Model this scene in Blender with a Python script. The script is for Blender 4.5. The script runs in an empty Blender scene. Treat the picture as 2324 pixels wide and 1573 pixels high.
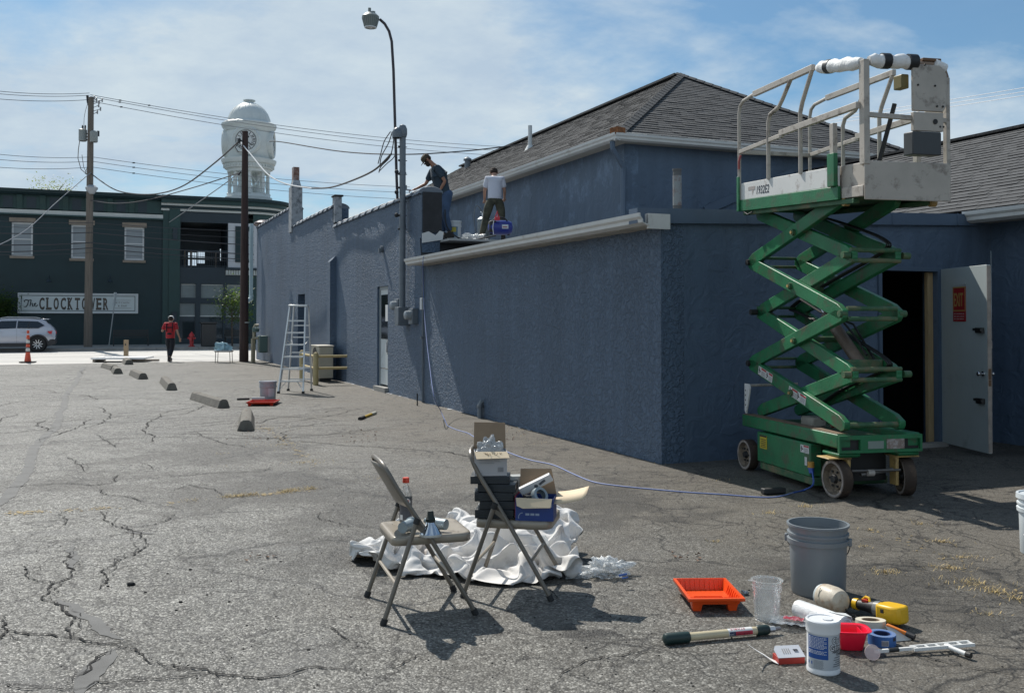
import bpy, bmesh, math, random
from mathutils import Vector, Matrix, noise
R = math.radians
random.seed(7)
scene = bpy.context.scene
COL = scene.collection
# ------------------------------------------------------------------ camera, sky, sun
FPX, HC, PITCH = 2197.0, 1.55, R(1.2)
cam_d = bpy.data.cameras.new('camera'); cam = bpy.data.objects.new('camera', cam_d); COL.objects.link(cam)
cam.location = (0, 0, HC); cam.rotation_euler = (R(90) + PITCH, 0, 0)
cam_d.sensor_width = 36.0; cam_d.lens = 36.0 * FPX / 2324.0; cam_d.shift_y = (678 - 786.5) / 2324.0
cam_d.clip_end = 2000; cam_d.clip_start = 0.05
scene.camera = cam
SUN_EL = R(49); SUN_DIR = Vector((-0.51, 0.86, 0)).normalized()     # horizontal direction towards the sun
world = bpy.data.worlds.new('World'); scene.world = world; world.use_nodes = True
def setup_world():
    nt = world.node_tree; N = nt.nodes; Lk = nt.links
    for n in list(N): N.remove(n)
    out = N.new('ShaderNodeOutputWorld'); bg = N.new('ShaderNodeBackground'); bg.inputs[1].default_value = 0.082
    sky = N.new('ShaderNodeTexSky'); sky.sky_type = 'NISHITA'; sky.sun_disc = False
    sky.sun_elevation = SUN_EL; sky.sun_rotation = math.atan2(SUN_DIR.x, SUN_DIR.y)
    sky.dust_density = 0.6; sky.air_density = 1.0
    tc = N.new('ShaderNodeTexCoord'); sep = N.new('ShaderNodeSeparateXYZ'); Lk.new(tc.outputs['Generated'], sep.inputs[0])
    def m(op, a, b=None):
        n = N.new('ShaderNodeMath'); n.operation = op
        for i, v in enumerate((a, b)):
            if v is None: continue
            if isinstance(v, (int, float)): n.inputs[i].default_value = v
            else: Lk.new(v, n.inputs[i])
        return n.outputs[0]
    zz = m('ADD', m('MAXIMUM', sep.outputs[2], 0.0), 0.30)
    cx = m('DIVIDE', sep.outputs[0], zz); cy = m('DIVIDE', sep.outputs[1], zz)
    comb = N.new('ShaderNodeCombineXYZ'); Lk.new(cx, comb.inputs[0]); Lk.new(cy, comb.inputs[1])
    mp = N.new('ShaderNodeMapping'); mp.inputs['Rotation'].default_value = (0, 0, R(-35)); mp.inputs['Scale'].default_value = (0.75, 1.0, 1)
    mp.inputs['Location'].default_value = (2.3, 0.9, 0)
    Lk.new(comb.outputs[0], mp.inputs[0])
    n1 = N.new('ShaderNodeTexNoise'); n1.inputs['Scale'].default_value = 1.5; n1.inputs['Detail'].default_value = 9; n1.inputs['Roughness'].default_value = 0.52; n1.inputs['Distortion'].default_value = 0.5
    Lk.new(mp.outputs[0], n1.inputs['Vector'])
    n2 = N.new('ShaderNodeTexNoise'); n2.inputs['Scale'].default_value = 5.0; n2.inputs['Detail'].default_value = 8; n2.inputs['Roughness'].default_value = 0.62
    Lk.new(mp.outputs[0], n2.inputs['Vector'])
    s = m('ADD', m('MULTIPLY', n1.outputs['Fac'], 0.82), m('MULTIPLY', n2.outputs['Fac'], 0.18))
    s = m('ADD', s, m('MULTIPLY', m('SUBTRACT', 0.30, sep.outputs[2]), 0.16))     # thicker veil towards the horizon
    s = m('ADD', s, m('MULTIPLY', sep.outputs[0], -0.07))
    ramp = N.new('ShaderNodeValToRGB'); ramp.color_ramp.elements[0].position = 0.395; ramp.color_ramp.elements[1].position = 0.52
    ramp.color_ramp.elements[0].color = (0.12, 0.12, 0.12, 1); ramp.color_ramp.elements[1].color = (0.97, 0.97, 0.97, 1)
    Lk.new(s, ramp.inputs[0])
    cr = N.new('ShaderNodeValToRGB'); cr.color_ramp.elements[0].color = (5.9, 7.3, 8.8, 1); cr.color_ramp.elements[1].color = (7.9, 9.1, 9.8, 1)
    cr.color_ramp.elements[0].position = 0.35; cr.color_ramp.elements[1].position = 0.7
    Lk.new(n2.outputs['Fac'], cr.inputs[0])
    tint = N.new('ShaderNodeMixRGB'); tint.blend_type = 'MULTIPLY'; tint.inputs[0].default_value = 1; tint.inputs[2].default_value = (0.62, 0.98, 1.15, 1)
    Lk.new(sky.outputs[0], tint.inputs[1])
    mix = N.new('ShaderNodeMixRGB'); Lk.new(ramp.outputs[0], mix.inputs[0]); Lk.new(tint.outputs[0], mix.inputs[1]); Lk.new(cr.outputs[0], mix.inputs[2])
    Lk.new(mix.outputs[0], bg.inputs[0]); Lk.new(bg.outputs[0], out.inputs[0])
setup_world()
sl = bpy.data.lights.new('sun', 'SUN'); sl.energy = 5.0; sl.angle = R(0.55); sl.color = (1.0, 0.955, 0.88)
sun = bpy.data.objects.new('sun', sl); COL.objects.link(sun)
_sd = Vector((SUN_DIR.x * math.cos(SUN_EL), SUN_DIR.y * math.cos(SUN_EL), math.sin(SUN_EL)))
sun.rotation_euler = _sd.to_track_quat('Z', 'Y').to_euler(); sun.location = (-20, 40, 45)
vs = scene.view_settings; vs.view_transform = 'Standard'; vs.look = 'None'; vs.exposure = 0.0; vs.gamma = 1.0; vs.use_curve_mapping = False
scene.render.engine = 'CYCLES'

# ------------------------------------------------------------------ helpers: measuring
def ray(px, py):
    x = (px - 1162) / FPX; u = -(py - 678) / FPX
    return Vector((x, math.cos(PITCH) - math.sin(PITCH) * u, math.sin(PITCH) + math.cos(PITCH) * u))
def GP(px, py, z=0.0):            # where a measured sight line meets the level z
    d = ray(px, py); k = (z - HC) / d.z; return Vector((d.x * k, d.y * k, z))
def PT(px, py, Y):                # a measured point at the distance Y
    d = ray(px, py); k = Y / d.y; return Vector((d.x * k, Y, HC + d.z * k))
TH = R(23.0)
U1 = Vector((-math.sin(TH), math.cos(TH), 0)); U2 = Vector((math.cos(TH), math.sin(TH), 0))
C0 = Vector((1.63, 10.38, 0))
def BW(s, t, z=0.0): return C0 + U2 * s + U1 * t + Vector((0, 0, z))
def toB(p): d = p - C0; return (d.dot(U2), d.dot(U1), p.z)
def onT(px, py, t):               # sight line with the plane t = const of the town grid -> (s, z)
    d = ray(px, py); o = Vector((0, 0, HC))
    k = (t - (o - C0).dot(U1)) / d.dot(U1); p = o + d * k; return ((p - C0).dot(U2), p.z)
def onS(px, py, s):
    d = ray(px, py); o = Vector((0, 0, HC))
    k = (s - (o - C0).dot(U2)) / d.dot(U2); p = o + d * k; return ((p - C0).dot(U1), p.z)

# ------------------------------------------------------------------ materials
MATS = {}
def mat(name, col, rough=0.6, metal=0.0, var=0.0, vscale=6.0, bump=0.0, bscale=30.0, bdetail=4, dirt=None, pos=False,
        spec=0.5, trans=0.0, alpha=1.0, coat=0.0, sss=0.0, stretch=None, emit=None, rand=0.0, bdist=0.02):
    if name in MATS: return MATS[name]
    m = bpy.data.materials.new(name); m.use_nodes = True; nt = m.node_tree; N = nt.nodes; L = nt.links
    b = N['Principled BSDF']; b.inputs['Base Color'].default_value = (*col, 1); b.inputs['Roughness'].default_value = rough
    b.inputs['Metallic'].default_value = metal; b.inputs['Specular IOR Level'].default_value = spec
    if trans: b.inputs['Transmission Weight'].default_value = trans
    if alpha < 1: b.inputs['Alpha'].default_value = alpha
    if coat: b.inputs['Coat Weight'].default_value = coat
    if emit: b.inputs['Emission Color'].default_value = (*emit[0], 1); b.inputs['Emission Strength'].default_value = emit[1]
    src = None
    if var or bump or dirt:
        if pos: src = N.new('ShaderNodeNewGeometry').outputs['Position']
        else: src = N.new('ShaderNodeTexCoord').outputs['Object']
        if stretch:
            mp = N.new('ShaderNodeMapping'); mp.inputs['Scale'].default_value = stretch; L.new(src, mp.inputs[0]); src = mp.outputs[0]
    def noi(sc, det=5, ro=0.6):
        n = N.new('ShaderNodeTexNoise'); n.inputs['Scale'].default_value = sc; n.inputs['Detail'].default_value = det; n.inputs['Roughness'].default_value = ro
        L.new(src, n.inputs['Vector']); return n.outputs['Fac']
    cur = None
    if var:
        r = N.new('ShaderNodeValToRGB'); e = r.color_ramp.elements; e[0].position = 0.3; e[1].position = 0.7
        e[0].color = (*[c * (1 - var) for c in col], 1); e[1].color = (*[min(1, c * (1 + var)) for c in col], 1)
        L.new(noi(vscale), r.inputs[0]); cur = r.outputs[0]
    if dirt:
        dcol, amt, dsc = dirt
        mx = N.new('ShaderNodeMixRGB'); rr = N.new('ShaderNodeValToRGB'); e = rr.color_ramp.elements
        e[0].position = 0.62 - amt * 0.35; e[1].position = 0.74 - amt * 0.2; e[0].color = (0, 0, 0, 1); e[1].color = (0.85, 0.85, 0.85, 1)
        L.new(noi(dsc, 8, 0.68), rr.inputs[0]); L.new(rr.outputs[0], mx.inputs[0])
        if cur: L.new(cur, mx.inputs[1])
        else: mx.inputs[1].default_value = (*col, 1)
        mx.inputs[2].default_value = (*dcol, 1); cur = mx.outputs[0]
    if rand:
        oi = N.new('ShaderNodeObjectInfo'); mr = N.new('ShaderNodeMapRange'); mr.inputs[3].default_value = 1 - rand; mr.inputs[4].default_value = 1 + rand
        L.new(oi.outputs['Random'], mr.inputs[0]); mx = N.new('ShaderNodeMixRGB'); mx.blend_type = 'MULTIPLY'; mx.inputs[0].default_value = 1
        if cur: L.new(cur, mx.inputs[1])
        else: mx.inputs[1].default_value = (*col, 1)
        L.new(mr.outputs[0], mx.inputs[2]); cur = mx.outputs[0]
    if cur: L.new(cur, b.inputs['Base Color'])
    if bump:
        bp = N.new('ShaderNodeBump'); bp.inputs['Strength'].default_value = bump; bp.inputs['Distance'].default_value = bdist
        L.new(noi(bscale, bdetail, 0.6), bp.inputs['Height']); L.new(bp.outputs[0], b.inputs['Normal'])
    MATS[name] = m; return m

# ------------------------------------------------------------------ mesh builder
class MB:
    def __init__(s, T=None): s.v = []; s.f = []; s.mi = []; s.mat = 0; s.T = T
    def add(s, vs, fs):
        o = len(s.v); T = s.T
        for p in vs:
            p = Vector(p); s.v.append(T @ p if T is not None else p)
        for f in fs: s.f.append([i + o for i in f]); s.mi.append(s.mat)
        return s
    def box(s, c, d, rot=None):
        c = Vector(c); x, y, z = [a / 2 for a in d]
        vs = [Vector((i * x, j * y, k * z)) for k in (-1, 1) for j in (-1, 1) for i in (-1, 1)]
        if rot is not None:
            if not isinstance(rot, Matrix): rot = Matrix.Rotation(rot, 3, 'Z')
            vs = [rot @ p for p in vs]
        return s.add([c + p for p in vs], [(0, 2, 3, 1), (4, 5, 7, 6), (0, 1, 5, 4), (2, 6, 7, 3), (0, 4, 6, 2), (1, 3, 7, 5)])
    def bb(s, a, b):      # box from corner to corner
        return s.box([(a[i] + b[i]) / 2 for i in range(3)], [abs(b[i] - a[i]) for i in range(3)])
    def beam(s, p0, p1, w, h, up=(0, 0, 1)):
        p0 = Vector(p0); p1 = Vector(p1); d = p1 - p0; L = d.length; d.normalize(); up = Vector(up)
        x = d.cross(up)
        if x.length < 1e-4: x = d.cross(Vector((0, 1, 0)))
        x.normalize(); y = x.cross(d)
        return s.box((p0 + p1) / 2, (w, L, h), Matrix((x, d, y)).transposed())
    def tube(s, pts, r, n=8, caps=True, closed=False):
        pts = [Vector(p) for p in pts]; m = len(pts); rs = r if isinstance(r, (list, tuple)) else [r] * m
        vs = []; fs = []; prev = None
        for i, p in enumerate(pts):
            if closed: d = pts[(i + 1) % m] - pts[i - 1]
            else: d = pts[min(i + 1, m - 1)] - pts[max(i - 1, 0)]
            if d.length < 1e-9: d = Vector((0, 0, 1))
            d.normalize()
            if prev is None:
                a = Vector((0, 0, 1)) if abs(d.z) < 0.9 else Vector((1, 0, 0)); x = d.cross(a).normalized()
            else:
                x = prev - d * prev.dot(d)
                x = x.normalized() if x.length > 1e-6 else d.cross(Vector((0, 0, 1))).normalized()
            prev = x; y = d.cross(x)
            for k in range(n):
                a = 2 * math.pi * k / n; vs.append(p + (x * math.cos(a) + y * math.sin(a)) * rs[i])
        for i in range(m if closed else m - 1):
            j = (i + 1) % m
            for k in range(n): fs.append((i * n + k, i * n + (k + 1) % n, j * n + (k + 1) % n, j * n + k))
        if caps and not closed: fs.append(list(range(n))[::-1]); fs.append([(m - 1) * n + k for k in range(n)])
        return s.add(vs, fs)
    def cyl(s, p0, p1, r0, r1=None, n=16, caps=True): return s.tube([p0, p1], [r0, r0 if r1 is None else r1], n, caps)
    def lathe(s, prof, c=(0, 0, 0), n=32, M=None, a0=0, a1=2 * math.pi, cap0=False, cap1=False):
        full = abs(a1 - a0 - 2 * math.pi) < 1e-6; c = Vector(c); vs = []; fs = []; nn = n if full else n + 1
        for (r, z) in prof:
            for k in range(nn):
                a = a0 + (a1 - a0) * k / n; p = Vector((r * math.cos(a), r * math.sin(a), z))
                if M is not None: p = M @ p
                vs.append(c + p)
        for i in range(len(prof) - 1):
            for k in range(n):
                k2 = (k + 1) % nn if full else k + 1
                fs.append((i * nn + k, i * nn + k2, (i + 1) * nn + k2, (i + 1) * nn + k))
        if cap0: fs.append([k for k in range(nn)][::-1])
        if cap1: fs.append([(len(prof) - 1) * nn + k for k in range(nn)])
        return s.add(vs, fs)
    def prism(s, poly, a, b, ax='y'):     # 2D polygon extruded from a to b along an axis
        n = len(poly)
        def mk(p, q):
            return {'y': (p[0], q, p[1]), 'x': (q, p[0], p[1]), 'z': (p[0], p[1], q)}[ax]
        vs = [mk(p, a) for p in poly] + [mk(p, b) for p in poly]
        fs = [list(range(n))[::-1], [n + i for i in range(n)]] + [(i, (i + 1) % n, n + (i + 1) % n, n + i) for i in range(n)]
        return s.add(vs, fs)
    def ball(s, c, r, n=12, m=8):
        rr = r if isinstance(r, (list, tuple)) else (r, r, r); c = Vector(c); vs = []; fs = []
        for i in range(m + 1):
            th = math.pi * i / m
            for k in range(n):
                a = 2 * math.pi * k / n; vs.append(c + Vector((rr[0] * math.sin(th) * math.cos(a), rr[1] * math.sin(th) * math.sin(a), rr[2] * math.cos(th))))
        for i in range(m):
            for k in range(n): fs.append((i * n + k, (i + 1) * n + k, (i + 1) * n + (k + 1) % n, i * n + (k + 1) % n))
        return s.add(vs, fs)
    def quad(s, a, b, c, d): return s.add([a, b, c, d], [(0, 1, 2, 3)])
    def mesh(s, name, mats, smooth=35):
        me = bpy.data.meshes.new(name); me.from_pydata([tuple(p) for p in s.v], [], s.f)
        if not isinstance(mats, (list, tuple)): mats = [mats]
        for m in mats: me.materials.append(m)
        if len(mats) > 1: me.polygons.foreach_set('material_index', s.mi)
        bm = bmesh.new(); bm.from_mesh(me); bmesh.ops.remove_doubles(bm, verts=bm.verts, dist=1e-5)
        bmesh.ops.recalc_face_normals(bm, faces=bm.faces); bm.to_mesh(me); bm.free()
        if smooth:
            me.polygons.foreach_set('use_smooth', [True] * len(me.polygons)); me.set_sharp_from_angle(angle=R(smooth))
        return me
    def build(s, name, mats, parent=None, bevel=0, smooth=35, **tags):
        o = bpy.data.objects.new(name, s.mesh(name, mats, smooth)); COL.objects.link(o)
        if parent is not None: o.parent = parent
        if bevel:
            md = o.modifiers.new('bevel', 'BEVEL'); md.width = bevel; md.segments = 2; md.limit_method = 'ANGLE'; md.angle_limit = R(40)
        for k, v in tags.items(): o[k] = v
        return o
def thing(name, label, cat, loc=(0, 0, 0), rz=0.0, group=None):
    o = bpy.data.objects.new(name, None); COL.objects.link(o); o.empty_display_size = 0.1
    o.location = loc; o.rotation_euler = (0, 0, rz); o['label'] = label; o['category'] = cat
    if group: o['group'] = group
    return o
def tg(o, label, cat, group=None):
    o['label'] = label; o['category'] = cat
    if group: o['group'] = group
    return o
def inst(me, name, parent, loc, rot=None, scale=None):
    o = bpy.data.objects.new(name, me); COL.objects.link(o); o.parent = parent
    if isinstance(rot, Matrix):
        m = rot.to_4x4(); m.translation = loc; o.matrix_local = m
    else:
        o.location = loc
        if rot is not None: o.rotation_euler = rot
    if scale: o.scale = scale
    return o
def holes(mb, a0, a1, z0, z1, hs, c0, c1, ax='x'):
    """wall slab spanning a0..a1 by z0..z1, thickness c0..c1, with rectangular openings hs=(a,b,zl,zh)"""
    A = sorted({a0, a1, *[min(max(h[0], a0), a1) for h in hs], *[min(max(h[1], a0), a1) for h in hs]})
    Z = sorted({z0, z1, *[min(max(h[2], z0), z1) for h in hs], *[min(max(h[3], z0), z1) for h in hs]})
    na, nz = len(A), len(Z)
    solid = [[not any(h[0] < (A[i] + A[i + 1]) / 2 < h[1] and h[2] < (Z[j] + Z[j + 1]) / 2 < h[3] for h in hs) for j in range(nz - 1)] for i in range(na - 1)]
    def P(a, c, z): return (a, c, z) if ax == 'x' else (c, a, z)
    for i in range(na - 1):
        for j in range(nz - 1):
            if not solid[i][j]: continue
            x0, x1, y0, y1 = A[i], A[i + 1], Z[j], Z[j + 1]
            mb.quad(P(x0, c0, y0), P(x1, c0, y0), P(x1, c0, y1), P(x0, c0, y1)); mb.quad(P(x0, c1, y0), P(x0, c1, y1), P(x1, c1, y1), P(x1, c1, y0))
            if i == 0 or not solid[i - 1][j]: mb.quad(P(x0, c0, y0), P(x0, c0, y1), P(x0, c1, y1), P(x0, c1, y0))
            if i == na - 2 or not solid[i + 1][j]: mb.quad(P(x1, c0, y0), P(x1, c1, y0), P(x1, c1, y1), P(x1, c0, y1))
            if j == 0 or not solid[i][j - 1]: mb.quad(P(x0, c0, y0), P(x0, c1, y0), P(x1, c1, y0), P(x1, c0, y0))
            if j == nz - 2 or not solid[i][j + 1]: mb.quad(P(x0, c0, y1), P(x1, c0, y1), P(x1, c1, y1), P(x0, c1, y1))
    return mb
def text(mb, body, size, M, extrude=0.002, xs=1.0, offset=0.0, align='LEFT', shear=0.0, spacing=1.0):
    cu = bpy.data.curves.new('t', 'FONT'); cu.body = body; cu.size = size; cu.extrude = extrude; cu.offset = offset; cu.align_x = align
    cu.shear = shear; cu.space_character = spacing; cu.resolution_u = 3
    o = bpy.data.objects.new('t', cu); COL.objects.link(o)
    me = bpy.data.meshes.new_from_object(o.evaluated_get(bpy.context.evaluated_depsgraph_get()))
    sx = Matrix.Diagonal((xs, 1, 1, 1)); MM = M @ sx
    mb.add([MM @ v.co for v in me.vertices], [list(p.vertices) for p in me.polygons])
    COL.objects.unlink(o); bpy.data.objects.remove(o); bpy.data.curves.remove(cu); bpy.data.meshes.remove(me)
    return mb
def frame(origin, xdir, ydir):
    x = Vector(xdir).normalized(); y = Vector(ydir); y = (y - x * y.dot(x)).normalized(); z = x.cross(y)
    m = Matrix((x, y, z)).transposed().to_4x4(); m.translation = Vector(origin); return m
def fbm(p, o=4):
    return noise.fractal(Vector(p), 1.0, 2.0, o)
def smooth(pts, n=8):
    out = []
    for k in range(len(pts) - 1):
        p0, p1, p2, p3 = pts[max(k - 1, 0)], pts[k], pts[k + 1], pts[min(k + 2, len(pts) - 1)]
        for j in range(n): t = j / n; out.append(.5 * ((2 * p1) + (p2 - p0) * t + (2 * p0 - 5 * p1 + 4 * p2 - p3) * t * t + (3 * p1 - p0 - 3 * p2 + p3) * t ** 3))
    out.append(pts[-1]); return out
# ------------------------------------------------------------------ ground
def asphalt_mat():
    m = bpy.data.materials.new('weathered_asphalt'); m.use_nodes = True; nt = m.node_tree; N = nt.nodes; L = nt.links
    b = N['Principled BSDF']; b.inputs['Specular IOR Level'].default_value = 0.35
    pos = N.new('ShaderNodeNewGeometry').outputs['Position']
    def noi(sc, det=4, ro=0.6, dist=0.0, v=None):
        n = N.new('ShaderNodeTexNoise'); n.inputs['Scale'].default_value = sc; n.inputs['Detail'].default_value = det
        n.inputs['Roughness'].default_value = ro; n.inputs['Distortion'].default_value = dist; L.new(v or pos, n.inputs['Vector']); return n
    def ramp(src, stops):
        r = N.new('ShaderNodeValToRGB'); e = r.color_ramp.elements
        while len(e) < len(stops): e.new(0.5)
        for i, (p, c) in enumerate(stops): e[i].position = p; e[i].color = (*c, 1) if len(c) == 3 else c
        L.new(src, r.inputs[0]); return r.outputs[0]
    def mix(f, a, b_, mode='MIX'):
        n = N.new('ShaderNodeMixRGB'); n.blend_type = mode
        for i, v in enumerate((f, a, b_)):
            if isinstance(v, float): n.inputs[i].default_value = v
            elif isinstance(v, tuple): n.inputs[i].default_value = (*v, 1)
            else: L.new(v, n.inputs[i])
        return n.outputs[0]
    def g(v): return (v, v * 0.985, v * 0.925)
    # stones: cells of about 9 mm with individual tones
    vo = N.new('ShaderNodeTexVoronoi'); vo.inputs['Scale'].default_value = 88; L.new(pos, vo.inputs['Vector'])
    sc = N.new('ShaderNodeSeparateColor'); L.new(vo.outputs['Color'], sc.inputs[0])
    stone = ramp(sc.outputs[0], [(0.0, g(0.05)), (0.40, g(0.125)), (0.75, g(0.24)), (0.95, g(0.58))])
    vo2 = N.new('ShaderNodeTexVoronoi'); vo2.inputs['Scale'].default_value = 46; L.new(pos, vo2.inputs['Vector'])
    sc2 = N.new('ShaderNodeSeparateColor'); L.new(vo2.outputs['Color'], sc2.inputs[0])
    big = ramp(sc2.outputs[1], [(0.0, g(0.07)), (0.50, g(0.15)), (0.92, g(0.42))])
    c = mix(0.35, stone, big)
    edge = ramp(vo.outputs['Distance'], [(0.25, (1, 1, 1)), (0.7, (0.55, 0.55, 0.55))]); c = mix(1.0, c, edge, 'MULTIPLY')
    # broad wear
    broad = ramp(noi(0.35, 6, 0.62).outputs['Fac'], [(0.3, (0.72, 0.71, 0.69)), (0.7, (1.18, 1.17, 1.14))]); c = mix(1.0, c, broad, 'MULTIPLY')
    mid = ramp(noi(2.3, 6, 0.65).outputs['Fac'], [(0.3, (0.82, 0.815, 0.80)), (0.7, (1.14, 1.14, 1.13))]); c = mix(1.0, c, mid, 'MULTIPLY')
    ad0 = N.new('ShaderNodeVectorMath'); ad0.operation = 'MULTIPLY_ADD'; L.new(noi(1.1, 4, 0.6).outputs['Color'], ad0.inputs[0]); ad0.inputs[1].default_value = (0.6, 0.8, 0); L.new(pos, ad0.inputs[2])
    # smooth tar-coloured patches where the fines have filled in
    fine = ramp(noi(0.9, 7, 0.7, 0.8).outputs['Fac'], [(0.54, (0, 0, 0)), (0.66, (0.6, 0.6, 0.6))]); c = mix(fine, c, (0.13, 0.128, 0.123))
    # brown silt near the long wall and in the middle of the lot, from world position
    sep = N.new('ShaderNodeSeparateXYZ'); L.new(pos, sep.inputs[0])
    def math_(op, a, b2=None):
        n = N.new('ShaderNodeMath'); n.operation = op
        for i, v in enumerate((a, b2)):
            if v is None: continue
            if isinstance(v, (int, float)): n.inputs[i].default_value = v
            else: L.new(v, n.inputs[i])
        return n.outputs[0]
    # distance from the painted long wall
    dw = math_('ADD', math_('MULTIPLY', math_('SUBTRACT', sep.outputs[0], C0.x), U2.x), math_('MULTIPLY', math_('SUBTRACT', sep.outputs[1], C0.y), U2.y))
    near = N.new('ShaderNodeMapRange'); near.inputs[1].default_value = -6.4; near.inputs[2].default_value = -0.1; L.new(dw, near.inputs[0])
    sn = noi(0.75, 8, 0.7, 0.5).outputs['Fac']
    silt = ramp(math_('MULTIPLY', near.outputs[0], sn), [(0.12, (0, 0, 0)), (0.44, (0.78, 0.78, 0.78))])
    c = mix(silt, c, mix(noi(9, 5).outputs['Fac'], (0.085, 0.074, 0.058), (0.155, 0.137, 0.112)))
    # dark oily stain streaks and rusty brown flecks
    stn = N.new('ShaderNodeMapping'); stn.inputs['Scale'].default_value = (0.55, 1.6, 1); stn.inputs['Location'].default_value = (3.1, 0.4, 0); L.new(pos, stn.inputs[0])
    oil = ramp(noi(0.8, 6, 0.65, 0.6, stn.outputs[0]).outputs['Fac'], [(0.555, (0, 0, 0)), (0.68, (0.62, 0.62, 0.62))]); c = mix(oil, c, (0.055, 0.050, 0.044))
    spot = N.new('ShaderNodeVectorMath'); spot.operation = 'DISTANCE'; spot.inputs[1].default_value = (-1.95, 9.2, 0); sm = N.new('ShaderNodeMapping'); sm.inputs['Scale'].default_value = (1, 1.25, 1); L.new(ad0.outputs[0], spot.inputs[0])
    dmin = spot.outputs['Value']
    for sx_, sy_, sr_ in ((-0.55, 8.2, .25), (-0.6, 6.9, .35), (-3.1, 11.6, .1), (1.0, 8.6, .3), (-3.9, 9.6, .45), (2.6, 6.2, .45)):
        s2 = N.new('ShaderNodeVectorMath'); s2.operation = 'DISTANCE'; s2.inputs[1].default_value = (sx_, sy_, 0); L.new(ad0.outputs[0], s2.inputs[0]); dmin = math_('MINIMUM', dmin, math_('ADD', s2.outputs['Value'], sr_))
    sp_ = ramp(math_('ADD', dmin, math_('SUBTRACT', math_('MULTIPLY', noi(1.7, 7, 0.72).outputs['Fac'], 5.0), 3.15)), [(0.05, (0.72, 0.72, 0.72)), (0.75, (0.0, 0.0, 0.0))])
    c = mix(sp_, c, (0.050, 0.046, 0.040))
    rust = ramp(noi(1.6, 9, 0.75, 1.2).outputs['Fac'], [(0.66, (0, 0, 0)), (0.72, (0.5, 0.5, 0.5))]); c = mix(rust, c, (0.15, 0.085, 0.045))
    # hairline cracking
    wv = noi(1.3, 4, 0.6); ad = N.new('ShaderNodeVectorMath'); ad.operation = 'MULTIPLY_ADD'; L.new(wv.outputs['Color'], ad.inputs[0]); ad.inputs[1].default_value = (0.9, 0.9, 0); L.new(pos, ad.inputs[2])
    for s_, w_, th in ((0.55, 0.010, 0.42), (1.7, 0.018, 0.45), (4.2, 0.036, 0.50)):
        v3 = N.new('ShaderNodeTexVoronoi'); v3.feature = 'DISTANCE_TO_EDGE'; v3.inputs['Scale'].default_value = s_; L.new(ad.outputs[0], v3.inputs['Vector'])
        line = ramp(v3.outputs['Distance'], [(0.0, (1, 1, 1)), (w_, (0, 0, 0))])
        msk = ramp(noi(0.45 if s_ < 1 else 0.6, 5, 0.7).outputs['Fac'], [(th - 0.03, (0, 0, 0)), (th + 0.05, (0.85, 0.85, 0.85))])
        c = mix(mix(1.0, line, msk, 'MULTIPLY'), c, (0.018, 0.017, 0.016))
    L.new(c, b.inputs['Base Color'])
    rr = ramp(sc.outputs[1], [(0.0, (0.42, 0.42, 0.42)), (1.0, (0.85, 0.85, 0.85))]); L.new(rr, b.inputs['Roughness'])
    hn = math_('ADD', math_('MULTIPLY', vo.outputs['Distance'], -0.7), math_('MULTIPLY', sc.outputs[0], 0.9))
    hn = math_('ADD', hn, noi(14, 4).outputs['Fac'])
    bp = N.new('ShaderNodeBump'); bp.inputs['Strength'].default_value = 0.8; bp.inputs['Distance'].default_value = 0.006
    L.new(hn, bp.inputs['Height']); L.new(bp.outputs[0], b.inputs['Normal'])
    return m
ASPH = asphalt_mat()
BF = Matrix.Translation(C0) @ Matrix.Rotation(TH, 4, 'Z')      # town grid: x = s, y = t
def struct(o): o['kind'] = 'structure'; return o
LOT_END, KERB_T, FACE_T = 28.0, 42.4, 49.1
m_soil = mat('distant_ground', (0.10, 0.10, 0.085), 0.95, var=0.3, vscale=0.05, pos=True)
mb = MB(); mb.quad((-900, -200, -0.06), (900, -200, -0.06), (900, 1500, -0.06), (-900, 1500, -0.06)); struct(mb.build('ground', m_soil))
mb = MB(BF); mb.quad((-60, -30, 0), (30, -30, 0), (30, LOT_END, 0), (-60, LOT_END, 0)); struct(mb.build('parking_lot', ASPH))
m_road = mat('pale_worn_road', (0.52, 0.50, 0.465), 0.8, var=0.14, vscale=0.35, pos=True, stretch=(0.12, 1.4, 1), bump=0.3, bscale=60, dirt=((0.36, 0.35, 0.33), 0.15, 0.3))
mb = MB(BF); mb.quad((-150, LOT_END, -0.012), (120, LOT_END, -0.012), (120, KERB_T, -0.012), (-150, KERB_T, -0.012)); struct(mb.build('road', m_road))
m_walk = mat('grey_concrete', (0.30, 0.29, 0.27), 0.85, var=0.12, vscale=1.5, pos=True, bump=0.2, bscale=40)
m_line = mat('road_paint', (0.78, 0.77, 0.72), 0.6, var=0.1, vscale=4)
mb = MB(BF); mb.quad((-150, KERB_T - 2.3, -0.008), (120, KERB_T - 2.3, -0.008), (120, KERB_T - 2.15, -0.008), (-150, KERB_T - 2.15, -0.008))
mb.quad((-150, 34.9, -0.008), (120, 34.9, -0.008), (120, 35.03, -0.008), (-150, 35.03, -0.008)); struct(mb.build('road_marking', m_line))
mb = MB(BF); mb.bb((-150, KERB_T + 0.16, -0.05), (120, 60, 0.12)); struct(mb.build('pavement', m_walk))
m_kerb = mat('kerb_stone', (0.26, 0.25, 0.235), 0.85, var=0.2, vscale=2, pos=True)
k_me = MB().box((0, 0, 0), (1.98, 0.15, 0.19)).mesh('kerb_stone', m_kerb)
kr = thing('kerb', 'low grey concrete kerb along the far side of the pale road', 'kerb', BW(0, KERB_T + 0.08), TH)
for i in range(-14, 8): inst(k_me, 'kerb_stone', kr, (i * 2.0, 0, 0.03))
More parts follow.
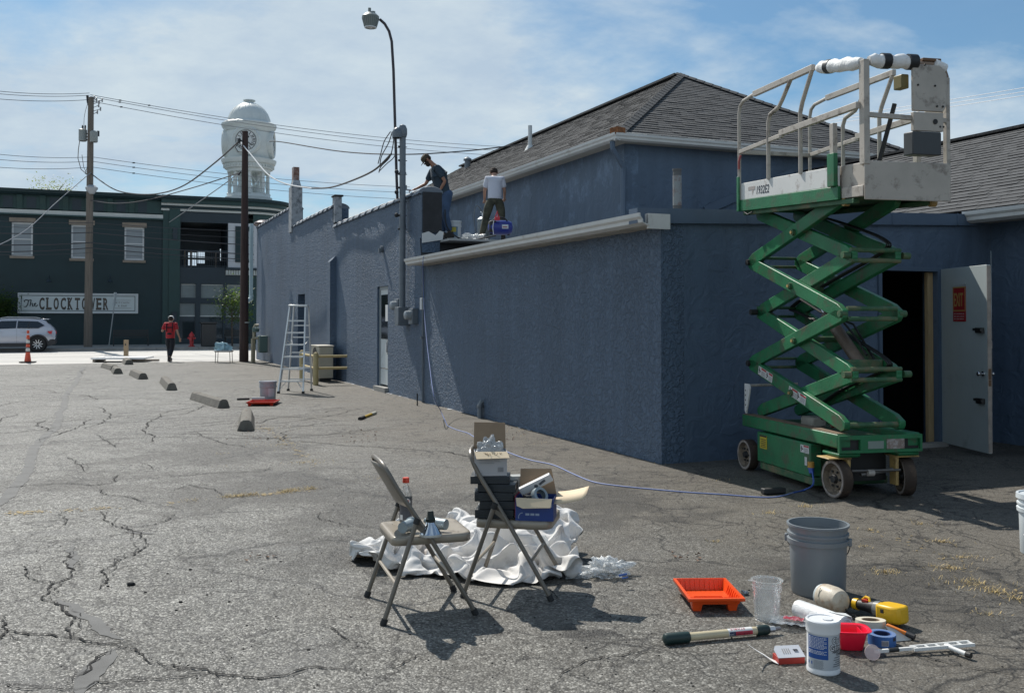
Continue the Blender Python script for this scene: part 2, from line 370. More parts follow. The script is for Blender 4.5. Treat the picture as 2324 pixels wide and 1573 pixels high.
# cracks as sunken-looking dark ribbons, measured on the photo
m_crack = mat('crack_shadow', (0.012, 0.011, 0.010), 0.95)
m_tar = mat('crack_filler', (0.118, 0.117, 0.113), 0.8, var=0.25, vscale=5, pos=True, bump=0.5, bscale=160, bdist=0.004)
def Z2(zx, zy): return GP(zx * .37725, 979.2 + zy * .37725)
def ribbon(mb, pts, w, jit=0.5, seg=0.035, wander=0.018, z=0.004, seed=0):
    rnd = random.Random(seed); P = [Vector((p.x, p.y, 0)) for p in pts]; out = []
    for a, b in zip(P, P[1:]):
        n = max(1, int((b - a).length / seg))
        for i in range(n): out.append(a.lerp(b, i / n))
    out.append(P[-1]); n = len(out); L_ = []; R_ = []; off = 0
    for i, p in enumerate(out):
        d = (out[min(i + 1, n - 1)] - out[max(i - 1, 0)]); d.normalize(); nn = Vector((-d.y, d.x, 0))
        off += rnd.uniform(-wander, wander); off *= 0.9; jw = jit * 1.6 * fbm((i * seg * 6, seed * 3.7, 0), 3) if w > .05 else rnd.uniform(-jit, jit); tp = min(1, i / 5, (n - 1 - i) / 5) * 0.8 + 0.2
        ww = w * tp * max(.15, 1 + jw); q = p + nn * off + Vector((0, 0, z)); L_.append(q + nn * ww / 2); R_.append(q - nn * ww / 2)
    mb.add(L_ + R_, [(i, i + 1, n + i + 1, n + i) for i in range(n - 1)])
CR = [([(-40, 1190), (0, 1200), (80, 1215), (150, 1235), (250, 1232), (340, 1245), (450, 1252), (560, 1270), (640, 1275), (750, 1272), (880, 1245)], .012),
      ([(690, 1275), (720, 1300), (790, 1298), (850, 1345), (930, 1385), (1020, 1400), (1100, 1430), (1230, 1445), (1330, 1468), (1430, 1470), (1560, 1490), (1700, 1480), (1800, 1450), (1900, 1435), (2115, 1438)], .012),
      ([(450, 1250), (430, 1180), (440, 1120), (400, 1050), (330, 1015), (300, 998), (345, 960), (330, 920), (390, 880), (405, 830), (395, 750), (420, 720)], .013),
      ([(330, 920), (240, 900), (180, 875), (190, 830), (155, 800)], .009),
      ([(540, 960), (600, 940), (660, 880), (650, 840), (720, 780), (850, 715), (880, 680), (830, 645), (800, 595), (730, 570), (660, 515), (620, 480)], .013),
      ([(800, 590), (900, 570), (1020, 530), (1035, 490)], .008), ([(690, 1310), (600, 1360), (560, 1400), (520, 1450), (430, 1490), (400, 1520)], .013),
      ([(-20, 1510), (200, 1535), (400, 1545), (500, 1540), (560, 1500), (700, 1510), (850, 1490), (980, 1498), (1150, 1475), (1260, 1450)], .008),
      ([(950, 270), (1100, 265), (1250, 250), (1450, 243), (1540, 245), (1640, 215)], .011), ([(590, 20), (650, 60), (710, 100)], .012), ([(850, 190), (950, 240)], .010),
      ([(0, 345), (180, 325), (380, 315), (560, 325), (670, 310), (690, 260)], .012), ([(600, 345), (660, 380), (740, 390), (900, 420)], .010), ([(400, 150), (500, 210), (560, 240)], .010),
      ([(1930, 1160), (2030, 1190), (2060, 1230), (2115, 1245), (2250, 1290)], .009), ([(1160, 5), (1250, 45), (1380, 80), (1500, 95)], .012), ([(350, 585), (390, 550), (360, 480)], .008),
      ([(0, 1110), (10, 1160), (0, 1270)], .011), ([(2250, 1440), (2420, 1400), (2560, 1330)], .008), ([(1920, 485), (1950, 530), (2100, 570), (2240, 575)], .009),
      ([(1040, 360), (1150, 320), (1270, 350), (1400, 390)], .009), ([(2900, 800), (3040, 880), (3240, 930), (3400, 1020)], .008), ([(3300, 1500), (3500, 1420), (3800, 1330), (4020, 1320)], .008),
      ([(5200, 1250), (5450, 1330), (5700, 1400), (6160, 1470)], .009), ([(4600, 560), (4900, 640), (5300, 660)], .007)]
mb = MB()
for i, (pts, w) in enumerate(CR): ribbon(mb, [Z2(*p) for p in pts], w * .78, jit=.85, seg=.022, wander=.016, seed=i, z=0.006); ribbon(mb, [Z2(*p) + Vector((.012, .008, 0)) for p in pts], w * .3, jit=.95, seg=.03, wander=.03, seed=i + 200, z=0.0062)
rnd = random.Random(5)
for i in range(46):      # thin cracks running off across the far lot
    p = GP(rnd.uniform(-100, 900), rnd.uniform(850, 1010)); a = rnd.choice([TH, TH + math.pi / 2, TH + 0.3]) + rnd.uniform(-.25, .25); pts = [p]
    for k in range(rnd.randint(3, 8)):
        a += rnd.uniform(-.5, .5); p = p + Vector((math.cos(a), math.sin(a), 0)) * rnd.uniform(.3, .8)
        if toB(p)[0] < -1: pts.append(p)
    if len(pts) > 2: ribbon(mb, pts, .014, seed=50 + i, wander=.04, seg=.08, z=0.006)
struct(mb.build('asphalt_crack', m_crack, smooth=0))
mb = MB()
ribbon(mb, [Z2(*p) for p in [(-60, 480), (0, 440), (60, 380), (100, 330), (170, 190), (230, 90), (330, -10)]] + [GP(*p) for p in [(150, 900), (175, 860), (190, 832)]], .11, jit=.25, seg=.1, seed=70, z=.003)
ribbon(mb, [Z2(*p) for p in [(345, 1010), (430, 1060), (520, 1100), (620, 1160), (700, 1220), (750, 1250)]], .075, jit=.35, seed=71, z=.003)
ribbon(mb, [Z2(*p) for p in [(700, 1310), (640, 1370), (560, 1430), (480, 1500), (440, 1600)]], .11, jit=.3, seed=72, z=.003)
ribbon(mb, [Z2(*p) for p in [(750, 600), (830, 610), (920, 615)]], .09, jit=.3, seed=73, z=.003); ribbon(mb, [Z2(*p) for p in [(430, 690), (440, 760), (440, 830)]], .06, jit=.3, seed=74, z=.003)
struct(mb.build('crack_filler', m_tar, smooth=0))
# faded yellow stripes, broken into flakes
m_yel = mat('faded_yellow_paint', (0.34, 0.25, 0.11), 0.8, var=0.3, vscale=9, pos=True)
mb = MB(); rnd = random.Random(9)
def flakes(a, b, w, n, sz):
    for i in range(n):
        k = rnd.random(); c = a.lerp(b, k)
        if fbm((c.x * 2.2, c.y * 2.2, 3), 3) < -0.05: continue
        c = c + Vector((rnd.gauss(0, w), rnd.gauss(0, w * 1.2), 0)); r = sz * rnd.uniform(.3, 1); q = rnd.uniform(0, 6); m = 6
        vs = [c + Vector((math.cos(q + j * 2 * math.pi / m) * r * rnd.uniform(.5, 1.5), math.sin(q + j * 2 * math.pi / m) * r * rnd.uniform(.4, .9), .005 + i * 1e-6)) for j in range(m)]
        mb.add(vs, [list(range(m))])
for a, b, n in (((60, 495), (700, 460), 260), ((900, 445), (1560, 385), 330), ((1560, 385), (1900, 345), 120)): flakes(Z2(*a), Z2(*b), .035, n, .014)
flakes(GP(590, 960), GP(720, 1060), .05, 240, .02); flakes(GP(1950, 1190), GP(2324, 1345), .05, 90, .012)
struct(mb.build('faded_parking_stripe', m_yel, smooth=0))
# dry weeds in the cracks
m_dry = mat('dry_grass', (0.50, 0.37, 0.16), 0.8, var=0.35, vscale=20)
mb = MB(); rnd = random.Random(3)
def tuft(c, n, h, sp):
    for i in range(n):
        a = rnd.uniform(0, 6.28); r = abs(rnd.gauss(0, sp)); b = c + Vector((math.cos(a) * r * 1.6, math.sin(a) * r, 0)); l = h * rnd.uniform(.4, 1.1)
        d = Vector((rnd.uniform(-1, 1), rnd.uniform(-1, 1), rnd.uniform(.15, .9))).normalized(); e = b + d * l; m_ = b + d * l * .5 + Vector((0, 0, l * .12)); w = Vector((-d.y, d.x, 0)) * .0016
        mb.add([b - w, b + w, m_ + w, m_ - w, e], [(0, 1, 2, 3), (3, 2, 4)])
for px, py, n, h, sp in [(2010, 1300, 90, .05, .04), (1975, 1203, 40, .04, .03), (2140, 1230, 80, .05, .05), (2155, 1290, 120, .045, .07), (2200, 1325, 160, .05, .09), (2260, 1345, 120, .05, .08), (2310, 1360, 80, .05, .06),
                         (1825, 1150, 60, .06, .05), (1745, 1165, 50, .05, .05), (1625, 1230, 30, .04, .03), (2090, 1190, 50, .04, .05), (2250, 1395, 40, .04, .04), (1650, 960, 20, .05, .05), (860, 1085, 40, .05, .08), (690, 1050, 90, .06, .15),
                         (640, 1010, 90, .06, .2), (605, 975, 70, .06, .15), (505, 1060, 20, .04, .05), (500, 1030, 20, .04, .05), (2180, 1265, 70, .04, .08), (1960, 1240, 30, .03, .05), (1630, 1090, 20, .04, .05)]:
    tuft(GP(px, py), n, h * .8, sp)
for i in range(260):
    a, b = Z2(1100, 425), Z2(1900, 342); k = rnd.random() ** .7; c = a.lerp(b, k)
    if fbm((c.x * 4, c.y * 4, 2), 2) > -.05: tuft(c + Vector((0, rnd.gauss(0, .03), 0)), 4, .045, .03)
for i in range(90):
    k = rnd.random(); tuft(BW(rnd.uniform(-.5, -.05), rnd.uniform(0, 28)), 3, .05, .05)
o = mb.build('dry_grass', m_dry, smooth=0); o['kind'] = 'stuff'; o['label'] = 'straw coloured dry weeds growing in the cracks of the lot'
# loose grit
m_grit = mat('loose_black_grit', (0.02, 0.02, 0.02), 0.9)
mb = MB()
for px, py, s_ in [(297, 1328, .028), (155 * .377, 1293, .013), (245, 1331, .01), (330, 1345, .01), (432, 1293, .012), (380, 1302, .009), (410, 1367, .013), (637, 1275, .01), (400, 1385, .009), (470, 1350, .008), (520, 1366, .009), (1700, 1340, .008), (1090, 1115, .012), (930, 1440, .008), (560, 1420, .008), (1330, 1470, .008), (700, 1475, .009)]:
    g_ = GP(px, py); mb.ball(g_ + Vector((0, 0, s_ * .3)), (s_, s_ * .7, s_ * .45), 6, 4)
for i in range(420):
    g_ = GP(rnd.uniform(0, 2324), rnd.uniform(1050, 1570)); s_ = rnd.uniform(.0025, .006); mb.ball(g_ + Vector((0, 0, s_ * .3)), (s_, s_ * .8, s_ * .6), 5, 3)
o = mb.build('loose_grit', m_grit); o['kind'] = 'stuff'; o['label'] = 'dark crumbs of broken asphalt scattered on the lot'
# dead brown leaves near the kerb stones
m_leaf = mat('brown_litter', (0.13, 0.07, 0.04), 0.8)
mb = MB()
for i in range(150):
    c = GP(rnd.choice([rnd.gauss(825, 25), rnd.gauss(1150, 30), rnd.gauss(590, 30), rnd.gauss(1570, 30)]), rnd.gauss(0, 1) * 6 + rnd.choice([993, 1000, 975, 1265])); a = rnd.uniform(0, 6); s_ = rnd.uniform(.008, .02)
    mb.add([c + Vector((math.cos(a) * s_, math.sin(a) * s_, .01)), c + Vector((-math.sin(a) * s_, math.cos(a) * s_ * .6, .018)), c + Vector((-math.cos(a) * s_, -math.sin(a) * s_, .006)), c + Vector((math.sin(a) * s_, -math.cos(a) * s_ * .6, .012))], [(0, 1, 2, 3)])
o = mb.build('dead_leaves', m_leaf, smooth=0); o['kind'] = 'stuff'; o['label'] = 'scattered brown leaf litter on the asphalt'
# ------------------------------------------------------------------ painted building
PAINT = (0.094, 0.138, 0.202)
def stucco(name, col, strength, scale, patch=1.3, pamt=.35, pth=.60):
    m = bpy.data.materials.new(name); m.use_nodes = True; nt = m.node_tree; N = nt.nodes; L = nt.links; b = N['Principled BSDF']
    b.inputs['Roughness'].default_value = 0.55; b.inputs['Specular IOR Level'].default_value = 0.4
    pos = N.new('ShaderNodeNewGeometry').outputs['Position']
    def noi(sc, det, ro, dist=0):
        n = N.new('ShaderNodeTexNoise'); n.inputs['Scale'].default_value = sc; n.inputs['Detail'].default_value = det; n.inputs['Roughness'].default_value = ro; n.inputs['Distortion'].default_value = dist
        L.new(pos, n.inputs['Vector']); return n.outputs['Fac']
    def ramp(src, stops):
        r = N.new('ShaderNodeValToRGB'); e = r.color_ramp.elements
        for i, (p, c) in enumerate(stops): e[i].position = p; e[i].color = (*c, 1)
        L.new(src, r.inputs[0]); return r.outputs[0]
    v = ramp(noi(0.6, 6, .65), [(0.3, tuple(c * .88 for c in col)), (0.7, tuple(c * 1.14 for c in col))])
    mx = N.new('ShaderNodeMixRGB'); L.new(ramp(noi(1.7, 9, .72), [(pth, (0, 0, 0)), (pth + .13, (pamt, pamt, pamt))]), mx.inputs[0]); L.new(v, mx.inputs[1]); mx.inputs[2].default_value = (*[c * patch + .01 for c in col], 1)
    # rain-washed vertical streaks
    st = N.new('ShaderNodeMapping'); st.inputs['Scale'].default_value = (3, 3, .25); L.new(pos, st.inputs[0])
    sn = N.new('ShaderNodeTexNoise'); sn.inputs['Scale'].default_value = 1.6; sn.inputs['Detail'].default_value = 6; L.new(st.outputs[0], sn.inputs['Vector'])
    mx2 = N.new('ShaderNodeMixRGB'); mx2.blend_type = 'MULTIPLY'; mx2.inputs[0].default_value = 1; L.new(mx.outputs[0], mx2.inputs[1]); L.new(ramp(sn.outputs['Fac'], [(.3, (.90, .90, .90)), (.7, (1.09, 1.09, 1.09))]), mx2.inputs[2])
    L.new(mx2.outputs[0], b.inputs['Base Color'])
    a = noi(scale, 3, .55, 0.9); h = ramp(a, [(.42, (0, 0, 0)), (.60, (1, 1, 1))])
    bp = N.new('ShaderNodeBump'); bp.inputs['Strength'].default_value = strength; bp.inputs['Distance'].default_value = 0.018
    L.new(h, bp.inputs['Height']); bp2 = N.new('ShaderNodeBump'); bp2.inputs['Strength'].default_value = .5; bp2.inputs['Distance'].default_value = .006
    L.new(noi(scale * 4, 4, .6), bp2.inputs['Height']); L.new(bp.outputs[0], bp2.inputs['Normal']); L.new(bp2.outputs[0], b.inputs['Normal'])
    return m
m_stucco = stucco('blue_grey_stucco', PAINT, 0.85, 19)
m_smooth = stucco('blue_grey_painted_block', tuple(c * .92 for c in PAINT), 0.35, 5)
m_upper = stucco('patchy_blue_grey_render', tuple(c * .9 for c in PAINT), 0.3, 2.5, 1.75, .75, .52)
m_trim = mat('blue_grey_trim', tuple(c * .9 for c in PAINT), .45, var=.08, vscale=3)
m_white = mat('white_gutter', (0.62, 0.62, 0.60), .45, var=.06, vscale=4, dirt=((0.42, 0.40, 0.36), .12, 3))
m_soffit = mat('cream_soffit', (0.44, 0.42, 0.37), .6, var=.08, vscale=3)
m_black = mat('black_membrane', (0.022, 0.023, 0.026), .7, var=.3, vscale=4, bump=.4, bscale=12)
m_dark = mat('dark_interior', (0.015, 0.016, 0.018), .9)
m_roofm = mat('grey_flat_roof', (0.16, 0.17, 0.18), .8, var=.2, vscale=1.2, pos=True)
m_tile = mat('painted_coping_tile', (0.15, 0.175, 0.205), .6, var=.2, vscale=5, pos=True, dirt=((.16, .18, .22), .3, 6))
m_wood = mat('bare_wood', (0.42, 0.30, 0.16), .7, var=.2, vscale=3, stretch=(8, 8, 1))
m_chrome = mat('brushed_steel', (0.55, 0.55, 0.56), .25, 1.0)
m_steelp = mat('painted_conduit', (0.14, 0.165, 0.19), .4, var=.15, vscale=5)
FF = Matrix.Rotation(0, 4, 'Z')
bld = thing('painted_building', 'low blue-grey stucco commercial building with stepped parapet and white gutter', 'building', C0, TH)
ZE = 2.62
# long wall facing the lot (plane s = 0, wall thickness 0.25)
PB = 8.52                                       # where the tall parapet begins
st1 = onS(757, 518, 0)[0]; st2 = onS(659, 505, 0)[0]; END = onS(583, 520, 0)[0]
dr = (onS(880, 800, 0)[0], onS(856, 800, 0)[0]); dz = (0.12, onS(868, 650, 0)[1])
sl_ = (onS(692, 700, 0)[0], onS(676, 700, 0)[0]); slz = (0.5, onS(684, 668, 0)[1])
mb = MB(); holes(mb, 0, PB, 0, ZE, [], 0, .25, 'y'); mb.build('wall', m_stucco, bld, smooth=0)
mb = MB(); holes(mb, PB, st1, 0, 3.94, [(dr[0], dr[1], 0, dz[1]), (sl_[0], sl_[1], slz[0], slz[1])], 0, .36, 'y')
holes(mb, st1, st2, 0, 4.46, [(sl_[0], sl_[1], slz[0], slz[1])], 0, .40, 'y')
holes(mb, st2, END, 0, 5.08, [], 0, .40, 'y'); mb.build('wall', m_stucco, bld, smooth=0)
# slight jog of the wall: a 4 cm thicker bay
j0 = onS(1087, 900, 0)[0]
mb = MB(); mb.bb((-.035, 0.002, 0), (0.0, j0, ZE - .02)); mb.build('wall_bay', m_stucco, bld, smooth=0)
# wall to the street and wall behind
mb = MB(); mb.bb((0.401, END - .35, 0), (9, END, 5.0)); mb.build('wall', m_smooth, bld, smooth=0)
# front wall (t = 0) with the doorway
d0, d1, DH = 2.96, 3.90, 2.18
WC = 4.83
mb = MB(); holes(mb, 0.251, WC, 0, ZE - .005, [(d0, d1, 0, DH)], 0, .22, 'x'); mb.build('wall', m_smooth, bld, smooth=0)
# flaked white primer along the foot of the long wall
mb = MB(); rnd = random.Random(31)
for i in range(260):
    t = rnd.choice((rnd.uniform(8.6, 13.5), rnd.uniform(13.5, 20), rnd.uniform(3, 8.6))); x = -.012 - abs(rnd.gauss(0, .035)); r = rnd.uniform(.008, .04); n = 6; q = rnd.uniform(0, 6)
    if fbm((t * 1.3, 5, 2), 3) < .02: continue
    mb.add([(x + math.cos(q + k * 6.283 / n) * r * .5 * rnd.uniform(.6, 1.3), t + math.sin(q + k * 6.283 / n) * r * 2 * rnd.uniform(.6, 1.3), .007 + i * 1e-6) for k in range(n)], [list(range(n))])
_o = mb.build('primer_flakes', mat('white_primer_flake', (.50, .52, .54), .8), bld, smooth=0, kind='stuff')
# sloped flashing strip on the front roof edge
mb = MB(); mb.add([(-.36, -.06, 2.56), (4.55, -.06, 2.72), (4.55, -.06, 2.86), (-.36, -.06, 2.72), (-.36, .12, 2.56), (4.55, .12, 2.72), (4.55, .12, 2.86), (-.36, .12, 2.72)],
                  [(0, 1, 2, 3), (4, 7, 6, 5), (3, 2, 6, 7), (0, 4, 5, 1), (0, 3, 7, 4), (1, 5, 6, 2)]); mb.build('roof_flashing', m_trim, bld)
mb = MB(); mb.prism([(.26, ZE - .01), (WC, ZE - .01), (WC, 2.80), (.26, 2.66)], -.002, .10, 'y'); mb.build('wall_top', m_smooth, bld, smooth=0)
for k in range(1, 5):
    mb = MB(); mb.bb((k * 1.05 - .01, -.066, 2.58 + k * .034), (k * 1.05 + .01, -.062, 2.72 + k * .034)); mb.build('flashing_seam', m_trim, bld)
# roof sheets: low slope then the plateau behind the parapet
mb = MB(); mb.add([(-.34, .12, 2.66), (6, .12, 2.86), (6, PB, 2.86), (-.34, PB, 2.66)], [(0, 1, 2, 3)]); mb.build('roof', m_roofm, bld, smooth=0)
mb = MB(); mb.add([(.40, PB + .01, 3.05), (9, PB + .01, 3.10), (9, 12, 3.32), (.40, 12, 3.32), (9, END, 3.4), (.40, END, 3.4)], [(0, 1, 2, 3), (3, 2, 4, 5)]); mb.build('roof', m_roofm, bld, smooth=0)
mb = MB(); mb.add([(-.02, PB - .04, 2.62), (6, PB - .04, 2.84), (6, PB + .06, 3.12), (-.02, PB + .06, 3.08), (-.02, PB - .9, 2.70), (6, PB - .9, 2.86)], [(0, 1, 2, 3), (0, 4, 5, 1)]); mb.build('roof_membrane', m_black, bld, smooth=0)
# black painted end of the parapet with white base patch
mb = MB(); mb.bb((.012, PB - .035, 3.18), (.385, PB - .002, 3.945)); mb.build('parapet_end', m_black, bld)
mb = MB(); mb.prism([(.0, 2.98), (.40, 3.05), (.42, 3.20), (.34, 3.22), (.26, 3.13), (.12, 3.20), (0, 3.16)], PB - .04, PB - .012, 'y'); mb.build('bare_patch', mat('white_primer', (.62, .62, .6), .7), bld)
mb = MB(); mb.bb((.36, PB - .55, 3.00), (1.9, PB + .10, 3.04)); mb.build('roof_board', mat('weathered_board', (.36, .36, .35), .7), bld)
# coping tiles along each parapet step: humped clay tile with roll at its end
cm = MB(); cm.lathe([(.001, 0), (.235, 0), (.25, .02), (.24, .05), (.225, .09), (.222, .54), (.0, .54)], n=10, M=Matrix.Rotation(-math.pi / 2, 3, 'X') @ Matrix.Diagonal((1, .55, 1)), a0=-math.pi, a1=0)
cop = cm.mesh('coping_tile', m_tile)
def copes(a, b, z):
    n = int((b - a) / .56)
    for i in range(n): inst(cop, 'coping_tile', bld, (.18, a + (b - a) * i / n, z - .015), (0, R(rnd.uniform(-2, 2)), R(rnd.uniform(-1.5, 1.5))))
copes(PB, st1, 3.94); copes(st1, st2, 4.46); copes(st2, END, 5.08)
# gutter with K profile, left long eave; and soffit planks
def gutter(parent, x, y0, y1, z, side=-1, m=m_white, name='gutter', s=1.0):
    pr = [(0, .0), (side * .03 * s, .0), (side * .085 * s, .025 * s), (side * .09 * s, .06 * s), (side * .115 * s, .085 * s), (side * .12 * s, .125 * s), (side * .108 * s, .125 * s), (side * .1 * s, .09 * s), (side * .075 * s, .06 * s), (side * .072 * s, .03 * s), (side * .02 * s, .012 * s), (0, .02 * s)]
    mb = MB(); mb.prism([(x + p[0], z + p[1]) for p in pr], y0, y1, 'y'); return mb.build(name, m, parent, smooth=20)
gutter(bld, -.27, -.15, 8.40, 2.535)
mb = MB(); mb.bb((-.27, -.12, 2.54), (-.25, 8.36, 2.66)); mb.build('fascia_board', m_white, bld)
sp = MB().box((0, 0, 0), (.262, .285, .012)).mesh('soffit_panel', m_soffit)
for i in range(28): inst(sp, 'soffit_panel', bld, (-.125, .05 + i * .298, 2.535 + (i % 2) * .004))
mb = MB(); mb.bb((-.27, -.13, 2.50), (0.0, -.10, 2.66)); mb.build('fascia_board', m_white, bld)
# pilaster, thin pipe, cleanout pipe on the long wall
p0 = onS(751, 700, -.1)[0]
mb = MB(); mb.add([(-.16, p0 - .16, 0), (-.16, p0 + .16, 0), (-.16, p0 + .16, 3.02), (-.16, p0 - .16, 3.02), (0, p0 - .16, 0), (0, p0 + .16, 0), (0, p0 + .16, 3.18), (0, p0 - .16, 3.18)],
                  [(0, 1, 2, 3), (0, 3, 7, 4), (1, 5, 6, 2), (3, 2, 6, 7)]); mb.build('pilaster', m_stucco, bld, smooth=0)
tp = onS(963, 700, 0)[0]
mb = MB(); mb.cyl((-.03, tp, .0), (-.03, tp, 2.6), .018, n=8); mb.box((-.05, tp, 1.2), (.04, .05, .04)); mb.build('conduit', m_steelp, bld)
tc_ = onS(1088, 940, -.1)[0]
mb = MB(); mb.tube([(-.09, tc_, 0), (-.09, tc_, .2), (-.07, tc_, .25), (-.0, tc_, .27)], .038, 10); mb.cyl((-.09, tc_, .16), (-.09, tc_, .2), .05, n=10); mb.build('drain_pipe', m_steelp, bld)
# wall lamp stub
a_ = onS(864, 566, -.05); mb = MB(); mb.cyl((0, a_[0], a_[1]), (-.06, a_[0], a_[1]), .07, n=12); mb.box((-.07, a_[0], a_[1] - .03), (.05, .08, .1)); mb.build('wall_bracket', m_steelp, bld)
# recessed side door
mb = MB()
m_doorw = mat('chalky_white_door', (.62, .66, .66), .4, var=.05, vscale=3, dirt=((.4, .42, .42), .2, 5))
dy0, dy1, dt = dr[0], dr[1], dz[1]
door = MB().bb((.06, dy0 + .05, .14), (.10, dy1 - .07, dt - .07)).build('door', m_doorw, bld, bevel=.004)
mb = MB(); mb.bb((.045, dy0 + .002, .1), (.12, dy0 + .05, dt)); mb.bb((.045, dy1 - .07, .1), (.12, dy1 - .002, dt)); mb.bb((.045, dy0 + .051, dt - .07), (.12, dy1 - .071, dt - .002)); mb.build('door_frame', mat('grey_door_frame', (.30, .33, .34), .4), bld)
m_glassd = mat('dark_glass', (.02, .025, .03), .05, spec=.8)
mb = MB(); mb.bb((.048, dy0 + .12, 1.12), (.059, dy1 - .14, dt - .18)); pn = mb.build('door_window', m_glassd, door)
mb = MB(); mb.bb((.042, dy0 + .16, 1.5), (.047, dy0 + .34, 1.85)); mb.build('notice', mat('paper', (.75, .75, .73), .8), door)
mb = MB(); mb.box((.025, dy0 + .15, .95), (.03, .03, .22)); mb.box((.045, dy0 + .15, .95), (.03, .05, .3)); mb.build('door_handle', m_chrome, door)
mb = MB(); mb.bb((.055, dy0 + .06, .48), (.059, dy1 - .08, .50)); mb.build('door_rail', m_chrome, door)
mb = MB(); mb.bb((-.08, dy0 - .05, 0), (.4, dy1 + .05, .1)); mb.build('door_step', m_walk, bld)
mb = MB(); mb.bb((.40, sl_[0] - .1, 0), (.42, sl_[1] + .1, 2.6)); mb.bb((.42, dy0 - .1, 0), (.44, dy1 + .1, 2.6)); mb.build('recess_back', m_trim, bld, smooth=0)
# front doorway: jambs, stud, dark room, open leaf with EXIT sign
mb = MB(); mb.bb((d0, -.03, 0), (d0 + .05, .20, DH)); mb.bb((d0 + .051, -.03, DH - .05), (d1 - .001, .20, DH)); mb.bb((d1 - .0, -.03, 0), (d1 + .06, .0, DH)); mb.build('door_frame', m_trim, bld)
mb = MB(); mb.bb((d1 - .09, .05, 0), (d1 - .005, .10, DH - .06)); mb.build('wood_stud', m_wood, bld)
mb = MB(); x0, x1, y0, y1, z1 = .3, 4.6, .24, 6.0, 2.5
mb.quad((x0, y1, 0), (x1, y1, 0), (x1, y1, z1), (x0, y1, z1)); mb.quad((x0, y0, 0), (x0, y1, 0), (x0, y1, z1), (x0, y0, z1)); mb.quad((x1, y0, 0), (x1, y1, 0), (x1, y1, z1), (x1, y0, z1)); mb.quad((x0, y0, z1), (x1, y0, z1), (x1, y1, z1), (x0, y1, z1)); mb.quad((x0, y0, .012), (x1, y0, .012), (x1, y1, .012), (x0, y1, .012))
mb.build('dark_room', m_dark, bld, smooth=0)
mb = MB(); mb.bb((d0 - .03, -.12, 0), (d1 + .05, .0, .05)); mb.build('door_threshold', m_walk, bld)
m_leafd = mat('grey_white_door', (.40, .45, .45), .4, var=.05, vscale=2, dirt=((.3, .33, .33), .12, 3))
fe = GP(2244, 1040); fe = Vector((5.36, 10.92, 0)); hg = BW(3.97, -.03); dv = (fe - hg); dv.z = 0
leaf_rz = math.atan2(dv.y, dv.x) - TH; lw = 1.02
lf = MB().box((lw / 2, 0, 1.10), (lw, .045, 2.12)).build('door', m_leafd, bld, bevel=.004); lf.location = (3.97, -.03, 0); lf.rotation_euler = (0, 0, leaf_rz)
mb = MB(); mb.box((lw + .004, 0, 1.10), (.006, .044, 2.10)); mb.build('door_edge', mat('worn_edge', (.36, .31, .27), .6, var=.25, vscale=9), lf)
sd = -1       # which face of the leaf looks at the opening
FY = -.024
def on_leaf(x, z, y=FY): return (x, y, z)
mb = MB(); mb.bb((.30, FY - .006, 1.52), (.58, FY, 1.93)); sg = mb.build('exit_sign', mat('dark_red_sign', (.30, .015, .02), .5), lf)
mb = MB(); m_gold = mat('dull_gold_paint', (.40, .25, .08), .5)
for a in ((.30, 1.64, .58, 1.655), (.30, 1.915, .58, 1.93), (.30, 1.656, .31, 1.914), (.57, 1.656, .58, 1.914)): mb.bb((a[0], FY - .009, a[1]), (a[2], FY - .0062, a[3]))
mb.build('sign_border', m_gold, sg)
mb = MB(); text(mb, 'EXIT', .225, frame((.322, FY - .0075, 1.70), (1, 0, 0), (0, 0, 1)), .001, .45, offset=.003); mb.build('lettering', m_gold, sg)
mb = MB(); m_pale = mat('pale_print', (.5, .4, .4), .6)
for i, s_ in enumerate(('NO PARKING', 'KEEP CLEAR', 'FIRE DOOR')): pass
for i in range(3): 
    for k in range(7): mb.bb((.325 + k * .033, FY - .008, 1.545 + i * .03), (.325 + k * .033 + random.uniform(.014, .028), FY - .0062, 1.555 + i * .03))
mb.build('small_print', m_pale, sg)
mb = MB(); mb.bb((.30, FY - .004, 1.95), (.58, FY, 2.03)); mb.build('blank_plate', mat('pale_plate', (.42, .46, .46), .5), lf)
for z_ in (1.42, .62):
    mb = MB(); mb.box((.90, FY - .02, z_), (.14, .03, .06)); mb.box((.84, FY - .03, z_ + .01), (.1, .02, .03)); mb.cyl((.95, FY - .01, z_), (.95, FY - .05, z_), .02, n=10); mb.build('door_bolt', mat('dark_steel', (.08, .08, .08), .35, .8), lf)
for sgn in (1, -1):
    mb = MB(); y_ = sgn * .024
    mb.lathe([(.001, .075), (.022, .072), (.028, .06), (.02, .045), (.012, .035), (.012, .012), (.03, .01), (.032, 0)], c=(.94, y_, .93), n=14, M=Matrix.Rotation(-sgn * math.pi / 2, 3, 'X')); mb.build('door_knob', m_chrome, lf)
mb = MB(); mb.box((lw + .008, 0, .93), (.006, .03, .12)); mb.box((lw + .008, 0, .83), (.006, .03, .07)); mb.build('latch_plate', mat('rust', (.16, .09, .05), .7), lf)
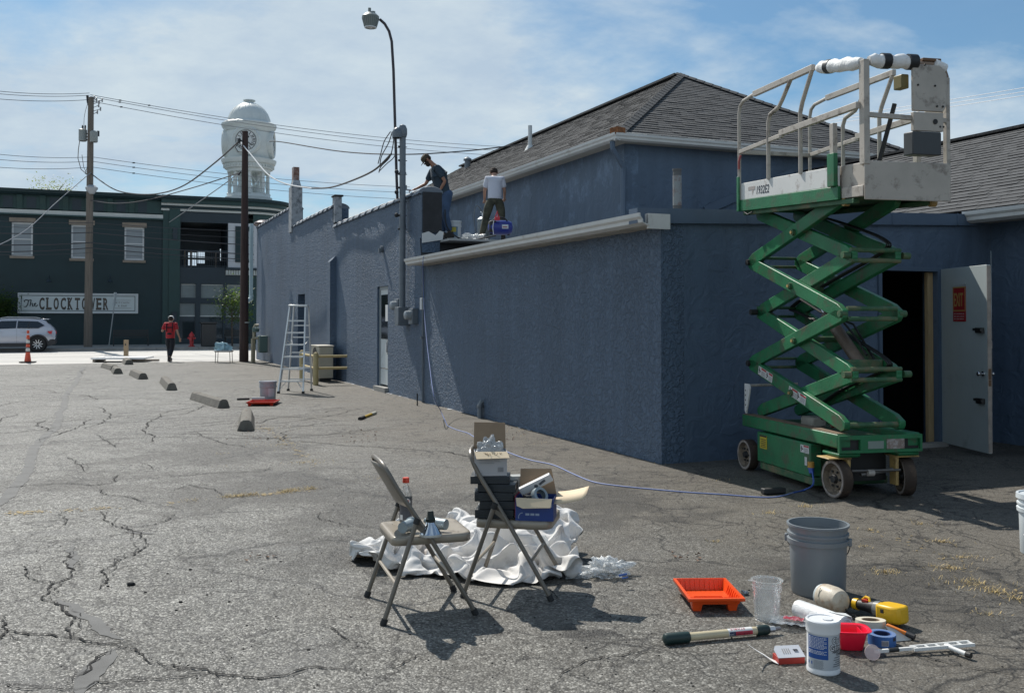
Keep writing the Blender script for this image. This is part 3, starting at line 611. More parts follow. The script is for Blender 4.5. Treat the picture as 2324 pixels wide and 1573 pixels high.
# masts, meters on the long wall
mt = onS(913, 690, -.12)[0]
mh = onS(904, 300, -.12)[1]
mast = thing('service_mast', 'grey electric service mast pipe rising from meter box past the parapet', 'mast', BW(-.12, mt), TH)
tl = onS(903, 300, -.12)[0] - mt
mb = MB(); mb.cyl((0, 0, 1.75), (0, 0, mh - .1), .062, n=14)
for z_ in (2.5, 3.35, mh - .9): mb.cyl((0, 0, z_), (0, 0, z_ + .05), .072, n=14)
mb.build('pole', m_steelp, mast)
mb = MB(); mb.lathe([(.075, -.16), (.09, -.1), (.088, .0), (.06, .07), (.001, .1)], c=(0, 0, mh), n=14); mb.lathe([(.10, -.16), (.11, -.08), (.085, .0), (.04, .04), (.001, .05)], c=(-.11, 0, mh - .02), n=14); mb.build('weatherhead', m_steelp, mast)
mb = MB()
for i in range(7): mb.cyl((-.05, 0, mh - .35 - i * .27), (-.09, 0, mh - .35 - i * .27), .02, n=8); mb.cyl((.05, 0, mh - .35 - i * .27), (.09, 0, mh - .35 - i * .27), .008, n=6)
for z_ in (mh - .85, mh - 1.25, mh - 1.7): mb.ball((-.12, 0, z_), .045, 10, 6)
mb.build('insulator', m_black, mast)
mb = MB(); mb.bb((-.12, -.13, 1.42), (.11, .13, 1.78)); mb.build('junction_box', m_steelp, mast, bevel=.01)
def meter(px, py, label, side):
    t_, z_ = onS(px, py, -.12)
    o = thing('electric_meter', label, 'electric meter', BW(-.06, t_, z_), TH, 'meters on the long wall')
    mb = MB(); mb.box((0, 0, 0), (.12, .26, .3)); mb.build('meter_box', m_steelp, o, bevel=.01)
    mb = MB(); mb.lathe([(.09, 0), (.09, .05), (.08, .10), (.05, .12), (.001, .125)], c=(-.06, 0, .02), n=18, M=Matrix.Rotation(-math.pi / 2, 3, 'Y')); mb.build('meter_dome', mat('meter_glass', (.30, .33, .35), .15), o)
    return o
meter(898, 696, 'upper grey electric meter left of the service mast', -1); meter(931, 718, 'lower grey electric meter right of the service mast', 1); 
mb = MB(); t_, z_ = onS(957, 690, -.04); mb.box((0, 0, 0), (.06, .12, .22)); o = mb.build('outlet_box', mat('pale_metal_box', (.45, .48, .5), .4), None, bevel=.006); o.location = BW(-.03, t_, z_); o.rotation_euler = (0, 0, TH); tg(o, 'small pale outlet box hanging open beside the blue cable', 'outlet box')
# yard lamp on its bent arm
lampt = onS(899, 400, -.2)[0]
yl = thing('street_lamp', 'yard lamp with ribbed round head on tall bent dark arm above the roof', 'street lamp', BW(-.2, lampt, 0), TH)
Yl = BW(-.2, lampt).y
pts = [PT(x, y, Yl) for x, y in [(902, 452), (900, 400), (898, 330), (893, 160), (889, 95), (883, 72), (873, 55), (862, 45)]]
inv = (Matrix.Translation(yl.location) @ Matrix.Rotation(TH, 4, 'Z')).inverted()
mb = MB(inv); mb.tube([Vector(p) for p in pts], .028, 10); mb.build('arm', mat('dark_bronze_pipe', (.035, .028, .035), .45), yl)
hc = PT(841, 50, Yl)
mb = MB(inv); mb.lathe([(.12, -.11), (.165, .075), (.172, .10), (.12, .15), (.06, .18), (.001, .19)], c=hc, n=20); mb.cyl(hc + Vector((-.02, 0, .17)), hc + Vector((-.02, 0, .27)), .03, n=10); mb.cyl(hc + Vector((.05, 0, .14)), hc + Vector((.05, 0, .20)), .045, n=10); mb.build('lamp_head', mat('grey_lamp_housing', (.20, .23, .22), .4), yl)
mb = MB(inv)
for k in range(24):
    a = k * math.pi / 12; mb.beam(hc + Vector((math.cos(a) * .125, math.sin(a) * .125, -.10)), hc + Vector((math.cos(a) * .170, math.sin(a) * .170, .07)), .008, .01)
mb.build('reflector_rib', mat('grey_lens', (.30, .34, .33), .3), yl)
mb = MB(inv); mb.lathe([(.001, -.10), (.10, -.105), (.118, -.11), (.122, -.125), (.10, -.13)], c=hc, n=20); mb.ball(hc + Vector((0, 0, -.09)), .05); mb.build('bulb', mat('lamp_glass', (.8, .82, .82), .2), yl)
# chimney block on the step, vent boxes
ch0 = onS(682, 450, .1)[0]; ch1 = onS(656, 450, .1)[0]
czt = onS(670, 380, .1)[1]; czm = onS(670, 425, .1)[1]
chim = thing('chimney', 'narrow chimney with peeling white paint and bare brick top on the parapet', 'chimney', BW(.13, (ch0 + ch1) / 2, 4.3), TH)
m_peel = mat('peeling_white_paint', (.36, .38, .40), .8, var=.12, vscale=4, dirt=((.09, .10, .11), .42, 7))
w_ = (ch1 - ch0); mb = MB(); w_ = .50; mb.box((0, 0, (czm - 4.3) / 2), (.34, w_, czm - 4.3)); mb.add([(-.14, -w_ / 2, czm - 4.3), (.14, -w_ / 2, czm - 4.3), (.14, w_ / 2, czm - 4.3), (-.14, w_ / 2, czm - 4.3), (-.10, -w_ * .27, czm - 4.08), (.10, -w_ * .27, czm - 4.08), (.10, w_ * .27, czm - 4.08), (-.10, w_ * .27, czm - 4.08)], [(0, 1, 5, 4), (1, 2, 6, 5), (2, 3, 7, 6), (3, 0, 4, 7), (4, 5, 6, 7)]); mb.build('stack', m_peel, chim, smooth=0)
mb = MB(); mb.bb((-.095, -w_ * .26, czm - 4.08), (.095, w_ * .26, czt - 4.3)); mb.build('brick_top', mat('red_brick_flaking', (.22, .12, .09), .8, var=.2, vscale=8, dirt=((.5, .5, .5), .45, 4)), chim)
bx = onS(751, 495, .15)
blk = thing('parapet_block', 'white painted block with dark cap at the second step of the parapet', 'parapet block', BW(.09, st1 - .02, 3.98), TH)
mb = MB(); mb.bb((-.09, -.14, 0.08), (.09, .16, .74)); mb.build('block', m_peel, blk); mb = MB(); mb.bb((-.12, -.18, .74), (.13, .2, .79)); mb.build('cap', m_black, blk, bevel=.02)
mb = MB(); mb.bb((-.085, -.13, -.02), (.085, .15, .079)); mb.build('base', m_black, blk)
# round brown cap at the street end, light blue downpipe on that corner
e_ = BW(-.02, END + .05); cap = MB(); cap.lathe([(.001, .0), (.30, .03), (.40, .10), (.38, .18), (.22, .27), (.001, .30)], n=18); o = cap.build('coping_cap', mat('brown_glazed_cap', (.10, .055, .045), .25)); o.location = (.25, END - .15, 5.10); o.parent = bld
dp = thing('downspout', 'pale blue downspout with elbow on the street corner of the building', 'downspout', BW(-.12, END - .1, 0), TH)
mb = MB(); dz0 = onS(577, 672, -.12)[1]; dz1 = onS(577, 508, -.12)[1]; mb.bb((-.16, -.08, dz0), (-.04, .06, dz1)); mb.tube([(-.1, 0, dz0 + .04), (-.1, .0, dz0 - .1), (-.32, 0.0, dz0 - .24), (-.5, 0, dz0 - .26)], .09, 8); mb.build('pipe', mat('pale_blue_downspout', (.45, .58, .62), .4), dp)

# ------------------------------------------------------------------ shingle roofs
m_shin = mat('grey_shingle', (0.072, 0.074, 0.077), .9, var=.22, vscale=3.0, pos=True, bump=.5, bscale=90, rand=.12)
m_under_butt = mat('underlay_and_butt_shade', (0.014, 0.014, 0.016), .95)
def shingle_mesh(w, l=.16, th=.012):
    mb = MB(); mb.add([(0, 0, 0), (w, 0, 0), (w, l, 0), (0, l, 0), (0, 0, th), (w, 0, th), (w, l, .003), (0, l, .003)], [(4, 5, 6, 7), (0, 4, 7, 3), (1, 2, 6, 5)]); mb.mat = 1; mb.add([(0, 0, 0), (w, 0, 0), (w, 0, th), (0, 0, th)], [(0, 1, 2, 3)]); mb.mat = 0  # butt face: dark asphalt edge with the course's shadow line put into its colour
    return mb
def shingle_plane(roof, O, U, V, H, rng, n_single, eye):
    """tabs laid in courses over the plane O + u U + v V, rng(v) -> (u0, u1); the nearest ones are single objects"""
    U = Vector(U).normalized(); V = Vector(V).normalized(); Nn = U.cross(V); M = Matrix((U, V, Nn)).transposed()
    W, E = .30, .128; tabs = []; v = 0; row = 0
    while v < H - .03:
        a, b = rng(v + E * .5); off = (row * .157 + (row % 3) * .05) % W; u = math.floor((a - off) / W) * W + off
        while u < b:
            u0, u1 = max(u + .004, a), min(u + W - .004, b)
            if u1 - u0 > .03: tabs.append((u0, u1, v))
            u += W
        v += E; row += 1
    full = [(k, (O + U * t[0] + V * t[2] - eye).length) for k, t in enumerate(tabs) if t[1] - t[0] > W - .012]
    full.sort(key=lambda q: q[1]); chosen = {k for k, d in full[:n_single]}
    me = [shingle_mesh(W - .008, th=.016).mesh('shingle', [m_shin, m_under_butt], smooth=0), shingle_mesh(W - .008, th=.020).mesh('shingle', [m_shin, m_under_butt], smooth=0), shingle_mesh(W - .008, th=.012).mesh('shingle', [m_shin, m_under_butt], smooth=0)]
    rest = MB()
    for k, (u0, u1, v) in enumerate(tabs):
        p = O + U * u0 + V * v + Nn * (.004 + .0)
        if k in chosen: inst(me[random.randrange(3)], 'shingle', roof, p, M)
        else:
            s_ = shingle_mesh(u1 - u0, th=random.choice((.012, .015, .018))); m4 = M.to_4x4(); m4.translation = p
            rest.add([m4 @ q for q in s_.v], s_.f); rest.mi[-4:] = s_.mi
    if rest.f: rest.build('shingles', [m_shin, m_under_butt], roof, smooth=0, kind='stuff')
CAMV = Vector((0, 0, HC))
up = thing('hip_roof_building', 'taller blue-grey building with grey shingled hip roof behind the flat roof', 'building', BW(3.41, 6.84), TH)
upi = (Matrix.Translation(up.location) @ Matrix.Rotation(TH, 4, 'Z')).inverted(); eyeU = upi @ CAMV
WU, LU, EZ, PK = 6.9, 21.7, 4.92, 7.23
mb = MB(); mb.bb((0, 0, 2), (.3, LU, EZ)); mb.build('wall', m_upper, up, smooth=0); mb = MB(); mb.bb((.301, 0, 2), (WU, .3, EZ)); mb.build('wall', m_smooth, up, smooth=0)
roof = MB(); ov = .30; hw = WU / 2
A = Vector((-ov, -ov, EZ + .02)); B = Vector((WU + ov, -ov, EZ + .02)); Cc = Vector((WU + ov, LU + ov, EZ + .02)); D = Vector((-ov, LU + ov, EZ + .02)); P1 = Vector((hw, hw, PK)); P2 = Vector((hw, LU - hw, PK))
roof.add([A, B, Cc, D, P1, P2], [(0, 1, 4), (1, 2, 5, 4), (2, 3, 5), (3, 0, 4, 5), (3, 2, 1, 0)]); rf = roof.build('roof', m_under_butt, up, smooth=0)
Hs = (P1 - Vector((hw, -ov, EZ + .02))).length; Ls = LU + 2 * ov; Ws = WU + 2 * ov
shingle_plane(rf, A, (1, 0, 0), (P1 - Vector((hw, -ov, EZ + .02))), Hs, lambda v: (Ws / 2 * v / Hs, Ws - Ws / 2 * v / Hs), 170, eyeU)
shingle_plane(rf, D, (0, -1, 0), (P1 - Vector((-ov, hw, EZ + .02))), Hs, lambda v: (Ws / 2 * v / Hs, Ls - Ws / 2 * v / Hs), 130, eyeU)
# hip caps
hc_ = MB(); hc_.add([(-.13, 0, -.05), (0, 0, .02), (.13, 0, -.05), (-.13, .3, -.06), (0, .3, .008), (.13, .3, -.06)], [(0, 1, 4, 3), (1, 2, 5, 4)]); hcm = hc_.mesh('hip_cap', m_shin, 0)
def caps(a, b, name='hip_cap'):
    a = Vector(a); b = Vector(b); d = (b - a); n = int(d.length / .2); d.normalize(); x = d.cross(Vector((0, 0, 1))).normalized(); z = x.cross(d); M = Matrix((x, d, z)).transposed()
    for i in range(n): inst(hcm, name, rf, a + (b - a) * i / n + z * .05, M)
caps(A, P1); caps(B, P1); 
mb = MB(); mb.beam(P1 + Vector((0, 0, .03)), P2 + Vector((0, 0, .03)), .3, .05); mb.build('ridge_cap', m_shin, rf)
gutter(up, -ov - .01, -ov - .1, LU + ov, EZ - .12, -1, s=1.05)
mb = MB(); pr = [(0, .0), (-.03, .0), (-.085, .025), (-.09, .06), (-.115, .085), (-.12, .125), (-.108, .125), (-.02, .02)]; mb.prism([(-ov - .01 + p[0], EZ - .12 + p[1]) for p in pr], -ov - .1, WU + ov, 'x'); mb.build('gutter', m_white, up, smooth=20)
mb = MB(); mb.bb((-ov, -ov + .02, EZ - .10), (0, LU + ov, EZ - .08)); mb.bb((0.001, -ov + .02, EZ - .10), (WU + ov, -.001, EZ - .08)); mb.build('soffit', m_soffit, up)
mb = MB(); mb.bb((-ov + .0, -ov + .0, EZ - .1), (-ov + .02, LU + ov, EZ + .05)); mb.bb((-ov + .021, -ov + .0, EZ - .1), (WU + ov, -ov + .02, EZ + .05)); mb.build('fascia_board', m_white, up)
mb = MB(); mb.box((-ov - .02, -ov - .02, EZ + .06), (.2, .2, .10), R(20)); mb.build('rusty_flashing', mat('rusted_metal', (.23, .09, .03), .8, var=.4, vscale=15), up)
mb = MB(); mb.tube([(-ov - .06, -ov + .1, EZ - .12), (-ov - .06, -ov + .1, EZ - .25), (-.06, -.06, EZ - .55), (-.06, -.06, EZ - .8), (-.06, -.06, 2.6)], .05, 8); mb.build('downspout', m_trim, up)
# vents on the left slope
def on_slope(px, py):
    d = ray(px, py); Rm = Matrix.Rotation(-TH, 3, 'Z'); dl = Rm @ d; ol = eyeU; n_ = Vector((0, -1, 0)).cross(P1 - Vector((-ov, hw, EZ + .02))).normalized(); k = (D - ol).dot(n_) / dl.dot(n_); return ol + dl * k
q = on_slope(1203, 337); vt = MB(); vt.cyl((0, 0, -.05), (0, 0, .62), .055, n=12); vt.lathe([(.16, -.08), (.075, .08)], n=12); o = vt.build('vent_pipe', mat('white_vent', (.62, .64, .64), .5)); o.location = up.matrix_basis @ q if False else (Matrix.Translation(up.location) @ Matrix.Rotation(TH, 4, 'Z')) @ q; tg(o, 'white plastic vent pipe standing on the shingled slope', 'vent pipe')
q = PT(1061, 388, 34); vt = MB(); vt.cyl((0, 0, -.3), (0, 0, .38), .10, n=12); vt.lathe([(.15, .36), (.14, .42), (.02, .50), (.001, .5)], n=12); o = vt.build('vent_stack', m_steelp); o.location = q; tg(o, 'grey capped vent stack at the far end of the shingled roof', 'vent stack')
q = PT(1537, 470, 15.5); vt = MB(); vt.cyl((0, 0, -.25), (0, 0, .6), .068, n=14); vt.lathe([(.076, .58), (.076, .61), (.06, .61)], n=14); vt.mat = 1; vt.cyl((.0, -.002, .02), (.0, -.002, .50), .0705, n=14); vt.mat = 0; o = vt.build('flue_pipe', [mat('flue_grey', (.10, .10, .10), .6), mat('flaking_silver_paint', (.24, .26, .26), .6, dirt=((.16, .06, .04), .4, 8))]); o.location = q; tg(o, 'short flue pipe with flaking silver and rust paint on the flat roof', 'flue pipe')

# right wing with its shingled slope
wing = thing('side_wing', 'dark blue wing with shingled slope and white gutter at the right edge', 'building', BW(WC, 0), TH)
wi = (Matrix.Translation(wing.location) @ Matrix.Rotation(TH, 4, 'Z')).inverted(); eyeW = wi @ CAMV
mb = MB(); mb.bb((0.0, -9, 0), (.25, -.001, 2.78)); mb.build('wall', m_smooth, wing, smooth=0)
sE, sR, zE, zR = 4.45 - WC, 7.55 - WC, 2.90, 4.50
mb = MB(); a = Vector((sE, -8, zE)); b = Vector((sE, 7.1, zE)); c = Vector((sR, 7.1, zR)); d = Vector((sR, -8, zR)); e = Vector((sR * 2 - sE, -8, zE)); f = Vector((sR * 2 - sE, 7.1, zE)); mb.add([a, b, c, d, e, f], [(0, 1, 2, 3), (3, 2, 5, 4), (0, 3, 4), (1, 5, 2)]); rf2 = mb.build('roof', m_under_butt, wing, smooth=0)
rf_ = rf; rf = rf2
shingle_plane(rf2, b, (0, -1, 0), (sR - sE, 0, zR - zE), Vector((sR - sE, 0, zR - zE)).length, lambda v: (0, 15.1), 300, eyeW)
mb = MB(); mb.beam((sR, -8, zR + .02), (sR, 7.1, zR + .02), .22, .04); mb.build('ridge_cap', m_black, rf2)
rf = rf_
gutter(wing, sE - .0, -8.1, -.02, zE - .16, -1, s=1.15)
mb = MB(); mb.bb((sE, -8, zE - .12), (sE + .02, -.02, zE - .0)); mb.build('fascia_board', m_white, wing); mb = MB(); mb.bb((sE + .02, -8, zE - .14), (0.0, -.02, zE - .12)); mb.build('soffit', m_soffit, wing)
for i in range(8):
    mb = MB(); mb.bb((-.003, -8.9, .35 + i * .28), (0.0, -.02, .355 + i * .28)); mb.build('block_joint', m_trim, wing)
# step flashing where the wing roof meets the taller wall
p_a = onT(1600, 478, 6.80); p_b = onT(1800, 392, 6.80)
mb = MB(); mb.beam((p_a[0] - WC, 6.79, p_a[1]), (p_b[0] - WC, 6.79, p_b[1]), .02, .16); mb.build('step_flashing', m_trim, wing)
# ------------------------------------------------------------------ restaurant across the street
FT = FACE_T
ORI = BW(0, FT)
m_green = mat('dark_green_painted_brick', (0.0070, 0.0265, 0.0320), .6, var=.14, vscale=.8, pos=True, bump=.25, bscale=14)
m_green2 = mat('green_trim_paint', (0.013, 0.047, 0.046), .5, var=.1, vscale=1.5, pos=True)
m_navy = mat('charcoal_blue_trim', (0.016, 0.030, 0.042), .5, var=.1, vscale=2)
m_cream = mat('cream_trim', (0.50, 0.52, 0.50), .5, var=.05, vscale=2)
m_stone = mat('tan_stone_lintel', (0.24, 0.20, 0.16), .8, var=.12, vscale=3)
m_winfr = mat('white_window_frame', (0.55, 0.57, 0.58), .5)
m_blind = mat('window_blind', (0.22, 0.25, 0.27), .35, var=.06, vscale=2, stretch=(1, 1, 14), spec=.6)
m_glass = mat('shop_window_glass', (.03, .04, .045), .06, spec=1.0)
def S(px, py=600): return onT(px, py, FT)[0]
def Zf(px, py): return onT(px, py, FT)[1]
res = thing('restaurant_building', 'dark green two-storey restaurant with long white sign and bracketed cornice', 'building', ORI, TH)
sL, sM, sP, sX = S(-260), S(369), S(384), 3.0
wins = []
zt = Zf(200, 478)
for (a, b, t_, bt, lt) in ((25.7, 74, 505, 581, 494.8), (161, 209, 511, 587, 500.5), (282, 327, 516.5, 591, 506)):
    m_ = (a + b) / 2; wins.append((S(a), S(b), Zf(m_, bt), Zf(m_, t_), Zf(m_, lt)))
mb = MB(); holes(mb, sL, sM, 0.12, zt - .02, [w[:4] for w in wins], 0, .35, 'x'); mb.build('wall', m_green, res, smooth=0)
mb = MB(); mb.bb((sL, .36, .12), (sM - .1, 14, zt + .6)); mb.build('wall', m_green, res, smooth=0)
for (a, b, z0, z1, lt) in wins:
    w = MB(); fw = .09
    holes(w, a, b, z0, z1, [(a + fw, b - fw, z0 + fw, (z0 + z1) / 2 - .03), (a + fw, b - fw, (z0 + z1) / 2 + .03, z1 - fw)], .06, .12, 'x'); wo = w.build('window', m_winfr, res, smooth=0)
    for q0, q1, mm in ((z0 + fw, (z0 + z1) / 2 - .03, m_blind), ((z0 + z1) / 2 + .03, z1 - fw, m_blind)):
        w = MB(); w.bb((a + fw, .09, q0), (b - fw, .10, q1)); w.build('pane', mm, wo)
    w = MB(); w.bb((a - .12, -.06, z1 + .002), (b + .12, .05, lt)); w.build('lintel', m_stone, wo)
    w = MB(); w.bb((a - .08, -.08, z0 - .14), (b + .08, .05, z0 - .002)); w.build('sill', m_stone, wo)
# cornice of the left part: white band, frieze with brackets, projecting crown
zb0, zb1, zc0, zc1 = Zf(200, 491), Zf(200, 482), Zf(200, 449), Zf(200, 437)
mb = MB(); mb.bb((sL, -.12, zb0), (sM, .1, zb1)); mb.build('white_band', m_cream, res)
mb = MB(); mb.bb((sL, .0, zb1 + .002), (sM, .30, zc0)); mb.build('frieze', m_green2, res)
mb = MB(); mb.prism([(0, zc0), (-.22, zc0), (-.38, zc0 + .12), (-.42, zc1), (.3, zc1)], sL, sM, 'x'); mb.build('crown_moulding', m_green, res)
mb = MB(); mb.bb((sL, -.20, zb0 - .08), (sM, .05, zb0 - .002)); mb.build('band_moulding', m_green2, res)
br = MB(); hh = zc0 - zb1 - .03; br.prism([(0, .02), (-.07, .03), (-.10, hh * .3), (-.14, hh * .75), (-.27, hh - .0), (0, hh)], -.14, .14, 'x'); brm = br.mesh('bracket', m_green2)
pnm = MB().box((0, 0, 0), (.46, .03, hh * .8)).mesh('frieze_panel', m_navy)
n_ = int((sM - sL) / 1.12)
for i in range(n_): inst(brm, 'bracket', res, (sL + .5 + i * 1.12, -.002, zb1 + .01)); inst(pnm, 'frieze_panel', res, (sL + .5 + i * 1.12 + .56, -.012, zb1 + .02 + hh / 2))
# barn lamps over the sign
for px in (112, 250):
    s_ = S(px); z_ = Zf(px, 640); w = MB(); w.tube([(s_, 0, z_ + .25), (s_, -.35, z_ + .35), (s_, -.5, z_ + .15)], .02, 6); w.lathe([(.04, .12), (.16, -.02), (.15, -.03)], c=(s_, -.5, z_), n=12); w.build('sign_lamp', m_navy, res)
# sign board with lettering
q0, q1, z1, z0 = S(41.5), S(314), Zf(178, 666), Zf(178, 711.5)
sgb = thing('restaurant_sign', 'long white wall sign reading The Clocktower Kitchen & Bar', 'sign', BW(q0, FT - .06, z0), TH)
w_, h_ = q1 - q0, z1 - z0
m_board = mat('white_sign_board', (.52, .57, .57), .5, var=.03, vscale=1); m_letter = mat('brown_letter', (.10, .075, .055), .6, var=.25, vscale=2.0); m_outl = mat('black_letter_edge', (.015, .02, .022), .5)
mb = MB(); mb.bb((0, -.03, 0), (w_, .05, h_)); mb.build('board', m_board, sgb)
mb = MB(); holes(mb, 0, w_, 0, h_, [(.07, w_ - .07, .07, h_ - .07)], -.07, -.031, 'x'); mb.build('frame', m_winfr, sgb, smooth=0)
mb = MB(); holes(mb, .15, w_ - .15, .13, h_ - .13, [(.18, w_ - .18, .16, h_ - .16)], -.036, -.031, 'x'); mb.build('border_line', m_navy, sgb, smooth=0)
def fy(s_, z_, y=-.034): return frame((s_, y, z_), (1, 0, 0), (0, 0, 1))
LH = h_ * .60; lx = w_ * .172; lw_ = w_ * .588; adv = lw_ / 10.1; Zl = h_ * .175
for i, ch in enumerate('CLOCKTOWER'):
    x = lx + i * adv + (.12 if ch in 'ER' and i > 7 else 0); s_ = adv * (.74 if ch != 'W' else .9)
    if i == 8: x = lx + 8.1 * adv
    if i == 9: x = lx + 9.1 * adv
    for off, mm, dy in ((.035, m_outl, -.034), (.008, m_letter, -.042)):
        w = MB(); text(w, ch, 1.0, Matrix.Identity(4), .0, 1.0, offset=off * .9)
        xs = [p.x for p in w.v]; ys = [p.y for p in w.v]; lo, hi = min(xs), max(xs); l2, h2 = min(ys), max(ys); g_ = 0 if mm is m_outl else .035
        vv = [Vector((x + g_ + (p.x - lo) / (hi - lo) * (s_ - 2 * g_), dy, Zl + g_ + (p.y - l2) / (h2 - l2) * (LH - 2 * g_))) for p in w.v]
        w2 = MB(); w2.add(vv, w.f)
        if ch in 'LKTER' :      # slab serifs
            hb = .09 if mm is m_outl else .05
            for zz_ in ((Zl + g_, Zl + g_ + hb), (Zl + LH - g_ - hb, Zl + LH - g_)):
                if ch == 'T' and zz_[0] > Zl + .5: continue
                c_ = x + (s_ / 2 if ch == 'T' else s_ * .16); w2.bb((c_ - s_ * .26 + g_, dy - .002, zz_[0]), (c_ + s_ * .26 - g_, dy, zz_[1]))
        w2.build('letter', mm, sgb, smooth=0)
mb = MB()
script = {'T': [(0, .62), (-.04, .80), (.10, .90), (.42, .84), (.62, .92)], 't': [(.36, .86), (.30, .40), (.18, .12), (-.02, .10)], 'h': [(.62, .88), (.50, .16), (.56, .44), (.74, .52), (.74, .20), (.84, .14)], 'e': [(.90, .34), (1.08, .40), (1.02, .54), (.90, .42), (.92, .20), (1.10, .14), (1.26, .32)]}
for k, pl in script.items(): mb.tube([(w_ * .055 + p[0] * w_ * .085, -.04, h_ * .28 + p[1] * h_ * .42) for p in pl], .024, 5)
mb.build('script_lettering', m_outl, sgb)
mb = MB(); text(mb, 'KITCHEN', h_ * .13, fy(w_ * .865, h_ * .50), .002, 1.0, align='CENTER', spacing=1.25); text(mb, '& BAR', h_ * .13, fy(w_ * .865, h_ * .34), .002, 1.0, align='CENTER', spacing=1.25); mb.build('lettering', m_letter, sgb)
mb = MB(); mb.bb((w_ * .80, -.036, h_ * .66), (w_ * .94, -.031, h_ * .672)); mb.build('rule', m_letter, sgb); mb = MB(); mb.bb((w_ * .80, -.036, h_ * .26), (w_ * .94, -.031, h_ * .272)); mb.build('rule', m_letter, sgb)
# right part of the front: tall green pilaster, recessed balcony, shop windows, curved corner
zTop = Zf(420, 452); zlow = Zf(420, 480)
a0, a1 = S(409), S(516); rz0, rz1 = Zf(460, 607), Zf(460, 506)
mb = MB(); mb.bb((sM, -.10, .12), (S(383), .3, zTop - .6)); mb.bb((S(383) + .001, -.16, .12), (S(408), .3, zTop - .6)); mb.build('pilaster', m_green2, res, smooth=0)
sw = [(S(411), S(445), Zf(430, 676), Zf(430, 644)), (S(456.5), S(508), Zf(480, 677), Zf(480, 645)), (S(515), S(552), Zf(530, 678), Zf(530, 646)),
      (S(408), S(444), Zf(430, 768), Zf(430, 688)), (S(454.5), S(506), Zf(480, 768), Zf(480, 689)), (S(512), S(552), Zf(530, 768), Zf(530, 690)), (a0, a1, rz0, rz1)]
mb = MB(); holes(mb, S(408) + .001, S(556), .12, zlow, sw, -.05, .25, 'x'); mb.build('shopfront_wall', m_navy, res, smooth=0)
m_scene1 = mat('window_with_pale_blind', (.17, .20, .20), .2, var=.15, vscale=1.2, spec=.8)
for i, (a, b, z0, z1) in enumerate(sw[:6]):
    w = MB(); w.bb((a, .10, z0), (b, .12, z1)); pn = w.build('window', m_glass if i > 2 else m_scene1, res)
    if i > 2:
        w = MB(); w.bb((a + .02, .075, z0 + (z1 - z0) * .66), (b - .02, .098, z1 - .02)); w.build('blind', m_scene1, pn)
        w = MB(); w.bb((a + .02, .07, z0 + (z1 - z0) * .62), (b - .02, .098, z0 + (z1 - z0) * .655)); w.build('awning_edge', m_cream, pn)
    else:
        w = MB(); w.bb((a + .02, .07, z1 - .08), (b - .02, .098, z1 - .03)); w.build('blind', m_cream, pn)
# balcony recess: side walls, floor, ceiling and back wall with openings to the sky
bd = 3.4
mb = MB(); mb.bb((a0 - .2, .26, rz0 - .2), (a1 + .2, bd, rz0)); mb.bb((a0 - .2, .26, rz1), (a1 + .2, bd, rz1 + .2)); mb.bb((a0 - .2, .26, rz0 + .001), (a0, bd, rz1 - .001)); mb.bb((a1, .26, rz0 + .001), (a1 + .2, bd, rz1 - .001)); mb.build('balcony_recess', m_navy, res, smooth=0)
def SB(px, py): return onT(px, py, FT + bd)
o1, o2, o3 = SB(437, 612), SB(451, 580), SB(0, 0)
mb = MB(); ow = [(SB(427, 600)[0], SB(446.5, 600)[0], SB(430, 604)[1], SB(430, 573)[1]), (SB(448.5, 600)[0], SB(465, 600)[0], SB(450, 598)[1], SB(450, 572)[1]), (SB(499, 600)[0], SB(508, 600)[0], SB(500, 592)[1], SB(500, 565)[1])]
holes(mb, a0 - .2, a1 + .2, rz0 - .2, rz1 + .2, ow, bd + .001, bd + .2, 'x'); mb.build('balcony_back_wall', m_navy, res, smooth=0)
mb = MB(); z_ = rz0 + .62
for k in range(22): mb.cyl((a0 + (a1 - a0) * (k + .5) / 22, .0, rz0), (a0 + (a1 - a0) * (k + .5) / 22, .0, z_ + .3), .012, n=5)
mb.bb((a0, -.03, z_ + .3), (a1, .03, z_ + .35)); mb.bb((a0, -.02, rz0 + .05), (a1, .02, rz0 + .09)); mb.build('balcony_railing', m_navy, res)
mb = MB(); mb.bb((a0 + .2, 1.2, rz0 + .55), (a0 + 1.9, 2.0, rz0 + .62)); mb.build('balcony_table', mat('grey_wood', (.10, .11, .11), .7), res)
for x in (a0 + .35, a0 + .7, a1 - .5): w = MB(); w.cyl((x, 1.4, rz0), (x, 1.4, rz0 + 1.0), .05, n=6); w.build('balcony_post', m_stone, res)
# rounded corner with cornice; centre is the clock tower's axis
TY = BW(0, FT).dot(U1)
tc = PT(563, 450, 58.6); ts, tt, _ = toB(tc); tt -= FT
RC = 1.95
def arcprof(prof, m, name, a0_, a1_, ex=0):
    w = MB(); w.lathe(prof, c=(ts, tt, 0), n=28, a0=a0_, a1=a1_); 
    return w.build(name, m, res)
tt = RC - .05; tcw = BW(ts, FT + tt)
zT = Zf(480, 452)
arcprof([(RC, .12), (RC, zlow), (RC, zT - .75)], m_green2, 'corner_wall', -math.pi / 2, math.pi * .6)
def crown(zA, zB, proj, m, name):
    w = MB(); w.bb((sM - .1, -.05 - proj, zA), (ts, .2, zB)); w.lathe([(RC - .2, zA), (RC + proj, zA), (RC + proj, zB), (RC - .2, zB)], c=(ts, tt, 0), n=28, a0=-math.pi / 2, a1=math.pi * .6); w.build(name, m, res, smooth=30)
mb = MB(); mb.bb((sM - .1, .0, zlow + .001), (ts, .3, zT - .76)); mb.build('upper_wall', m_green2, res, smooth=0)
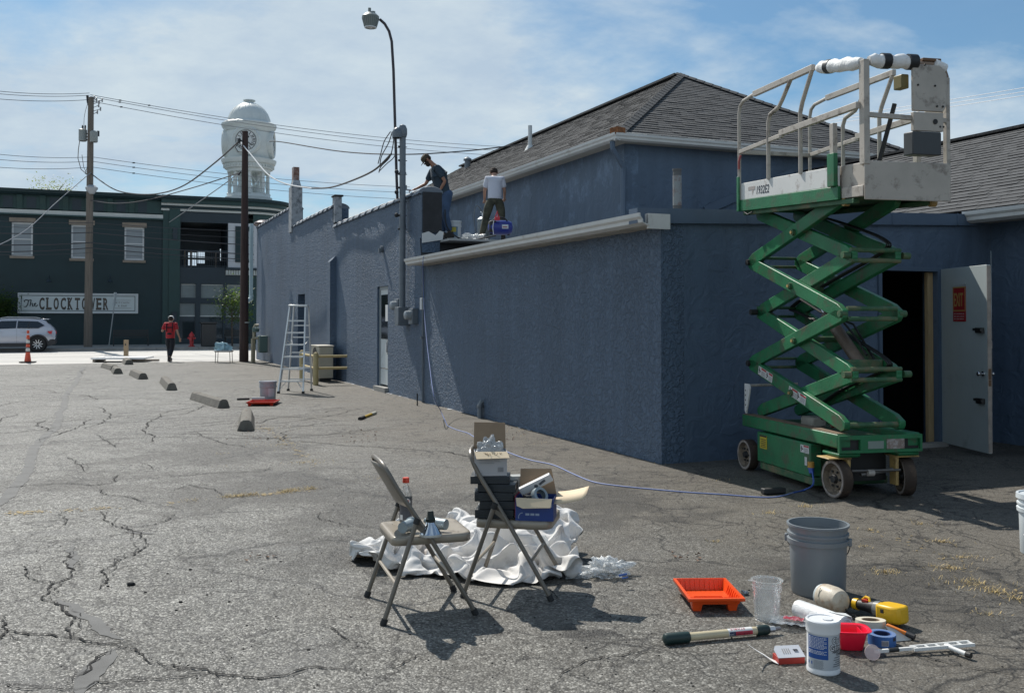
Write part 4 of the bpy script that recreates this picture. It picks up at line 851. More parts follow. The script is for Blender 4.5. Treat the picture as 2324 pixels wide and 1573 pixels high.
crown(zT - .78, zT - .66, .10, m_cream, 'cream_moulding'); crown(zT - .655, zT - .50, .16, m_green, 'moulding'); crown(zT - .495, zT - .38, .26, m_cream, 'cream_moulding'); crown(zT - .375, zT - .12, .36, m_green2, 'moulding'); crown(zT - .115, zT + .05, .55, m_green, 'crown_moulding')
# white panelled bay with window on the curve
wz0, wz1 = Zf(540, 608), Zf(540, 508)
w = MB(); w.bb((S(517), -.12, wz0), (ts, .0, wz1)); w.lathe([(RC, wz0), (RC + .07, wz0), (RC + .07, wz1), (RC, wz1)], c=(ts, tt, 0), n=20, a0=-math.pi / 2, a1=math.pi * .3); w.build('white_bay_panel', mat('white_boards', (.50, .52, .55), .6, var=.05, vscale=3), res)
w = MB(); w.bb((S(533), -.20, Zf(545, 596)), (S(572), -.13, Zf(545, 515))); wo = w.build('window', m_green, res)
w = MB(); w.bb((S(551), -.22, Zf(560, 592)), (S(570), -.205, Zf(560, 525))); w.build('pane', m_blind, wo)
w = MB()
for k in range(16): w.bb((S(513) + k * .14, -.20, wz0 - .42), (S(513) + k * .14 + .08, -.1, wz0 - .16))
w.build('dentils', m_cream, res, kind='stuff'); w = MB(); w.bb((S(512), -.25, wz0 - .14), (ts + .3, -.05, wz0 - .01)); w.build('bay_sill', m_navy, res)
w = MB(); w.bb((S(512), -.1, wz0 - .44), (ts + .3, -.04, wz0 - .16)); w.build('bay_apron', m_cream, res)
w = MB(); w.bb((S(555), -.02, .12), (ts + .1, .3, wz0 - .45)); w.build('corner_base', m_green2, res)
for px, py in ((396, 720), (396, 530)):
    w = MB(); w.bb((S(px) - .12, -.30, Zf(px, py) - .35), (S(px) + .12, -.165, Zf(px, py) + .3)); w.build('wall_lamp', m_navy, res)

# ------------------------------------------------------------------ clock tower
m_tw = mat('white_tower_paint', (.60, .64, .63), .5, var=.06, vscale=1.5, pos=True)
zt0 = zT + .05
tow = thing('clock_tower', 'round white clock tower with ribbed dome and open belfry above the green corner', 'clock tower', (tcw.x, tcw.y, 0), 0)
Yt = tcw.y
def zt_(py): return PT(563, py, Yt).z
def rt_(px): return px / FPX * Yt
R0 = zt_(447)
mb = MB(); mb.lathe([(.001, zt_(457)), (rt_(52), zt_(457)), (rt_(52), zt_(450)), (rt_(48), zt_(449)), (rt_(47), zt_(443)), (.001, zt_(443))], n=40); mb.build('base', m_tw, tow)
col = MB(); hz0, hz1 = zt_(444), zt_(392)
rc = rt_(42)
for k in range(8):
    a = k * math.pi / 4 + .30; c = (math.cos(a) * rc, math.sin(a) * rc, 0)
    w = MB(); w.lathe([(.17, hz0), (.17, hz0 + .08), (.115, hz0 + .12), (.10, hz1 - .12), (.15, hz1 - .06), (.15, hz1)], c=c, n=12); w.build('column', m_tw, tow)
for k in range(8):
    a = k * math.pi / 4 + .30; b = a + math.pi / 4; r2 = rc
    w = MB(); w.beam((math.cos(a) * r2, math.sin(a) * r2, hz0 + .2), (math.cos(b) * r2, math.sin(b) * r2, hz1 - .2), .03, .03); w.beam((math.cos(b) * r2, math.sin(b) * r2, hz0 + .2), (math.cos(a) * r2, math.sin(a) * r2, hz1 - .2), .03, .03); w.build('cross_brace', m_tw, tow)
for k in range(5):
    a = k * math.pi * 2 / 5; c = (math.cos(a) * .55, math.sin(a) * .55, 0); h = hz1 - hz0
    w = MB(); w.lathe([(.24, hz0), (.22, hz0 + h * .2), (.10, hz0 + h * .5), (.12, hz0 + h * .62), (.2, hz1)], c=c, n=10); w.build('inner_pillar', m_tw, tow)
mb = MB(); mb.lathe([(.001, zt_(394)), (rt_(47), zt_(394)), (rt_(48), zt_(388)), (rt_(53), zt_(386)), (rt_(54), zt_(377)), (rt_(58), zt_(375)), (rt_(61), zt_(368)), (rt_(61), zt_(365.5)), (rt_(54), zt_(364)), (.001, zt_(364))], n=48); mb.build('lower_cornice', m_tw, tow)
dm = MB().box((0, 0, 0), (.05, .07, .13)).mesh('dentil', m_tw)
for k in range(44):
    a = k * math.pi * 2 / 44; inst(dm, 'dentil', tow, (math.cos(a) * (rt_(54) + .03), math.sin(a) * (rt_(54) + .03), zt_(381)), (0, 0, a + math.pi / 2))
mb = MB(); mb.lathe([(rt_(47), zt_(364.5)), (rt_(49), zt_(356)), (rt_(51.5), zt_(345)), (rt_(53), zt_(325)), (rt_(53), zt_(310)), (rt_(52), zt_(302)), (rt_(52), zt_(298))], n=48); mb.build('clock_drum', m_tw, tow)
mb = MB(); mb.lathe([(.001, zt_(302)), (rt_(54), zt_(302)), (rt_(56), zt_(296)), (rt_(59), zt_(293)), (rt_(61), zt_(288)), (rt_(61), zt_(285)), (rt_(54), zt_(281)), (.001, zt_(280))], n=48); mb.build('upper_cornice', m_tw, tow)
prof = [(rt_(48), zt_(281)), (rt_(47.5), zt_(272)), (rt_(45), zt_(262)), (rt_(40), zt_(252)), (rt_(33), zt_(244)), (rt_(24), zt_(239)), (rt_(14), zt_(236.5)), (.001, zt_(236))]
prof = [(rt_(48), zt_(282)), (rt_(46.5), zt_(272)), (rt_(42), zt_(260)), (rt_(35), zt_(250)), (rt_(26), zt_(242)), (rt_(17), zt_(237)), (rt_(12), zt_(235)), (.001, zt_(235))]
mb = MB(); ng = 16
# gored dome: each gore slightly bulging between ribs
vs = []; NN = ng * 4
for (r, z) in prof:
    for k in range(NN):
        a = 2 * math.pi * k / NN; rr = r * (1 + .012 * abs(math.sin(ng * a / 2))); vs.append((rr * math.cos(a), rr * math.sin(a), z))
mb.add(vs, [(i * NN + k, i * NN + (k + 1) % NN, (i + 1) * NN + (k + 1) % NN, (i + 1) * NN + k) for i in range(len(prof) - 1) for k in range(NN)]); mb.build('dome', m_tw, tow, smooth=25)
rb = MB(); rb.tube([(r - .002, 0, z) for r, z in prof[:-2]], .016, 5); rbm = rb.mesh('dome_rib', m_tw)
for k in range(ng): inst(rbm, 'dome_rib', tow, (0, 0, 0), (0, 0, 2 * math.pi * k / ng))
mb = MB(); mb.lathe([(rt_(12), zt_(238)), (rt_(9.5), zt_(233)), (rt_(11), zt_(231)), (rt_(13.5), zt_(230.5)), (rt_(13.5), zt_(228.5)), (.001, zt_(228))], n=24); mb.build('finial', m_tw, tow)
def clock(az):
    d = Vector((math.cos(az), math.sin(az), 0)); c = d * (rt_(53) - .03) + Vector((0, 0, zt_(328))); x = Vector((-d.y, d.x, 0)); M = frame(c, x, (0, 0, 1)); Rc, rr = rt_(31.5), rt_(21.5)
    w = MB(M); w.lathe([(Rc * 1.04, -.65), (Rc * 1.04, .02), (Rc * .98, .09), (rr * 1.36, .13), (rr * 1.28, .08), (rr * 1.12, .10), (rr * 1.08, .06), (.001, .06)], n=40); fc = w.build('clock_surround', m_tw, tow)
    w = MB(M); w.lathe([(rr * 1.06, .064), (.001, .066)], n=32); dial = w.build('clock_face', mat('clock_face_white', (.62, .64, .64), .4), fc)
    m_ = mat('clock_black', (.02, .02, .02), .5)
    w = MB(M); w.lathe([(rr * 1.05, .07), (rr * 1.0, .075)], n=32); w.lathe([(rr * .66, .07), (rr * .63, .075)], n=32); w.build('dial_ring', m_, fc)
    for h in range(12):
        a = math.pi / 2 - h * math.pi / 6; u = Vector((math.cos(a), math.sin(a), 0)); v_ = Vector((-u.y, u.x, 0)); n = [2, 1, 2, 3, 2, 1, 2, 3, 4, 2, 1, 2][h]
        w = MB(M)
        for k in range(n):
            o_ = v_ * (k - (n - 1) / 2) * .085 * rr / .57; w.beam(u * rr * .70 + o_ + Vector((0, 0, .072)), u * rr * .95 + o_ + Vector((0, 0, .072)), .04 * rr / .57, .008)
        w.build('numeral', m_, fc)
    for ang, ln, wd in ((-43, .80, .045), (52, .52, .07)):
        a = R(ang); u = Vector((math.cos(a), math.sin(a), 0)); w = MB(M); w.beam(-u * rr * .18 + Vector((0, 0, .085)), u * rr * ln + Vector((0, 0, .085)), wd, .01); w.build('clock_hand', m_, fc)
for az in (R(-82), R(-82 + 90), R(-82 - 90), R(-82 + 180)): clock(az)

# ------------------------------------------------------------------ street furniture across the road
m_iron = mat('black_iron', (.02, .022, .024), .5); 
def bench(px, label):
    b = thing('bench', label, 'bench', GP(px, 790.5) + Vector((0, 0, .12)), TH, 'benches across the road')
    for sx in (-.85, .85):
        w = MB(); w.tube([(sx, .2, 0), (sx, .22, .42), (sx, .35, .85)], .03, 6); w.tube([(sx, -.25, 0), (sx, -.25, .44), (sx, .22, .42)], .03, 6); w.tube([(sx, -.25, .44), (sx, -.25, .62), (sx, .26, .62)], .02, 6); w.build('frame', m_iron, b)
    for k in range(4): w = MB(); w.box((0, -.2 + k * .12, .45), (1.75, .09, .03)); w.build('seat_slat', m_iron, b)
    for k in range(3): w = MB(); w.box((0, .25 + k * .035, .56 + k * .12), (1.75, .03, .08)); w.build('back_slat', m_iron, b)
bench(297, 'black iron bench on the far pavement behind the wooden stake')
bench(549, 'black iron bench mostly hidden behind the dark pole')
hy = thing('fire_hydrant', 'red fire hydrant on the far pavement', 'fire hydrant', GP(435, 792.5) + Vector((0, 0, .12)))
m_red = mat('red_hydrant', (.40, .025, .03), .4)
mb = MB(); mb.lathe([(.17, 0), (.17, .05), (.10, .06), (.10, .52), (.14, .53), (.14, .57), (.12, .64), (.07, .71), (.001, .73)], n=16); mb.cyl((0, 0, .72), (0, 0, .78), .03, n=6); mb.build('body', m_red, hy)
for a in (0, math.pi): w = MB(); w.cyl((math.cos(a) * .08, 0, .44), (math.cos(a) * .20, 0, .44), .055, n=10); w.build('nozzle', m_red, hy)
w = MB(); w.cyl((0, -.08, .38), (0, -.2, .38), .075, n=10); w.build('nozzle', m_red, hy)
tr = thing('trash_can', 'square dark litter bin in front of the restaurant window', 'litter bin', GP(473, 792.5) + Vector((0, 0, .12)), TH)
mb = MB(); mb.bb((-.36, -.3, .03), (.36, .3, 1.18)); mb.build('bin', m_iron, tr, bevel=.03); mb = MB(); mb.bb((-.41, -.35, 1.181), (.41, .35, 1.28)); mb.build('lid', m_iron, tr, bevel=.02)
sp_ = thing('sign_post', 'thin metal parking sign post standing before the white restaurant sign', 'sign post', GP(247, 791) + Vector((0, 0, .1)))
mb = MB(); q = PT(252, 666, 50.3) - sp_.location; mb.beam((0, 0, 0), (q.x, 0, q.z), .05, .04); mb.build('post', mat('galvanised_steel', (.30, .33, .34), .5), sp_)
for zf, hz in ((.97, .30), (.84, .34)): w = MB(); w.box((q.x * zf, -.035, q.z * zf), (.04, .28, hz)); w.build('sign_plate', mat('sign_back', (.42, .46, .47), .5), sp_)
# trees
def leafmat(name, col):
    m = mat(name, col, .55, var=.45, vscale=2.5); nt = m.node_tree; b = nt.nodes['Principled BSDF']; t = nt.nodes.new('ShaderNodeBsdfTranslucent'); t.inputs[0].default_value = (col[0] * 2.2, col[1] * 2.2, col[2] * 1.2, 1)
    a = nt.nodes.new('ShaderNodeMixShader'); a.inputs[0].default_value = .45; out = nt.nodes['Material Output']; nt.links.new(b.outputs[0], a.inputs[1]); nt.links.new(t.outputs[0], a.inputs[2]); nt.links.new(a.outputs[0], out.inputs[0]); return m
def tree(name, label, cat, loc, h, cr, z0, dens, col, seed, cw=1.0, leaf=.07, trunk=.05, group=None):
    rnd = random.Random(seed); t = thing(name, label, cat, loc, 0, group)
    w = MB(); w.tube([(0, 0, 0), (rnd.uniform(-.04, .04), 0, h * .4), (rnd.uniform(-.08, .08), rnd.uniform(-.05, .05), h * .92)], [trunk, trunk * .8, trunk * .3], 8); bm_ = mat('bark', (.09, .07, .055), .9, var=.3, vscale=9)
    tips = []
    for k in range(14):
        a = rnd.uniform(0, 6.28); zb = z0 + (h - z0) * rnd.uniform(0, .7); l = cr * rnd.uniform(.5, .95); e = Vector((math.cos(a) * l * cw, math.sin(a) * l, zb + l * rnd.uniform(.25, .9))); w.tube([(0, 0, zb), e * .55 + Vector((0, 0, zb * .42)), e], [trunk * .45, trunk * .28, .006], 5); tips.append(e); tips.append(e * .6 + Vector((0, 0, zb * .4)))
    w.build('trunk', bm_, t)
    lm = leafmat('leaves_' + label.split()[0], col); w = MB(); cl = []
    for k in range(dens): 
        c = rnd.choice(tips) + Vector((rnd.gauss(0, cr * .22), rnd.gauss(0, cr * .22), rnd.gauss(0, cr * .2)))
        if k < dens * .25: c = Vector((rnd.gauss(0, cr * .42) * cw, rnd.gauss(0, cr * .42), z0 + (h - z0) * rnd.uniform(.05, .98)))
        cl.append(c)
    for c in cl:
        for j in range(16):
            p = c + Vector((rnd.gauss(0, leaf * 1.6), rnd.gauss(0, leaf * 1.6), rnd.gauss(0, leaf * 1.4))); d = Vector((rnd.uniform(-1, 1), rnd.uniform(-1, 1), rnd.uniform(-.6, .6))).normalized(); x = d.cross(Vector((0, 0, 1))).normalized(); l = leaf * rnd.uniform(.6, 1.2)
            w.add([p, p + d * l * .5 + x * l * .3, p + d * l, p + d * l * .5 - x * l * .3], [(0, 1, 2, 3)])
    o = w.build('crown', lm, t, smooth=0); o['kind'] = 'stuff'; return t
GRN = (.09, .14, .035)
tree('street_tree', 'young green street tree in front of the shop window beside the dark pole', 'tree', GP(527, 791) + Vector((0, 0, .12)), Zf(527, 668) - .05, .95, 1.35, 150, GRN, 4, 1.0, .13)
tree('street_tree', 'dark leafy tree at the left edge behind the silver car', 'tree', GP(-12, 791) + Vector((0, 0, .12)), Zf(5, 668) - .1, 0.85, 1.0, 260, (.05, .09, .025), 8, 1.1, .14)
zr = PT(105, 440, 66).z
tree('roof_top_tree', 'treetop showing above the parapet of the green restaurant', 'tree', PT(108, 724, 72) - Vector((0, 0, HC)), PT(108, 408, 72).z, 1.7, PT(108, 408, 72).z - 3.0, 110, (.14, .17, .04), 12, 1.0, .19, .16)

# ------------------------------------------------------------------ poles and wires
m_pole = mat('grey_weathered_pole', (.15, .13, .11), .9, var=.25, vscale=3, stretch=(6, 6, .4), bump=.3, bscale=20)
m_poled = mat('dark_brown_pole', (.055, .032, .028), .85, var=.3, vscale=3, stretch=(6, 6, .4), bump=.3, bscale=20)
pb = GP(199.5, 793) + Vector((0, 0, .1)); ptop = PT(206.5, 222, pb.y)
up1 = thing('utility_pole', 'tall grey wooden utility pole with transformer at the left', 'utility pole', pb)
L0 = ptop - pb
mb = MB(); mb.tube([(0, 0, 0), L0 * .5, L0], [.21, .175, .14], 14); mb.build('pole', m_pole, up1)
def at1(px, py, dy=0): return PT(px, py, pb.y + dy) - pb
mb = MB(); mb.tube([at1(206, 245), at1(201, 232), at1(198, 218)], [.10, .10, .06], 8); mb.build('pole_top_bracket', m_iron, up1)
mb = MB(); c = at1(188, 308); mb.lathe([(.17, -.30), (.20, -.26), (.20, .26), (.21, .28), (.12, .33), (.001, .34)], c=c, n=18); tfm = mb.build('transformer', mat('grey_transformer', (.25, .28, .28), .5), up1)
for dx in (-.02, .12): w = MB(); w.lathe([(.03, 0), (.05, .04), (.03, .08), (.05, .12), (.02, .2), (.001, .2)], c=c + Vector((dx, 0, .33)), n=8); w.build('bushing', m_iron, tfm)
mb = MB(); c2 = at1(213, 311, -.3); mb.lathe([(.17, -.28), (.19, -.25), (.19, .24), (.12, .30), (.001, .3)], c=c2, n=18); mb.build('transformer', mat('grey_transformer', (.25, .28, .28), .5), up1)
for py in (304, 311, 318): w = MB(); w.beam(at1(192, py), at1(206, py), .05, .05); w.build('bracket', m_iron, up1)
w = MB(); w.box(at1(223, 304), (.09, .09, .28)); w.beam(at1(216, 306), at1(223, 306), .05, .05); w.build('cutout', m_iron, up1)
mb = MB(); mb.lathe([(.12, -.32), (.30, -.05), (.30, .02), (.16, .14), (.001, .16)], c=at1(208, 427, -.05), n=18); mb.build('collar', mat('pale_collar', (.38, .40, .42), .4), up1)
for px, py in [(225, 232), (219, 226), (228, 248), (224, 240), (221, 255), (232, 228), (214, 222)]:
    w = MB(); e = at1(px, py); w.lathe([(.02, -.1), (.05, -.06), (.02, -.03), (.05, .01), (.02, .04), (.05, .08), (.02, .1)], c=e, n=8); w.tube([e, at1(208, py + 6)], .018, 5); w.build('insulator', mat('grey_insulator', (.24, .25, .27), .4), up1)
mb = MB(); mb.tube([at1(199, 236), at1(194, 252), at1(191, 268), at1(190, 296)], .012, 5); mb.tube([at1(182, 312), at1(178, 340), at1(177, 360), at1(184, 385), at1(200, 398)], .02, 5); mb.tube([at1(203, 350), at1(198, 380), at1(193, 395), at1(206, 400)], .015, 5); mb.tube([at1(186, 352), at1(190, 380), at1(196, 392)], .015, 5); mb.build('lead_wire', m_pole, up1)
pb2 = GP(553.5, 821); p2t = PT(556.5, 299, pb2.y)
up2 = thing('utility_pole', 'dark brown wooden pole standing at the lot edge before the clock tower', 'utility pole', pb2)
mb = MB(); L2 = p2t - pb2; mb.tube([(0, 0, 0), L2 * .5, L2], [.165, .135, .105], 14); mb.build('pole', m_poled, up2)
w = MB(); w.lathe([(.145, 0), (.145, .03)], c=(.05, 0, PT(553, 733, pb2.y).z - .0), n=14); w.build('band', m_cream, up2)
def at2(px, py): return PT(px, py, pb2.y - .1) - pb2
w = MB(); w.tube([at2(544, 318), at2(552, 322)], .03, 6); w.lathe([(.05, -.08), (.06, 0), (.05, .08)], c=at2(543, 320), n=8); w.tube([at2(543, 322), at2(534, 335), at2(540, 345), at2(552, 346)], .016, 5); w.tube([at2(547, 390), at2(541, 398)], .03, 6); w.build('wire_bracket', m_iron, up2)
m_wire = mat('aged_cable', (.05, .05, .055), .6); m_wireg = mat('grey_aluminium_cable', (.23, .24, .26), .5); m_wirew = mat('white_cable', (.62, .63, .64), .5)
def cable(label, a, b, sag=.3, r=.012, m=None, n=18, beads=0, grp='overhead cables', mid=None):
    w = MB(); pts = []
    P_ = [PT(*a)] + ([PT(*q) for q in mid] if mid else []) + [PT(*b)]
    if mid is None: pts = [P_[0].lerp(P_[-1], i / n) - Vector((0, 0, 4 * sag * (i / n) * (1 - i / n))) for i in range(n + 1)]
    else:
        for k in range(len(P_) - 1):
            p0, p1, p2, p3 = P_[max(k - 1, 0)], P_[k], P_[k + 1], P_[min(k + 2, len(P_) - 1)]
            for j in range(8):
                t = j / 8; pts.append(.5 * ((2 * p1) + (p2 - p0) * t + (2 * p0 - 5 * p1 + 4 * p2 - p3) * t * t + (3 * p1 - p0 - 3 * p2 + p3) * t ** 3))
        pts.append(P_[-1])
    w.tube(pts, r, 5); o = w.build('overhead_cable', m or m_wire); tg(o, label, 'cable', grp)
    for q in beads or ():
        p = pts[0].lerp(pts[-1], q); k = min(range(len(pts)), key=lambda i: (pts[i] - p).length); w = MB(); w.cyl(pts[k] - Vector((.06, 0, 0)), pts[k] + Vector((.06, 0, 0)), .035, n=6); w.build('spacer', m_iron, o)
    return o
yl_, yr = 44.0, 59.0
cable('top wire left of the tall pole', (-20, 206, 44), (203, 212, 49.4), .1, .013)
cable('second wire left of the tall pole', (-20, 212, 44), (203, 217, 49.4), .1, .013)
cable('third wire left of the tall pole', (-20, 224, 44), (203, 227, 49.4), .1, .013)
cable('topmost wire running from the tall pole over the clock tower', (205, 216, 49.4), (1190, 336, 62), .45, .016, m_wireg, beads=(.04, .10))
cable('second wire from the tall pole passing the dome', (205, 220, 49.4), (1180, 345, 62), .45, .016, m_wireg, beads=(.06,))
cable('third wire from the tall pole passing the clock', (210, 231, 49.4), (1160, 355, 62), .45, .016, m_wireg, beads=(.08,))
for i, (y0, y1, y2) in enumerate(((349, 357, 428), (361, 367, 441), (379, 380, 456))):
    cable(('upper', 'middle', 'lower')[i] + ' communication wire left of the tall pole', (-20, y0, 45), (206, y1, 49.4), .1, .012)
    cable(('upper', 'middle', 'lower')[i] + ' grey wire from the tall pole crossing the open belfry', (210, y1, 49.4), (930, y2 - 3 + 0, 59), .25, .014, m_wireg, beads=(.1,))
cable('twisted service cable swagging from tall pole to dark pole', (207, 395, 49.4), (544, 320, 35.6), .0, .03, None, mid=[(255, 428, 46), (300, 440, 44), (360, 440, 42), (420, 420, 40), (490, 368, 37.5)])
cable('second service cable meeting the dark pole lower down', (205, 455, 49.4), (546, 392, 35.6), .0, .022, None, mid=[(260, 462, 46), (330, 455, 43), (440, 426, 39)])
cable('pair of thin grey wires sloping down from the dark pole', (548, 388, 35.6), (384, 505, 48.5), .0, .02, m_wireg, mid=[(500, 425, 39)])
cable('bright white service cable drooping right of the dark pole', (544, 321, 35.6), (708, 428, 26.5), .0, .022, m_wirew, mid=[(570, 352, 34), (608, 396, 31.5), (650, 418, 29)])
cable('dark twisted service cable rising to the mast', (706, 428, 26.6), (888, 350, 19.6), .0, .022, None, mid=[(750, 426, 24.7), (800, 410, 22.5), (850, 386, 20.8)])
cable('loose upper drip loop below the weatherhead', (886, 300, 19.4), (858, 372, 20.5), .0, .011, None, mid=[(872, 322, 19.9), (864, 350, 20.2)])
cable('middle drip loop below the weatherhead', (890, 300, 19.4), (862, 376, 20.5), .0, .011, None, mid=[(882, 325, 19.7), (866, 355, 20.1)])
cable('long drip loop hanging beside the mast', (894, 302, 19.3), (860, 392, 20.5), .0, .011, None, mid=[(892, 330, 19.4), (884, 358, 19.8), (865, 378, 20.3)])
cable('cable pigtail joining the mast insulator', (900, 345, 19.3), (862, 388, 20.5), .0, .010, None, mid=[(892, 360, 19.6), (878, 372, 20)])
cable('dark wire running from the clock pole past the mast to the shingled roof', (612, 322, 34), (1196, 327, 27), .0, .018, None, mid=[(640, 323, 33), (780, 345, 30), (920, 351, 28), (1060, 343, 27.5)])
cable('guy cable rising from left edge to the tall pole', (-10, 560, 40), (206, 392, 49.2), .0, .020, m_wireg, mid=[(60, 522, 43), (130, 458, 46)])
for i, (y0, y1, y2, r_) in enumerate(((501, 506, 526, .015), (513, 518, 541, .010), (529, 528, 557, .024), (556, 551, 578, .028), (572, 563, 590, .024), (578, 574, 595, .010))):
    nm = ('first', 'second', 'third', 'fourth', 'fifth', 'lowest')[i]
    cable(nm + ' heavy street cable crossing the upstairs windows left of the pole', (-20, y0, 45), (205, y1, 48.9), .05, r_, m_wire)
    cable(nm + ' heavy street cable from tall pole towards the corner bay', (205, y1, 48.9), (576, y2, 53.5), .05, r_, m_wire)
for i in range(3): cable(('highest', 'middle', 'lowest')[i] + ' of the three far wires above the lift platform', (1850, 272 + i * 7, 60), (2360, 194 + i * 9, 44), .05, .013, m_wireg, grp='wires at the far right')

# ------------------------------------------------------------------ silver car
car = thing('parked_car', 'silver compact SUV parked at the far kerb on the left', 'car', GP(88, 797.5), TH)
m_car = mat('silver_paint', (.42, .44, .50), .25, .35, coat=.6); m_cg = mat('car_glass', (.015, .02, .025), .04, spec=1.0); m_tyre = mat('tyre_rubber', (.018, .018, .018), .8); m_clad = mat('black_cladding', (.03, .03, .032), .6)
# side profile: x forward is negative (car faces left); rear axle at x = 0
bod = [(.66, .42), (.74, .62), (.76, .95), (.66, 1.12), (.50, 1.28), (.34, 1.44), (.20, 1.52), (-.5, 1.58), (-1.3, 1.59), (-1.75, 1.52), (-2.35, 1.10), (-3.1, 1.02), (-3.35, .90), (-3.42, .60), (-3.38, .38), (-3.0, .30), (.40, .30)]
def section(poly, tuck=True):
    w = MB(); n = len(poly); ys = [0, .02, .06, .85, .91, .93]
    vs = []; 
    def wid(z): return .92 if z < .98 else .92 - (z - .98) * .42
    layers = []
    for side in (-1, 1):
        for off in ((.0, .96), (.03, 1.0)): pass
    k0 = [Vector((x, -wid(z) + .03, z)) for x, z in poly]; k1 = [Vector((x, wid(z) - .03, z)) for x, z in poly]
    cxm = sum(p[0] for p in poly) / n; czm_ = .9
    i0 = [Vector((cxm + (p.x - cxm) * .975, p.y - .03, czm_ + (p.z - czm_) * .96)) for p in k0]; i1 = [Vector((cxm + (p.x - cxm) * .975, p.y + .03, czm_ + (p.z - czm_) * .96)) for p in k1]
    vs = i0 + k0 + k1 + i1; fs = [list(range(n))[::-1], [3 * n + i for i in range(n)]]
    for l in range(3): fs += [(l * n + i, l * n + (i + 1) % n, (l + 1) * n + (i + 1) % n, (l + 1) * n + i) for i in range(n)]
    w.add(vs, fs); return w
bo = section(bod).build('body', m_car, car, smooth=40)
def wy(z): return -(.92 - (z - .98) * .42) - .002
def panel(poly, m, name, parent, off=.004):
    w = MB(); n = len(poly); a = [Vector((x, (wy(z) if z > .98 else -.922) - off, z)) for x, z in poly]; b = [p + Vector((0, .03, 0)) for p in a]; w.add(a + b, [list(range(n)), [n + i for i in range(n)][::-1]] + [(i, (i + 1) % n, n + (i + 1) % n, n + i) for i in range(n)]); return w.build(name, m, parent)
panel([(.28, 1.24), (.12, 1.36), (-.02, 1.43), (-.85, 1.46), (-.88, 1.12), (.02, 1.12)], m_cg, 'side_window', bo); panel([(-.92, 1.12), (-.90, 1.46), (-1.55, 1.45), (-1.9, 1.27), (-2.15, 1.08), (-2.1, 1.06)], m_cg, 'side_window', bo)
w = MB(); w.add([(.36, -.74, 1.44), (.70, -.82, 1.02), (.70, .82, 1.02), (.36, .74, 1.44)], [(0, 1, 2, 3)]); w.build('rear_window', m_cg, bo)
w = MB(); w.bb((.12, -.65, 1.52), (.46, .65, 1.56)); w.build('spoiler', m_car, bo, bevel=.01)
w = MB(); w.add([(.40, -.935, .97), (.77, -.86, 1.0), (.80, -.80, .86), (.50, -.937, .84), (.77, -.6, .98), (.80, -.6, .84)], [(0, 1, 2, 3), (1, 4, 5, 2)]); w.build('tail_light', mat('tail_light_red', (.45, .02, .03), .2), bo)
w = MB(); w.prism([(.70, .60), (.78, .50), (.74, .34), (.40, .26), (.38, .40), (.52, .58)], -.945, .945, 'y'); w.build('bumper', m_clad, bo, bevel=.02)
w = MB(); w.prism([(-.42, .25), (-2.2, .25), (-2.2, .42), (-.42, .42)], -.94, .94, 'y'); w.build('sill_cladding', m_clad, bo)
for ax in (0, -2.68):
    w = MB(); pts_ = [(ax + .47 * math.cos(a), .36 + .47 * math.sin(a)) for a in [R(k) for k in range(0, 181, 15)]] + [(ax - .47, .28), (ax - .40, .28)] + [(ax + .39 * math.cos(a), .36 + .39 * math.sin(a)) for a in [R(k) for k in range(180, -1, -15)]] + [(ax + .40, .28), (ax + .47, .28)]
    w.prism(pts_, -.95, -.80, 'y'); w.build('wheel_arch', m_clad, bo)
    w = MB(); w.lathe([(.40, 0), (.40, .06)], c=(ax, -.93, .36), n=24, M=Matrix.Rotation(math.pi / 2, 3, 'X'), cap0=True); w.build('wheel_well', m_dark, bo)
    for side in (-1, 1):
        wh = MB(); wh.lathe([(.24, -.11), (.34, -.11), (.36, -.08), (.36, .08), (.34, .11), (.24, .11)], c=(0, 0, 0), n=28, M=Matrix.Rotation(math.pi / 2, 3, 'X')); t = wh.build('wheel', m_tyre, car); t.location = (ax, side * .86, .36)
        w = MB(); w.lathe([(.245, -.0), (.245, .09), (.225, .10), (.22, .06), (.001, .03)], n=24, M=Matrix.Rotation(side * -math.pi / 2 * -1, 3, 'X')); w.build('rim', mat('dark_rim', (.05, .05, .055), .4), t)
        for k in range(10):
            a = 2 * math.pi * k / 10; w = MB(); w.beam((math.cos(a) * .05, side * .085, math.sin(a) * .05), (math.cos(a + .08) * .22, side * .10, math.sin(a + .08) * .22), .03, .02, up=(0, 1, 0)); w.build('spoke', mat('alloy_spoke', (.6, .62, .64), .3, .6), t)
w = MB(); w.tube([(.1, -.70, 1.58), (-.1, -.70, 1.62), (-1.3, -.70, 1.64), (-1.6, -.70, 1.58)], .018, 6); w.build('roof_rail', mat('satin_rail', (.6, .62, .64), .3, .5), bo)
for x in (-.55, -1.6): w = MB(); w.box((x, -.94, .95), (.2, .03, .03)); w.build('door_handle', m_car, bo)
w = MB(); w.bb((-.89, -.926, .42), (-.885, -.92, 1.1)); w.build('door_gap', m_clad, bo); w = MB(); w.bb((-1.95, -.926, .42), (-1.945, -.92, 1.05)); w.build('door_gap', m_clad, bo)
w = MB(); w.box((-2.15, -1.0, 1.08), (.12, .16, .12)); w.build('door_mirror', m_car, bo, bevel=.02)

